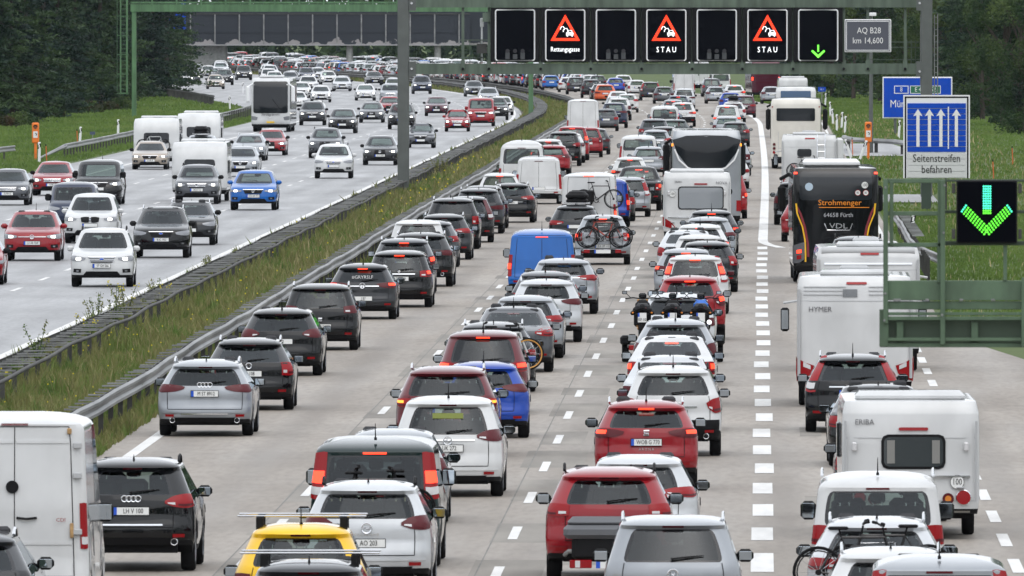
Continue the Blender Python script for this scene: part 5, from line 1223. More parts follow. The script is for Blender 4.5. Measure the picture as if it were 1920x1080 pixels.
    for sg in (1,-1): m=MB(); m.box((sg*(W/2)-.012,.4,.62),(sg*(W/2)+.014,L-.6,.66),WGREY); N.append(node('side_strip',m,smooth=None)); m=MB(); m.box((sg*W*.36-.06,yR(s,.73)-.05,.80),(sg*W*.36+.06,yR(s,.73)+.02,.83),WGREY,.01); N.append(node('grab_handle',m))
    y=yR(s,.55); m=MB(); m.box((-.26,y-.03,.50),(.26,y-.01,.61),PLW); m.box((-.26,y-.035,.50),(-.21,y-.03,.61),PLB); N.append(node('number_plate',m,smooth=None))
    if num: 
        x,z=num; y=yR(s,z)-.025; m=MB(); m.disc((x,y,z),.11,INK,'y',24,.01); m.disc((x,y-.004,z),.103,PLW,'y',24,.01); N.append(node('speed_disc',m,[dict(name='lettering',mb=None,mesh=textmesh('100',.10,INK,.002,.75),loc=(x,y-.012,z),kids=[])]))
    for w_,h_,x,z in words: N.append(dict(name='lettering',mb=None,mesh=textmesh(w_,h_,mat('letter_grey',(.12,.12,.13),.4),.003,1.0),loc=(x,yR(s,z)-.02,z),kids=[]))
    if front:
        N.append(node('front_window',rpatch(s,OPQ,-.65,.65,1.25,1.8,o=.02,r=.1,fn=fpt)))
    return N,s
def motorhome_nodes(L=7.,W=2.3,H=2.85,style='a',words=()):
    s=box_spec('motorhome',L,W,H,.42,rc=.14,rn=6.); N=[]; b=box_body(s); b.box((-W/2+.1,.3,.3),(W/2-.1,L-.4,.5),BLK)
    b.merge(rpatch(s,WGREY,-W*.47,W*.47,H-.55,H-.535,o=.008,th=.01,nu=10)); N.append(node('body',b))
    for sg in (1,-1):
        if style=='a': T=[(.70,.86),(.85,.92),(1.04,1.06)]; B=[(.74,.70),(.85,.60),(1.04,.52)]
        else: T=[(.84,.95),(.93,.97),(1.03,.95)]; B=[(.84,.6),(.93,.58),(1.03,.6)]
        N.append(node('tail_light',patch(s,REDL,T,B,o=.02,th=.05,nu=6,mirror=sg<0),[node('inner_lens',patch(s,WHL,[(.76,.86),(.88,.94)],[(.76,.78),(.88,.84)],o=.03,th=.01,nu=2,mirror=sg<0))]))
        N.append(wheel_node(.34,.22,sg*(W/2-.15),1.7)); N.append(wheel_node(.34,.22,sg*(W/2-.15),L-.9))
        m=MB(); m.tube([(sg*(W/2-.05),L-.9,2.1),(sg*(W/2+.28),L-.8,2.05)],.03,PH,6); m.box((sg*(W/2+.25)-.09,L-.85,1.45),(sg*(W/2+.25)+.09,L-.72,1.95),BLK,.04); g=MB(); g.box((sg*(W/2+.25)-.07,L-.86,1.5),(sg*(W/2+.25)+.07,L-.853,1.9),MIRG); N.append(node('mirror',m,[node('mirror_glass',g,smooth=None)]))
        m=MB(); m.tube([(sg*(W/2-.04),yR(s,H-.6)-.01,H-.3),(sg*(W/2-.04),yR(s,H-.6)-.01,.6)],.035,WGREY,6); N.append(node('corner_trim',m))
    N.append(node('third_brake_light',rpatch(s,REDL,-.18,.25,H-.20,H-.15,o=.03,r=.02)))
    m=MB(); m.box((-W*.3,.8,H-.05),(W*.3,2.0,H+.09),PH,.05); N.append(node('roof_hatch',m)); m=MB(); m.box((-.3,3.0,H-.05),(.3,3.6,H+.14),WGREY,.04); N.append(node('air_conditioner',m))
    if style=='a':
        for z in (H-.42,H-.34,H-.26): N.append(node('louvre',rpatch(s,WGREY,-W*.44,-W*.08,z,z+.02,o=.02,th=.02,nu=5))); N.append(node('louvre',rpatch(s,WGREY,W*.12,W*.44,z,z+.02,o=.02,th=.02,nu=5)))
        N.append(node('vent_grille',rpatch(s,mat('vent_dark',(.15,.16,.17),.4),-.25,.05,H-.46,H-.30,o=.02,th=.02)))
    if style=='b':
        N.append(node('skylight_frame',rpatch(s,CHR,-W*.42,W*.42,H-.42,H-.38,o=.03,th=.03,nu=8))); N.append(node('stripe',rpatch(s,REDD,.3,.75,H-.62,H-.59,o=.02,th=.01)))
        m=MB(); m.tube([(-W*.45,.2,H-.12),(W*.45,.2,H-.12)],.10,WGREY,10); N.append(node('awning_tube',m))
    if style=='c':
        m=MB()
        for x in (.35,.68): m.tube([(x,-.06,.9),(x,-.06,H-.3),(x,.1,H)],.02,CHR,6)
        for k in range(6): m.tube([(.35,-.06,1.0+.28*k),(.68,-.06,1.0+.28*k)],.015,CHR,5)
        N.append(node('ladder',m)); m=MB(); m.box((W/2-.05,.2,1.3),(W/2+.30,2.6,H-.15),PH,.10); N.append(node('side_locker',m)); N.append(node('rear_window',rpatch(s,OPQ,-.5,.1,H-.95,H-.62,o=.02,r=.08)))
    N.append(node('bumper',rpatch(s,BLK,-W*.46,W*.46,.40,.50,o=.05,th=.1,nu=6)))
    y=yR(s,.62); m=MB(); m.box((-.26,y-.04,.58),(.26,y-.02,.69),PLW); m.box((-.26,y-.045,.58),(-.21,y-.04,.69),PLB); N.append(node('number_plate',m,smooth=None))
    for w_,h_,x,z in words: N.append(dict(name='lettering',mb=None,mesh=textmesh(w_,h_,mat('letter_grey',(.12,.12,.13),.4),.003,1.0),loc=(x,yR(s,z)-.02,z),kids=[]))
    return N,s
def coach_nodes(style,L=12.2,W=2.55,H=3.6):
    s=box_spec('coach',L,W,H,.38,rc=.2,rn=5.5,fc=.35,fn=4.5,gb=H*.5,gt=H-.25,sb=H*.5,st=H-.25,cb=H*.5,ct=H-.25)
    N=[]; b=box_body(s); b.box((-W/2+.12,.3,.28),(W/2-.12,L-.4,.5),BLK); N.append(node('body',b))
    for sg in (1,-1):
        for y in (3.0,L-2.7): N.append(wheel_node(.5,.30,sg*(W/2-.18),y))
        for k in range(6):
            m=MB(); y0=.6+k*(L-2.)/6; m.box((sg*(W/2)-.03,y0,1.55),(sg*(W/2)+.012,y0+(L-2.)/6-.06,H-.55),OPQ); N.append(node('side_window',m,smooth=None))
    if style=='front':
        N.append(node('windscreen',rpatch(s,OPQ,-1.13,1.13,1.25,3.35,o=.02,r=.12,fn=fpt,th=.05),[node('wiper',(lambda m:(m.tube([(-.8,L+.02,1.3),(-.1,L-.02,2.2)],.02,BLK,5),m)[1])(MB()))]))
        for sg in (1,-1):
            N.append(node('headlight',patch(s,CLR,[(.66,.98),(.8,1.04),(1.0,1.06)],[(.70,.80),(.8,.78),(1.0,.82)],fn=fpt,o=.02,nu=5,mirror=sg<0)))
            m=MB(); m.tube([(sg*(W/2-.1),L-.3,3.2),(sg*(W/2+.2),L+.15,3.0)],.05,WHT,8); m.box((sg*(W/2+.22)-.13,L+.0,1.95),(sg*(W/2+.22)+.13,L+.25,3.05),WHT,.09); N.append(node('mirror',m))
        N.append(badge_node(s,'star',1.05,fpt,True,.12)); m=MB(); m.box((-.26,L+.03,.60),(.26,L+.05,.71),mat('plate_yellow',(.7,.45,.02),.4)); N.append(node('number_plate',m,smooth=None))
        N.append(dict(name='lettering',mb=None,mesh=textmesh('Stroby-tours',.17,BLK,.003,1.),loc=(0,yF(s,1.2)+.03,1.17),rot=(0,0,math.pi),kids=[]))
        m=MB(); m.box((-.8,L-4,H-.03),(.8,L-1.5,H+.14),PH,.06); N.append(node('air_conditioner',m))
    elif style=='black':
        N.append(node('rear_window',rpatch(s,mat('coach_glass',(.015,.018,.022),.08,spec=.5),-1.08,1.08,2.50,3.36,o=.02,r=.10)))
        og=mat('orange_lettering',(.75,.24,.01),.4); yl=mat('stripe_yellow',(.75,.42,.01),.4); rd=mat('stripe_red',(.18,.01,.02),.4)
        N.append(dict(name='lettering',mb=None,mesh=textmesh('Strohmenger',.17,og,.004,1.05),loc=(.12,yR(s,2.42)-.03,2.42),kids=[]))
        N.append(node('stripe',rpatch(s,og,-.50,1.0,2.27,2.29,o=.02,th=.01)))
        N.append(dict(name='lettering',mb=None,mesh=textmesh('64658 Fürth',.13,mat('lgrey',(.35,.36,.38),.4),.004,1.0),loc=(.08,yR(s,2.05)-.03,2.05),kids=[]))
        N.append(dict(name='lettering',mb=None,mesh=textmesh('VDL',.16,CHR,.004,1.35),loc=(.08,yR(s,1.72)-.04,1.72),kids=[]))
        m=MB(); y=yR(s,1.7)-.03; m.tube([(-.34,y,1.80),(-.26,y,1.60),(.42,y,1.60),(.50,y,1.80)],.018,CHR,5); N.append(node('badge',m))
        for sg in (1,-1):
            N.append(node('stripe',patch(s,yl,[(.82,2.95),(.86,2.95)],[(.84,2.9),(.88,2.9)],mirror=sg<0) if 0 else (lambda m:([m.merge(patch(s,yl,[(a0,z0),(a0+.035,z0)],[(a1,z1),(a1+.035,z1)],mirror=sg<0,nv=1,o=.02,th=.005)) for (a0,z0),(a1,z1) in zip([(.90,2.4),(.88,2.1),(.76,1.7),(.70,1.3),(.69,.9)],[(.88,2.1),(.76,1.7),(.70,1.3),(.69,.9),(.69,.65)])],m)[1])(MB())))
            N.append(node('stripe',(lambda m:([m.merge(patch(s,rd,[(a0,z0),(a0+.05,z0)],[(a1,z1),(a1+.05,z1)],mirror=sg<0,nv=1,o=.018,th=.005)) for (a0,z0),(a1,z1) in zip([(.88,2.3),(.80,2.1),(.70,1.7),(.63,1.2)],[(.80,2.1),(.70,1.7),(.63,1.2),(.62,.8)])],m)[1])(MB())))
            N.append(node('tail_light',patch(s,mat('lamp_surround',(.12,.12,.13),.2,.3),[(.72,1.25),(.85,1.2),(1.02,1.12)],[(.74,.72),(.85,.62),(1.02,.6)],o=.02,nu=5,mirror=sg<0),[node('brake_light',patch(s,GLOW,[(.80,1.02),(.9,1.0)],[(.80,.92),(.9,.9)],o=.04,th=.02,nu=2,mirror=sg<0)),node('inner_lens',patch(s,REDL,[(.80,.86),(.9,.84)],[(.80,.74),(.9,.72)],o=.04,th=.02,nu=2,mirror=sg<0))]))
            N.append(node('marker_lamp',patch(s,GLOW,[(.90,3.34),(.96,3.34)],[(.90,3.28),(.96,3.28)],o=.03,nu=2,mirror=sg<0)))
            m=MB(); m.tube([(sg*(W/2-.1),L-.3,3.2),(sg*(W/2+.25),L+.1,3.0)],.06,BLK,8); m.box((sg*(W/2+.22)-.12,L-.1,2.0),(sg*(W/2+.22)+.12,L+.15,2.8),BLK,.07); N.append(node('mirror',m))
        m=MB(); m.box((-.95,1.2,H-.03),(.75,4.5,H+.20),WHT,.08); N.append(node('air_conditioner',m))
        for x,z,rr,cc in ((1.0-.13,2.95,.12,INK),(.66,2.72,.09,REDL),(.90,2.72,.09,REDL)):
            m=MB(); y=yR(s,z)-.045; m.disc((x,y,z),rr,cc,'y',20,.01); m.disc((x,y-.005,z),rr*.82,PLW,'y',20,.01); N.append(node('speed_disc',m,[dict(name='lettering',mb=None,mesh=textmesh('100' if rr>.1 else '80',rr*.8,INK,.002,.8),loc=(x,y-.014,z),kids=[])]))
        m=MB(); y=yR(s,2.95)-.04; m.disc((-.8,y,2.9),.12,mat('sticker',(.4,.5,.6),.4),'y',18,.01); N.append(node('sticker',m))
    elif style=='white':
        N.append(node('rear_window',rpatch(s,mat('coach_glass',(.03,.035,.04),.06,spec=.7),-.98,.98,2.45,3.10,o=.02,r=.06)))
        N.append(node('engine_cover',rpatch(s,WGREY,-.9,.9,1.05,1.07,o=.01,th=.01),[node('vent_grille',rpatch(s,WGREY,-.9,-.88,.7,1.9,o=.01,th=.01))]))
        for sg in (1,-1):
            for z,mm in ((1.05,REDD),(.85,REDL),(1.25,REDD)): m=MB(); m.disc((sg*1.1,yR(s,z)-.01,z),.075,mm,'y',14,.05); N.append(node('tail_light',m))
            N.append(node('marker_lamp',patch(s,REDL,[(.90,3.2),(.94,3.2)],[(.90,3.14),(.94,3.14)],o=.03,nu=2,mirror=sg<0)))
            m=MB(); m.tube([(sg*(W/2-.1),L-.3,3.3),(sg*(W/2+.25),L+.1,3.1)],.06,BLK,8); m.box((sg*(W/2+.2)-.13,L-.1,1.9),(sg*(W/2+.2)+.13,L+.15,3.0),BLK,.09); N.append(node('mirror',m))
        N.append(node('bumper',rpatch(s,BLK,-W*.45,W*.45,.38,.62,o=.04,th=.1,nu=6)))
    elif style=='silver':
        m=patch(s,OPQ,[(-.97,3.35),(-.6,3.5),(0,3.52),(.6,3.5),(.97,3.35)],[(-.88,2.9),(-.55,2.35),(0,2.12),(.55,2.35),(.88,2.9)],o=.02,th=.04,nv=6,nu=12); N.append(node('rear_window',m))
        m=MB(); pts=[rpt(s,t,z,.03) for t,z in ((-.92,3.0),(-.80,2.6),(-.55,2.30),(-.2,2.16),(0,2.02),(.2,2.16),(.55,2.30),(.80,2.6),(.92,3.0))]; m.tube(pts,.035,WHT,5); N.append(node('window_surround',m))
        N.append(node('lower_window',rpatch(s,OPQ,-.95,.95,1.30,1.55,o=.02,r=.1)))
        for sg in (1,-1):
            N.append(node('tail_light',patch(s,REDL,[(.86,1.1),(1.0,1.1)],[(.86,.7),(1.0,.7)],o=.02,nu=3,mirror=sg<0)))
            N.append(node('indicator',patch(s,AMB,[(.95,3.22),(1.01,3.2)],[(.95,3.12),(1.01,3.1)],o=.03,nu=2,mirror=sg<0)))
            m=MB(); m.tube([(sg*(W/2-.1),L-.3,3.3),(sg*(W/2+.2),L+.1,3.1)],.06,BLK,8); m.box((sg*(W/2+.16)-.13,L-.1,1.9),(sg*(W/2+.16)+.13,L+.15,3.1),BLK,.08); N.append(node('mirror',m))
        N.append(node('speed_disc',(lambda m:(m.disc((-.95,yR(s,1.35)-.03,1.38),.1,REDL,'y',16,.01),m.disc((-.95,yR(s,1.35)-.04,1.38),.08,PLW,'y',16,.01),m)[2])(MB())))
    elif style=='maroon':
        for z in (1.4,1.7,2.0): N.append(node('louvre',rpatch(s,REDD,-.9,.9,z,z+.04,o=.02,th=.02)))
        for sg in (1,-1): N.append(node('tail_light',patch(s,GLOW,[(.88,1.9),(.98,1.9)],[(.88,1.6),(.98,1.6)],o=.03,nu=2,mirror=sg<0)))
        N.append(node('rear_window',rpatch(s,OPQ,-1.0,1.0,2.3,3.0,o=.02,r=.06)))
    elif style=='blue':
        N.append(node('rear_window',rpatch(s,OPB,-.95,.95,H-1.3,H-.25,o=.03,r=.04)))
        for sg in (1,-1): N.append(node('tail_light',patch(s,GLOW,[(.90,1.0),(.98,1.0)],[(.90,.9),(.98,.9)],o=.03,nu=2,mirror=sg<0)))
    return N,s
def roofbox(e_y,x,y,z,pm,lab):
    e=tag(empty('roof_box',(x,y,z)),lab,'roof box'); m=MB(); m.box((-.38,0,.12),(.38,1.9,.42),pm,.12); part('lid',m,e); m=MB(); m.box((-.37,.03,.05),(.37,1.87,.16),BLK,.04); part('tray',m,e); m=MB(); m.box((-.45,.4,0),(.45,.45,.05),CHR); m.box((-.45,1.4,0),(.45,1.45,.05),CHR); part('foot',m,e,None); return e
# ------------------------------------------------------------------ the traffic
KW={'hatch':('hatchback','hatchback','car'),'small':('small_car','small car','car'),'estate':('estate_car','estate car','car'),'saloon':('saloon_car','saloon','car'),'suv':('suv','suv','suv'),
 'mpv':('people_carrier','people carrier','car'),'van':('van','van','van'),'hvan':('high_roof_van','high van','van'),'caravan':('caravan','caravan','caravan'),'motorhome':('motorhome','motorhome','motorhome'),'coach':('coach','coach','coach'),'pickup':('pickup_truck','pickup truck','pickup')}
V=[]
def v(lane,kind,col,cx,s,label=None,**o): V.append(dict(lane=lane,kind=kind,col=col,cx=cx,s=s,label=label,o=o,d=FPX/s,X=(cx-VPX)/s)); return V[-1]
# --- lane beside the median
v(1,'estate','dark grey',-72,145.0,rails=1,label='dark estate car with silver roof rails at the bottom corner before the white van')
v(1,'hvan','white',25,141.0,L=5.3,W=2.0,H=2.86,doorH=2.70,creases=(1.15,2.5),tl=('v',1.38),label='large dirty white high-roof van with two closed rear doors, bottom left corner')
v(1,'suv','black',245,128,tl=('tri',1.02),bad='rings',badz=1.08,plz=.90,txt='LH V 100',bar=.70,exh=1,rails=2,clad=0,H=1.65,zbr=.40,label='black suv with chrome strip beside the white van, plate reading LH V 100')
v(1,'estate','silver',383,97.3,tl=('w',.92),bad='rings',badz=1.0,plz=.83,txt='M ST 8912',rails=1,dkl=1,exh=2,bar=.44,label='silver estate car straddling the white edge line, plate M ST 8912')
v(1,'estate','black',466,91.4,tl=('blk',.86),bad='disc',rails=1,txt='B 108',plz=.76,label='black estate car with silver roof rails right behind the silver estate car')
v(1,'estate','black',526,83.6,tl=('tri',.94),H=1.51,rails=0,ant='rod',txt='10',label='black estate car with clear-red lights, third in the median queue')
v(1,'mpv','black',600,77.8,tl=('c',.98),bad='s',H=1.60,rails=1,txt='2015',label='black people carrier with roof rails and red wedge lights')
v(1,'hatch','dark grey',679,70.8,tl=('w',.90),bad='vw',badz=.90,plz=.56,lit=1,txt='J 87',priv=1,label='dark grey hatchback with white lettering on its rear window')
v(1,'mpv','black',748,68.1,tl=('c',.93),bad='roundel',badz=1.0,plz=.80,lit=1,H=1.57,rails=0,txt='I TR 1809',label='black car with lit brake lamps and plate I TR 1809')
v(1,'suv','grey',757,65.0,lit=1,H=1.6)
v(1,'suv','black',787,63.4,tl=('w',1.0),dkl=1,clad=0,H=1.60,W=1.95,exh=2)
v(1,'mpv','white',783,60.9,H=1.72)
v(1,'hatch','grey',808,59.0,tl=('c',.9))
v(1,'estate','dark grey',831,57.3,tl=('w',.95),rails=1,priv=0,H=1.5)
v(1,'suv','black',848,54.9,H=1.75,priv=1,clad=0,tl=('blk',1.0))
v(1,'estate','black',877,53.4,tl=('tall',.95),H=1.62)
v(1,'suv','dark grey',897,51.4,H=1.66,clad=0,rails=1)
v(1,'estate','black',906,50.2,H=1.6,rails=1,tl=('blk',.9))
v(1,'estate','black',958,48.9,tl=('w',.95),bar=.80,rails=1,H=1.52,txt='TR 201')
v(1,'hatch','white',937,46.6,lit=1,H=1.6)
v(1,'van','white',1010,44.7,glass=False,H=2.02,W=1.93,txt=None,label='white panel van with two closed rear doors in front of the white minibus')
v(1,'van','white',978,43.1,H=2.48,W=2.02,gb=1.45,gt=2.1,sb=1.35,st=2.1,cb=1.35,ct=2.1,priv=0,label='tall white minibus with two rear windows beside the crash barrier')
v(1,'hatch','red',1035,38.1,tl=('tri',.92)); v(1,'hatch','white',1028,37.0,lit=1,H=1.58); v(1,'suv','black',1056,36.1,H=1.8,clad=0,tl=('tri',1.1))
v(1,'suv','white',1064,35.4,H=1.6); v(1,'mpv','red',1073,34.8,H=1.85,lit=1,tl=('tall',1.0)); v(1,'small','red',1102,34.1,H=1.66,tl=('blk',.95)); v(1,'hatch','dark grey',1114,33.5)
v(1,'hvan','white',1093,30.5,H=2.6); v(1,'small','grey',1136,28.2,H=1.5,tl=('c',.85)); v(1,'suv','dark blue',1151,27.5,H=1.75,tl=('w',1.1),clad=0); v(1,'suv','white',1160,25.8); v(1,'hatch','silver',1155,24.9)
v(1,'hatch','white',1176,24.0,tl=('tri',.95)); v(1,'saloon','white',1160,23.2); v(1,'suv','orange',1135,22.0); v(1,'estate','dark grey',1128,21.3); v(1,'suv','dark grey',1109,20.7,H=1.7); v(1,'suv','dark grey',1081,19.9); v(1,'hatch','white',1065,19.4)
v(1,'hatch','bright blue',1034,18.9); v(1,'suv','black',1003,18.4); v(1,'saloon','grey',980,18.0); v(1,'van','black',957,17.6); v(1,'suv','dark grey',934,17.2); v(1,'saloon','white',908,16.9)
# --- second lane
v(2,'hatch','dark grey',577,153.5,bars=1,H=1.5,priv=0,label='dark roofed car with silver roof bars at the lower picture edge')
v(2,'small','yellow',562,146.6,L=3.75,W=1.74,H=1.66,gb=1.12,gt=1.48,sb=1.05,st=1.48,ct=1.5,bars=1,ant='rod',tl=('blk',.9),label='yellow small car with a silver roof rack in front of the dark roofed car')
v(2,'suv','pale silver',687,133.6,W=1.82,H=1.61,tl=('tri',1.02),dkl=1,bad='bolt',badz=.97,plz=.76,txt='AO 203',gb=1.10,L=4.2,word=('C R O S S L A N D',.035,.0,.88),label='silver and black suv with plate AO 203 in front of the yellow car')
v(2,'van','green',702,127.0,H=1.91,tl=('tall',1.15),gb=1.16,gt=1.66,priv=1,lit=1,ugb=.82,ugt=.80,wiper=0,label='dark green van with tall red lamps carrying bicycles at its tail')
v(2,'hatch','silver',735,117.0,H=1.5,tl=('blk',.92),lit=0,label='silver hatchback hidden behind the dark green van')
v(2,'mpv','white',839,111.0,H=1.69,tl=('tri',1.02),bad='bolt',badz=.96,plz=.83,bar=.97,txt='UK 272',dkl=1,gb=1.06,W=1.88,label='white people carrier with yellow sticker strip in its rear window and plate ending 272')
v(2,'suv','dark red',837,102.0,H=1.66,tl=('w',1.0),rails=1,lit=0,ind=1,W=1.88,label='dark red suv with roof rails just ahead of the white people carrier')
v(2,'hatch','blue',906,97.7,H=1.46,W=1.77,tl=('w',.96),dkl=1,ant='rod',clad=0,L=4.06,label='bright blue hatchback with black rear window beside the dark red suv')
v(2,'mpv','dark red',905,92.3,H=1.70,tl=('tri',.95),ant='rod',priv=1,lit=1,label='dark red people carrier with tinted rear window ahead of the blue hatchback')
v(2,'estate','dark grey',925,87.3,H=1.50,rails=1,label='dark car carrying bicycles crosswise on its tow bar rack')
v(2,'saloon','grey',962,82.8,H=1.47,tl=('tri',.90),label='grey saloon with large triangular red lights behind the silver hatchback')
v(2,'hatch','silver',985,79.6,H=1.48,tl=('w',.93)); v(2,'suv','pale silver',1024,76.0,H=1.56,W=1.77,L=4.28,tl=('w',1.0)); v(2,'hatch','grey',1022,72.9); v(2,'suv','silver',1056,69.6,H=1.50,tl=('w',.98),lit=0,clad=0,bad='diamond')
v(2,'van','bright blue',1016,66.1,H=1.97,W=1.93,glass=False,lit=1,ant='rod',doorH=1.80,label='bright blue closed panel van with black door rails')
v(2,'hatch','silver',1130,58.4,H=1.60,tl=('blk',.9),lit=1,txt='JÜL UP 111',plz=.6,label='silver hatchback with two bicycles hanging across its tail')
v(2,'hatch','dark grey',1078,54.9,H=1.52,tl=('w',.9),priv=1,lit=0)
v(2,'hvan','white',1104,53.0,H=2.42,W=2.0,lit=1,label='white high camper van with a bicycle hung on its rear doors')
v(2,'van','blue',1132,49.9,H=1.85,L=4.6,lit=1,glass=False); v(2,'hatch','dark grey',1147,48.6,H=1.5,L=4.2); v(2,'mpv','silver',1176,47.6,H=1.58,tl=('tall',.98),L=4.3)
v(2,'pickup','black',1197,46.2,L=5.3,W=1.88,H=1.85,label='black pickup truck ahead of the silver people carrier')
v(2,'small','white',1181,41.5,H=1.5,lit=1); v(2,'hatch','silver',1216,38.5,tl=('tri',.9)); v(2,'van','white',1197,37.2,H=1.82,label='white van with a wide rear window in the second queue'); v(2,'hatch','silver',1229,33.9,tl=('tri',.9)); v(2,'estate','black',1245,33.0); v(2,'suv','grey',1226,31.7,clad=0,priv=1); v(2,'estate','green',1265,31.0)
v(2,'van','white',1246,29.3,H=1.95); v(2,'suv','white',1280,27.2,lit=1,H=1.7); v(2,'hatch','silver',1262,25.6,lit=1); v(2,'estate','dark blue',1272,24.4,lit=1); v(2,'mpv','pale silver',1283,23.2); v(2,'hatch','grey',1245,22.0); v(2,'suv','dark grey',1220,21.3,tl=('tall',1.0)); v(2,'hatch','blue',1155,19.6); v(2,'hvan','white',1283,20.6,H=2.3); v(2,'hatch','white',1195,20.2); v(2,'estate','white',1170,18.8)
# --- third lane
v(3,'mpv','silver',1262,144.5,H=1.65,rails=1,bad='vw',badz=.92,gb=1.08,gt=1.5,priv=1,W=1.80,tl=('w',.80),dkl=1,ant='',label='silver grey people carrier with silver roof rails at the lower edge behind the red suv')
v(3,'suv','red',1142,130.0,H=1.62,W=1.84,clad=0,rails=2,tl=('c',1.02),priv=0,plz=.48,exh=0,lit=0,label='red suv with a grey transport box on its tow bar')
v(3,'hatch','pale silver',1197,124.2,H=1.50,tl=('w',.95),label='silver hatchback squeezed between the two red suvs')
v(3,'suv','red',1212,109.6,H=1.54,W=1.78,L=4.14,clad=0,tl=('w',.98),bad='s',badz=1.0,plz=.84,txt='WOB G 770',rails=1,ant='rod',lit=1,gb=1.08,word=('A R O N A',.045,0,.72),label='red suv with plate WOB G 770 and silver roof rails')
v(3,'suv','white',1262,101.8,H=1.66,W=1.79,L=4.28,tl=('drop',.93),bad='bolt',badz=1.0,plz=.80,exh=2,ant='rod',bar=.92,label='white suv with black lower bumper ahead of the red suv WOB G 770')
v(3,'saloon','pale silver',1254,96.3,H=1.47); v(3,'saloon','white',1258,90.5,H=1.45,lit=1,mirp=0,label='white saloon with glowing high brake light'); v(3,'estate','silver',1266,85.9,H=1.46,rails=0,label='silver estate car behind the motorcycle trailer')
v(3,'estate','pale silver',1268,79.2,H=1.50,priv=1,label='light car towing the trailer with three motorcycles')
v(3,'suv','red',1294,75.5,H=1.60,W=1.78,clad=0,tl=('drop',.98),lit=1,label='red suv on the right side of the motorcycle trailer')
v(3,'mpv','white',1303,69.6,H=1.60,L=4.1,tl=('tall',1.0),lit=1); v(3,'hatch','silver',1286,66.6,lit=1,tl=('c',.9)); v(3,'hatch','dark grey',1326,64.6,tl=('blk',.92)); v(3,'hatch','white',1312,62.8); v(3,'saloon','pale silver',1288,61.4); v(3,'estate','white',1312,59.8,lit=1); v(3,'hatch','silver',1328,57.9,tl=('w',.9)); v(3,'estate','dark grey',1334,55.9,lit=1,ant='rod')
v(3,'caravan','white',1307,54.1,which='nova',label='white caravan with a grey curtained rear window behind the silver coach')
v(3,'estate','grey',1310,52.0,L=4.5)
v(3,'coach','silver',1325,50.5,which='silver',label='silver coach with a huge dark curved rear window')
v(3,'mpv','red',1358,48.0,H=1.85,lit=1,tl=('blk',.9),L=4.4,label='red people carrier peeking out beside the silver coach'); 
v(3,'hatch','white',1368,41.2); v(3,'suv','silver',1372,38.4); v(3,'hatch','white',1340,34.0); v(3,'hatch','dark grey',1378,31.7,tl=('tri',.9)); v(3,'estate','silver',1363,30.2)
v(3,'mpv','white',1363,28.5,H=1.82,lit=1); v(3,'estate','white',1375,26.2,rbox=1); v(3,'mpv','maroon',1395,25.2,H=1.7); v(3,'hatch','blue',1370,23.6); v(3,'hatch','silver',1343,22.0,tl=('tri',.9)); v(3,'estate','white',1378,21.5,lit=1); v(3,'mpv','grey',1335,20.4,H=1.7); v(3,'van','white',1352,19.4); v(3,'hvan','white',1312,19.0,H=2.9)
# --- opened hard shoulder
v(4,'van','silver',1762,157.0,H=1.71,L=4.4,W=1.80,gb=1.1,gt=1.5,st=1.5,ct=1.5,tl=('tall',1.0),label='silver grey van with ribbed roof edge, lowest vehicle in the bottom right corner')
v(4,'hatch','white',1672,151.0,H=1.55,rails=1,label='white car with a rail on its roof tucked behind the ribbed silver van')
v(4,'estate','pale silver',1644,141.6,H=1.50,W=1.85,rails=1,gb=1.0,tl=('w',.9),label='silver estate car with bicycles standing behind its rear window')
v(4,'van','white',1646,135.8,H=1.84,W=1.83,L=4.4,rails=1,gb=1.12,gt=1.60,st=1.62,ct=1.65,sb=1.1,tl=('blk',1.0),label='white delivery van with two dark rear door windows before the caravan')
v(4,'caravan','white',1708,120.5,which='eriba',label='white caravan with a 100 disc and a framed dark rear window')
v(4,'suv','black',1672,116.6,H=1.6,label='dark suv towing the caravan with the 100 disc')
v(4,'saloon','black',1650,104.2,H=1.46,lit=0,label='black saloon sliver ahead of the caravan with the 100 disc')
v(4,'estate','black',1599,96.4,H=1.52,W=1.87,tl=('tall',.93),lit=0,plz=.78,bar=.90,word=('V O L V O',.05,0,.93),txt='K',label='black estate car with tall red lamps behind the big white motorhome')
v(4,'motorhome','white',1603,90.5,which='hymer',label='tall white motorhome with a plain rear wall behind the black estate car')
v(4,'motorhome','white',1628,82.6,which='b',label='white motorhome with silver awning tube ahead of the plain-backed motorhome')
v(4,'suv','dark grey',1610,64.9,H=1.66,lit=1,label='dark suv between the black coach and the white motorhomes')
v(4,'coach','black',1567,62.6,which='black',label='black coach with orange writing and yellow red stripes')
v(4,'hatch','red',1512,53.2,label='red car sliver beside the black coach'); v(4,'suv','black',1496,49.4,H=1.66,label='black suv sliver left of the black coach')
v(4,'motorhome','white',1517,44.0,which='c',label='white motorhome with ladder and bicycle on its back wall')
v(4,'coach','cream',1492,36.7,which='white',label='cream white coach with a wide rear window ahead of the ladder motorhome')
v(4,'coach','white',1492,29.6,which='blue',label='white bus with a large bluish rear window ahead of the cream coach')
v(4,'caravan','white',1487,23.8,which='bikes',label='white caravan carrying two bicycles far up the shoulder lane')
v(4,'hatch','silver',1447,22.0,tl=('tri',.9)); v(4,'coach','maroon',1436,20.7,which='maroon',label='dark red coach in the far shoulder lane beside the silver hatchback')
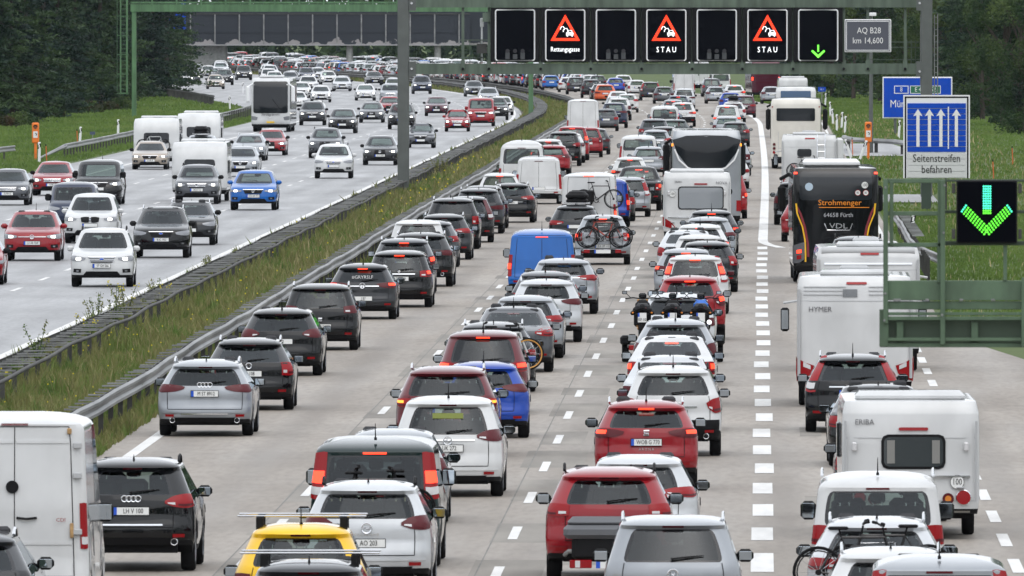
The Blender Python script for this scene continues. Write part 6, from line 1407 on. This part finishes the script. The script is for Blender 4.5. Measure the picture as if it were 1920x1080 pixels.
# --- inbound carriageway
v(11,'suv','white',190,63.5,L=4.5,hl=1,ftxt='ST GH 566',bad='oval',mirp=1,rails=2,clad=0,H=1.73,fr='bars',label='white suv nearest to the weedy barrier, plate ST GH 566')
v(11,'suv','black',301,56.9,hl=0,ftxt='B JC 1932',bad='oval',H=1.68,clad=0,fr='std',label='black suv with a silver framed grille, plate B JC 1932')
v(11,'suv','dark grey',353,54,H=1.52,clad=0,hl=0); v(12,'suv','white',168,53.6,hl=1,fr='kid',bad='roundel',H=1.74,mirp=1,clad=0,label='white suv with twin black kidney-shaped grilles'); v(12,'suv','red',59,57.6,hl=1,fr='ev',bad='vw',ftxt='LU AB 720E',H=1.64,mirp=1,clad=0,label='red electric suv with a thin light strip across its nose')
v(12,'hatch','red',-52,63.0,label='red car cut by the left picture edge'); v(13,'van','dark blue',135,50.9,H=1.82,L=4.4,W=1.8,label='dark blue van behind the white suv with twin grilles'); v(14,'hatch','red',97,42.8,hl=1,ftxt='B MK 17',bad='s',H=1.5,label='red hatchback with one bright headlamp by the verge'); v(13,'van','black',182,44.9,H=1.90,bad='star',hl=1,label='black van with a star badge and long side'); v(14,'hatch','grey',12,45.0,H=1.52,hl=1,ftxt='RI PM 10',bad='s',label='grey hatchback leaving at the left picture edge')
v(12,'suv','grey',368,44.7,H=1.66,hl=1,fr='bars',ftxt='DE AY 13',bad='disc',clad=0,label='dark grey suv with barred grille towing a white caravan'); v(12,'caravan','white',372,44.2,which='front',label='white caravan towed by the dark grey suv')
v(11,'suv','bright blue',474,46.1,H=1.63,hl=1,ftxt='STA HD 777',clad=0,mirp=1,bad='disc',W=1.9,label='bright blue suv driving in the lane beside the barrier')
v(14,'estate','beige',280,36.9,hl=1,H=1.45,ftxt='BL AR 50',bad='disc',label='beige car with very bright headlights towing a caravan'); v(14,'caravan','white',290,36.5,which='front',label='white caravan with bicycles on its nose behind the beige car')
v(14,'estate','silver',374,35.4,H=1.5,rbox=1,label='silver car with a black roof box between two caravans'); v(14,'caravan','white',370,34.8,which='front',label='white caravan furthest back of the three near the beige car')
v(13,'estate','silver',465,34.9,hl=1,H=1.45,bad='star',label='silver estate car with star badge beside the red hatchback'); v(13,'hatch','red',505,33.7,hl=1,H=1.46,label='red hatchback behind the silver estate car with star badge'); v(12,'hatch','silver',450,38.5,hl=1,H=1.48,label='silver hatchback partly hidden behind the bright blue suv')
v(12,'suv','grey',609,34.3,hl=1,H=1.66,clad=0,label='grey suv ahead of the white coach'); v(11,'suv','white',625,38.9,H=1.66,mirp=1,clad=0,label='white suv with dark lower grille in the middle of the inbound road'); v(11,'estate','dark grey',712,35.9,hl=1,H=1.55,fr='tall',ftxt='M ZC 2042',label='dark grey estate car with a large grille left of the gantry post'); v(11,'small','grey',788,32,H=1.46,label='small grey car with round lamps right of the gantry post')
v(11,'small','red',857,28.3,H=1.48,hl=1,mirp=1,label='small red car in front of the red van'); v(11,'van','red',901,27.1,H=2.0,hl=1,mirp=1,label='red van with dark hexagon grille'); v(12,'hatch','maroon',818,24.8,hl=1); v(12,'suv','black',752,27.8,H=1.75,hl=1,label='black suv half hidden by the gantry post'); v(13,'hatch','grey',696,26.3,hl=1,fr='tall',bad='rings'); v(13,'suv','black',641,28.7,hl=1,H=1.62,clad=0)
v(14,'suv','dark grey',585,26.9,hl=1,bad='star',H=1.68,clad=0); v(13,'hatch','white',686,21.3,hl=1,label='white hatchback alone in the middle of the inbound bend'); v(13,'hatch','grey',643,19.0,hl=1); v(14,'hatch','white',602,21.7,hl=1); v(12,'suv','dark blue',792,19.8,hl=1,H=1.75); v(12,'mpv','silver',732,21.6,H=1.6); v(12,'hatch','red',730,24.7); v(11,'hatch','grey',890,20.4,hl=1); v(11,'estate','silver',916,22.2,hl=1); v(11,'saloon','white',940,24.6,hl=1,label='white saloon behind the red van'); v(11,'suv','black',930,25.7,hl=1)
v(14,'coach','white',507,28.4,which='front',label='white coach with a big dark windscreen on the inbound road'); v(14,'hatch','white',565,20.7,hl=1); v(15,'mpv','white',505,17.3,hl=1,H=1.6); v(15,'estate','grey',545,17.9); v(15,'suv','dark blue',576,17.2,hl=1); v(15,'hatch','beige',405,18.7,hl=1); v(15,'suv','black',422,17.8,hl=1,H=1.7); v(15,'suv','grey',360,17.5,hl=1); v(15,'hatch','dark blue',318,17.1,hl=1); v(15,'estate','silver',368,15.8); v(15,'hatch','white',392,16.2,hl=1); v(14,'hatch','white',556,23.3)
# --- far queue under the bridge: three outbound lanes filled bumper to bumper
cols=['white']*10+['silver']*8+['pale silver']*6+['grey']*8+['dark grey']*8+['black']*10+['red']*3+['dark red']*2+['dark blue']*4+['blue','bright blue','beige','white']
kinds=['hatch']*6+['estate']*5+['suv']*6+['mpv']*3+['saloon']*2+['small']*3+['van']*2
dmax={1:2150,2:2130,3:2110}
for ln,X0 in ((1,-9.9),(2,-5.9),(3,-2.0)):
    d=max([q['d'] for q in V if q['lane']==ln])+8
    while d<dmax[ln]:
        k=rnd.choice(kinds); X=X0+off(d)+rnd.uniform(-.25,.25); V.append(dict(lane=ln,kind=k,col=rnd.choice(cols),cx=0,s=FPX/d,label=None,o=dict(lit=1) if rnd.random()<.22 else {},d=d,X=X,far=1)); d+=rnd.uniform(6.6,10.5)
for Xr in (-20.,-24.,-28.,-32.,-39.):
    d=rnd.uniform(1480,1600)
    while d<1950:
        if not any(abs(q['X']-(Xr+off(d)))<2.6 and abs(q['d']-d)<9 for q in V if q['lane']>10):
            V.append(dict(lane=15,kind=rnd.choice(kinds),col=rnd.choice(cols),cx=0,s=FPX/d,label=None,o=dict(hl=1) if rnd.random()<.6 else {},d=d,X=Xr+off(d),far=1))
        d+=rnd.uniform(70,170)
for ln,X0 in ((5,2.2),(6,6.0),(7,9.8)):
    d={5:1700,6:1790,7:1880}[ln]
    while VPX+FPX*(X0+off(d))/d>318:
        V.append(dict(lane=ln,kind=rnd.choice(kinds),col=rnd.choice(cols),cx=0,s=FPX/d,label=None,o=dict(lit=1) if rnd.random()<.2 else {},d=d,X=X0+off(d)+rnd.uniform(-.25,.25),far=1)); d+=rnd.uniform(6.8,11.)
v(1,'hvan','white',452,14.3,H=2.5); V[-1]['d']=2078; V[-1]['X']=-9.9+off(2078)
# ---- lengths, spacing in each lane
SP={}
def spec_of(q):
    if 'j' not in q and not q.get('far') and q['kind'] in('hatch','small','estate','suv','mpv','saloon'):
        q['j']=1; o=q['o']; rj=random.Random(q['s']*100)
        o.setdefault('ugb',round(rj.uniform(.73,.86),2)); o.setdefault('ugt',round(o['ugb']-rj.uniform(-.02,.06),2)); o.setdefault('rc',round(rj.uniform(.32,.52),2)); o.setdefault('rn',round(rj.uniform(2.2,3.2),1))
        if q['kind']!='saloon': o.setdefault('inc',round({'hatch':.30,'small':.22,'estate':.42,'suv':.34,'mpv':.24}[q['kind']]*rj.uniform(.75,1.35),2))
        o.setdefault('tl',(rj.choice(['c','w','tri','blk','drop']),mk(q['kind'])['tl'][1])); o.setdefault('dkl',int(rj.random()<.35)); o.setdefault('ant',rj.choice(['fin','fin','','rod'])); o.setdefault('rails',rj.choice([0,0,1,2]) if q['kind'] in('estate','suv','mpv') else 0); o.setdefault('plz',round(mk(q['kind'])['plz']-rj.choice([0,0,.24]),2)); o.setdefault('clad',int(rj.random()<.35) if q['kind']=='suv' else 0); o.setdefault('L',round(mk(q['kind'])['L']*rj.uniform(.95,1.03),2))
        if q['lane']>10: o.setdefault('fr',rj.choice(['std','bars','slim','tall','std'])); o.setdefault('fn',round(rj.uniform(2.2,3.0),1)); o.setdefault('fc',round(rj.uniform(.45,.7),2)); o.setdefault('priv',int(rj.random()<.4)); o.setdefault('bad',rj.choice(['disc','vw','bolt','oval','s','star','diamond']))
        if rj.random()<.3: o.setdefault('bar',round(mk(q['kind'])['plz']+.11,2))
    o=dict(q['o']); o.pop('which',None); o.pop('rbox',None)
    if q['lane']>10: o['on']=1
    key=(q['kind'],tuple(sorted((a,str(b)) for a,b in o.items())))
    if key not in SP: SP[key]=dict(s=mk(q['kind'],**o))
    return SP[key]
def length(q):
    if q['kind']=='caravan': return 7.0 if q['lane']<10 else 6.6
    if q['kind']=='coach': return 12.2
    if q['kind']=='motorhome': return 6.6
    if q['kind']=='pickup': return 5.3
    return spec_of(q)['s']['L']
for q in V: q['len']=length(q); q['d0']=q['d']
mcy=dict(lane=3,kind='trailer',d=FPX/80.6,d0=FPX/80.6,len=3.4,X=-2.04); V.append(mcy)
for ln in (1,2,3,4,11,12,13,14):
    Q=sorted([q for q in V if q['lane']==ln],key=lambda q:q['d'])
    for it in range(400):
        bad=0
        for a,b in zip(Q,Q[1:]):
            if ln>10: gap=b['d']-a['d']-a['len']; lim=1.0 if b['kind']!='caravan' else .3
            else: gap=b['d']-a['d']-a['len']; lim=1.4 if a['kind'] not in('caravan','trailer') else .1
            if gap<lim: m=(lim-gap)/2; a['d']-=m*.9; b['d']+=m*1.1; bad+=1
        if not bad: break
worst=sorted([q for q in V if not q.get('far')],key=lambda q:-abs(q['d']-q['d0'])*q['d']**-2)[:10]
print('SHIFT',[(q['kind'],q.get('col'),round(q.get('cx',0)),round((q['d']-q['d0']),1),'px',round(HC*FPX*(1/q['d']-1/q['d0']),1)) for q in worst])
LN={1:'median queue',2:'second queue',3:'third queue',4:'shoulder queue',5:'far fourth queue',6:'far fifth queue',7:'far sixth queue',11:'inbound barrier lane',12:'second inbound lane',13:'third inbound lane',14:'outer inbound lane',15:'inbound bend'}
GR_={1:'vehicles queuing in the lane beside the median',2:'vehicles queuing in the second lane',3:'vehicles queuing in the third lane',4:'vehicles on the opened hard shoulder',5:'vehicles in the far fourth queue',6:'vehicles in the far fifth queue',7:'vehicles in the far sixth queue',11:'inbound vehicles beside the median',12:'inbound vehicles in the second lane',13:'inbound vehicles in the third lane',14:'inbound vehicles in the outer lane',15:'inbound vehicles in the far bend'}
def desc(q): return (q['col'].replace(' ','-')+' '+{'estate':'estate','small':'runabout','mpv':'minivan','hvan':'high-van','pickup':'pickup'}.get(q['kind'],KW[q['kind']][1])) if q['kind']!='trailer' else 'motorcycle trailer'
used=set()
for ln in LN:
    Q=sorted([q for q in V if q['lane']==ln],key=lambda q:q['d'])
    for i,q in enumerate(Q):
        if q['kind']=='trailer': continue
        if q['label']: used.add(q['label']); continue
        pv=desc(Q[i-1]) if i else None; nx=desc(Q[i+1]) if i+1<len(Q) else None
        fx={'lit':', brake lights lit'}.get('lit') if q['o'].get('lit') and ln<10 else ''
        if q.get('far'): base=f"distant {desc(q)}, {LN[ln]}"
        else: base=f"{desc(q)}, {LN[ln]}"
        cand=[base+(f", behind {nx}" if nx else '')+(f", ahead of {pv}" if pv else '')]
        c=cand[0]
        if fx and len(c.split())<=13: c=c+fx
        if c in used and not q.get('far'): c=c+' further up'
        used.add(c); q['label']=c
TPL={}
def special(q):
    w_=q['o'].get('which'); key=(q['kind'],w_)
    if key in TPL: return TPL[key]
    if w_=='nova': N,s=caravan_nodes(W=2.35,H=2.58,lamp='wedge',win=(-.62,.88,1.30,2.02),winm=mat('curtained_window',(.22,.24,.26),.15,coat=1),words=(('ERIBA',.07,-.65,2.22),('NOVA',.10,.85,2.18)),num=(-.85,1.80),hatch=1)
    elif w_=='eriba': N,s=caravan_nodes(W=2.14,H=2.20,lamp='round',win=(-.24,1.02-.0,1.12,1.62) if 0 else (-.42,.50,1.14,1.60),winm=mat('caravan_pane',(.035,.042,.046),.08,coat=1),curt=1,words=(('ERIBA',.085,-.72,1.83),),num=(.72,.90),hatch=1)
    elif w_=='bikes': N,s=caravan_nodes(W=2.3,H=2.7)
    elif w_=='front' and q['kind']=='caravan': N,s=caravan_nodes(W=2.35,H=2.55,front=1)
    elif w_=='hymer': N,s=motorhome_nodes(6.6,2.40,2.74,'a',words=(('HYMER',.11,-.72,2.02),))
    elif w_=='b': N,s=motorhome_nodes(6.6,2.35,2.86,'b')
    elif w_=='c': N,s=motorhome_nodes(6.6,2.35,2.85,'c')
    else: N,s=coach_nodes(dict(silver='silver',black='black',white='white',blue='blue',maroon='maroon')[w_] if w_!='front' else 'front',H=dict(silver=3.72,black=3.5,white=3.6,blue=3.2,maroon=3.4).get(w_,3.6))
    TPL[key]=(N,s); return TPL[key]
def pickup_nodes():
    s=mk('suv',L=5.3,W=1.88,H=1.82,clad=0,ro=1.2,wr=.38,zbr=.45,gb=1.28,gt=1.62,sb=1.2,st=1.62,cb=1.2,ct=1.62,tl=('blk',.98),plz=.75,priv=0,ant='',lit=1,
      rp=[(0,.2),(.45,.05),(.6,0),(1.12,.02),(1.17,.10),(1.20,1.35),(1.28,1.5),(1.62,1.75),(1.68,1.8),(1.82,2.1)])
    return car_nodes(s,1)
n=0
for q in sorted(V,key=lambda q:q['d']):
    if q['kind']=='trailer': continue
    nm,kw,cat=KW[q['kind']]; d=q['d']; X=q['X']; on=q['lane']>10; h_=head(d) if d>1120 else 0.
    rz=h_+(math.pi if on else 0)+rnd.uniform(-.012,.012)
    Lq={'caravan':6.0,'coach':12.2,'motorhome':6.6,'pickup':5.3}.get(q['kind']) or spec_of(q)['s']['L']
    loc=(X,d,0) if not on else (X+math.sin(rz)*Lq,d-math.cos(rz)*Lq,0)
    if q['kind']=='caravan' and on: loc=(X,d+.9+6.0,0)
    pm=PAINT[q['col']]
    if q['kind'] in('caravan','motorhome','coach'):
        N,s=special(q); e=empty(nm,loc,rz); tag(e,q['label'],cat,GR_[q['lane']]); instantiate(N,e,pm)
    elif q['kind']=='pickup':
        e=empty(nm,loc,rz); tag(e,q['label'],cat,GR_[q['lane']]); instantiate(pickup_nodes(),e,pm)
    else:
        T=spec_of(q); lod=0 if d<620 else (1 if d<1050 else 3)
        if lod==3:
            if 'far' not in T: T['far']=flatten(car_nodes(T['s'],2)).mesh(nm,38)
            e=link(nm,T['far'],None,loc,(0,0,rz)); tag(e,q['label'],cat,GR_[q['lane']])
            for i,m in enumerate(T['far'].materials):
                if m is PH: e.material_slots[i].link='OBJECT'; e.material_slots[i].material=pm
        else:
            if lod not in T: T[lod]=car_nodes(T['s'],lod)
            e=empty(nm,loc,rz); tag(e,q['label'],cat,GR_[q['lane']]); instantiate(T[lod],e,pm)
    q['e']=e; n+=1
def find(lb): return [q for q in V if q.get('label') and lb in q['label']][0]
# --- loads: bicycles, boxes, trailer
BB=mat('bike_black',(.015,.015,.017),.3); BW=mat('bike_white',(.5,.52,.52),.3); BR=mat('bike_red',(.35,.04,.02),.3)
TAN=mat('tan_tyre_wall',(.55,.27,.06),.6)
q=find('JP') if 0 else find('silver hatchback with two bicycles'); y=q['d']
bicycle((q['X']+.02,y-.35,.55),.06,BB,'dark bicycle leaning outermost across the tail of the silver hatchback','bicycles on the silver hatchback'); bicycle((q['X']+.1,y-.16,.57),math.pi-.05,BR,'red framed bicycle innermost across the tail of the silver hatchback','bicycles on the silver hatchback')
def rack(q,zz=.5,dep=.75,lamp=1):
    e=tag(empty('bicycle_rack',(q['X'],q['d'],0)),'tow bar bicycle rack fixed behind the '+q['label'].split(' with')[0].split(' carrying')[0].split(' hang')[0].split(',')[0][:46].strip(),'bicycle rack'); m=MB()
    for yy in (-.16,-.35): m.box((-.62,yy-.03,zz),(.62,yy+.03,zz+.03),CHR,.01)
    m.tube([(0,.1,.42),(0,-dep+.3,zz)],.03,BLK,6); part('carrier_rail',m,e)
    m=MB(); m.tube([(-.25,-.1,zz),(-.25,-.1,zz+.75),(.25,-.1,zz+.75),(.25,-.1,zz)],.018,CHR,6); part('hoop',m,e)
    m=MB(); m.box((-.60,-.50,zz-.10),(.60,-.47,zz+.02),BLK); m.box((-.26,-.51,zz-.10),(.26,-.50,zz+.01),PLW); m.box((-.26,-.515,zz-.10),(-.21,-.51,zz+.01),PLB); part('light_board',m,e,None)
    for sg in (1,-1): m=MB(); m.box((sg*.5-.09,-.52,zz-.09),(sg*.5+.09,-.50,zz+.02),REDL,.01); part('tail_light',m,e)
    return e
rack(q,.48)
q=find('dark car carrying bicycles'); rack(q,.45); bicycle((q['X']+.22,q['d']-.35,.50),.08,BW,'white framed bicycle with a tan tyre wall on the dark car','bicycles on the dark car',wall=TAN); bicycle((q['X']+.12,q['d']-.14,.52),math.pi,BB,'dark green bicycle inside the white one on the dark car','bicycles on the dark car')
q=find('dark green van'); rack(q,.50); bicycle((q['X']-.03,q['d']-.38,.50),.05,BB,'black mountain bicycle outermost behind the dark green van','bicycles on the dark green van'); bicycle((q['X']+.05,q['d']-.18,.52),math.pi,BB,'black bicycle with raised handlebar innermost behind the green van','bicycles on the dark green van')
e=tag(empty('warning_board',(q['X']-.02,q['d']-.47,1.17)),'red and white striped warning board on the bicycles of the green van','warning board')
m=MB(); m.box((-.42,0,-.10),(.42,.015,.10),PLW); part('board',m,e,None)
for k in range(4): m=MB(); x=-.42+.24*k; m.prism([(x,-.10),(x+.12,-.10),(x+.02+.0,.10),(x-.10 if x-.10>-.42 else -.42,.10)],-.004,0,REDL); part('stripe',m,e,None)
q=find('white high camper van'); bicycle((q['X']+.35,q['d']-.18,1.15),.05,BB,'dark bicycle hung high on the rear doors of the camper van'); rf=tag(empty('luggage_box',(q['X']-.22,q['d']-.55,0)),'black luggage box hung behind the white camper van','luggage box'); m=MB(); m.box((-.42,0,1.35),(.42,.5,1.78),BLK,.08); part('box',m,rf); m=MB(); m.box((-.43,-.01,1.66),(.43,.51,1.80),BLK,.07); part('lid',m,rf)
q=find('ladder'); bicycle((q['X']-.1,q['d']-.14,.95),.03,BB,'dark bicycle on the back wall of the ladder motorhome')
q=find('white caravan carrying two'); bicycle((q['X']-.45,q['d']-.15,.7),.0,BB,'dark bicycle on the far white caravan, one of two','bicycles on the far caravan'); bicycle((q['X']+.5,q['d']-.15,.7),.0,BB,'dark bicycle on the far white caravan, the other of two','bicycles on the far caravan')
q=find('silver estate car with bicycles standing'); rack(q,.45)
bicycle((q['X']-.25,q['d']-.34,.48),.15,BB,'black bicycle with upright handlebar behind the silver estate car','bicycles on the silver estate'); bicycle((q['X']+.15,q['d']-.14,.5),math.pi,BB,'bicycle with brown grips behind the silver estate car','bicycles on the silver estate')
q=find('white caravan with bicycles on its nose'); bicycle((q['X']-.1,q['d']+.6,.8),.0,BW,'bicycle standing on the nose of the first white caravan','bicycles on the caravan nose')
q=find('red suv with a grey transport box'); e=tag(empty('transport_box',(q['X']+.12,q['d'],0)),'grey lidded transport box on the tow bar of the red suv','transport box')
GB=mat('box_grey',(.10,.105,.115),.5); m=MB(); m.box((-.65,-.72,.34),(.47,-.1,.68),BLK,.05); part('tub',m,e); m=MB(); m.box((-.77,-.80,.64),(.57,-.02,.84),GB,.06); part('lid',m,e); m=MB(); m.box((-.71,-.74,.80),(.51,-.08,.95),GB,.09); part('lid_top',m,e)
m=MB(); m.tube([(-.75,-.3,.40),(-.70,-.62,.46),(.70,-.62,.46),(.75,-.3,.40)],.035,STEEL,6); m.tube([(0,.15,.4),(0,-.6,.42)],.04,BLK,6); part('carrier',m,e)
m=MB(); m.box((-.68,-.76,.22),(-.36,-.72,.34),REDL,.01); part('tail_light',m,e); m=MB(); m.box((-.60,-.765,.23),(-.53,-.76,.33),WHL); part('reverse_lens',m,e,None); m=MB(); m.box((-.30,-.76,.22),(.24,-.74,.34),PLW); m.box((-.30,-.765,.22),(-.24,-.76,.34),PLB); p=part('number_plate',m,e,None); link('lettering',textmesh('DI G',.08,INK,.002,.8),p,loc=(0,-.765,.28))
for q in V:
    if q['o'].get('rbox') if 'o' in q else 0:
        sg=1 if q['lane']<10 else 1; roofbox(0,q['X'],q['d']+1.2,q['o'].get('H',1.47)+.02,BLK,'black roof box on the '+desc(q)+' of the '+LN[q['lane']])
q=sorted([q for q in V if q['lane']==2 and q['kind']=='hatch' and q['col']=='dark grey' and 500<q['d']<600],key=lambda q:q['d'])[0]; roofbox(0,q['X']+.05,q['d']+1.0,1.54,BLK,'black roof box on the dark grey hatchback behind the camper van')
y=mcy['d']; e=tag(empty('motorcycle_trailer',(mcy['X'],y,0)),'low flat trailer carrying three motorcycles behind the light car','trailer')
m=MB(); m.box((-1.05,0,.36),(1.05,2.3,.42),STEELD,.01); part('deck',m,e); 
for x in (-.7,0,.66): m=MB(); m.box((x-.10,-.1,.42),(x+.10,2.3,.45),STEEL,.005); part('wheel_channel',m,e)
for sg in (1,-1):
    m=MB(); m.box((sg*1.1-.12,.8,.40),(sg*1.1+.12,1.7,.62),BLK,.05); part('mudguard',m,e); w1,w2=wheel_mb(.28,.16); p=part('wheel',w1,e,40,loc=(sg*1.1,1.25,.28)); part('rim',w2,p,30)
    m=MB(); m.box((sg*.85-.16,-.12,.30),(sg*.85+.16,-.08,.42),REDL,.02); part('tail_light',m,e)
m=MB(); m.tube([(-.4,2.3,.36),(0,3.3,.42)],.04,STEEL,6); m.tube([(.4,2.3,.36),(0,3.3,.42)],.04,STEEL,6); part('drawbar',m,e)
FK=mat('fork_gold',(.45,.2,.03),.3,.6); FB=mat('fork_blue',(.01,.12,.5),.3)
motorcycle((mcy['X']-.70,y+.02,.45),'black naked motorcycle with gold swing arm, first on the trailer from the median',FK,BLK,1,'KF 10')
motorcycle((mcy['X']+.0,y+.05,.45),'black motorcycle standing in the middle of the trailer',BLK,BLK,1,'')
motorcycle((mcy['X']+.66,y+.02,.45),'black and blue motorcycle with a wide rack, last on the trailer',FB,FB,1,'')
# the big white van: handle, lock, hinges, grime
q=find('large dirty white'); s_=spec_of(q)['s']; y_=lambda z: yR(s_,z)-.02
m=MB(); m.disc((-.03,y_(1.90),1.90),.085,BLK,'y',18,.03); part('lock_cover',m,q['e']); m=MB(); m.tube([(.03,y_(1.48),1.49),(.16,y_(1.48)-.02,1.475),(.30,y_(1.48),1.49)],.018,BLK,6); part('door_handle',m,q['e'])
for z in (1.30,2.05,2.45): m=MB(); m.box((.78,y_(z),z-.04),(.90,y_(z)+.05,z+.04),WGREY,.01); part('hinge',m,q['e'])
RUST=mat('rust',(.32,.20,.09),.8,noise=.5,nscale=9.)
for a in ((.70,2.60,.76,2.68),(.74,1.22,.79,1.42)): m=MB(); m.box((a[0],y_(a[1])-.004,a[1]),(a[2],y_(a[1])+.03,a[3]),RUST,.01); part('rust_patch',m,q['e'])
m=MB(); m.box((-.98,y_(.6)-.02,.42),(.98,y_(.6)+.10,.66),mat('bumper_grey',(.05,.052,.055),.6),.04); part('bumper',m,q['e'])
link('lettering',textmesh('CDI',.05,REDL,.002,1.1),q['e'],loc=(.62,y_(1.46)-.004,1.46)); 
# sticker, window lettering
q=find('white lettering'); link('lettering',textmesh('#GRYRSLF',.09,LETW,.002,1.),q['e'],loc=(0,yR(spec_of(q)['s'],1.12)-.04,1.12))
q=find('yellow sticker strip'); m=MB(); yy=yR(spec_of(q)['s'],1.36)-.03; m.box((-.26,yy,1.33),(.26,yy+.01,1.42),mat('sticker_yellow',(.22,.26,.06),.5)); part('window_sticker',m,q['e'],None)
print('VEHICLES',n,'OBJECTS',len(bpy.data.objects))
# ------------------------------------------------------------------ air: far things fade a little
hz=MB(); hz.box((-500,-1200,-1.06),(500,2700,24),None) if False else None
me=bpy.data.meshes.new('haze'); me.from_pydata([(-420,-60,-1.06),(420,-60,-1.06),(420,2600,-1.06),(-420,2600,-1.06),(-420,-60,27),(420,-60,27),(420,2600,27),(-420,2600,27)],[],[(0,3,2,1),(4,5,6,7),(0,1,5,4),(1,2,6,5),(2,3,7,6),(3,0,4,7)])
hm=bpy.data.materials.new('haze'); hm.use_nodes=True; nn=hm.node_tree.nodes; nn.remove(nn['Principled BSDF']); pv=nn.new('ShaderNodeVolumePrincipled')
pv.inputs['Color'].default_value=(.75,.85,1,1); pv.inputs['Density'].default_value=.000012; hm.node_tree.links.new(pv.outputs[0],nn['Material Output'].inputs['Volume'])
me.materials.append(hm); o=link('haze',me); o['kind']='stuff'
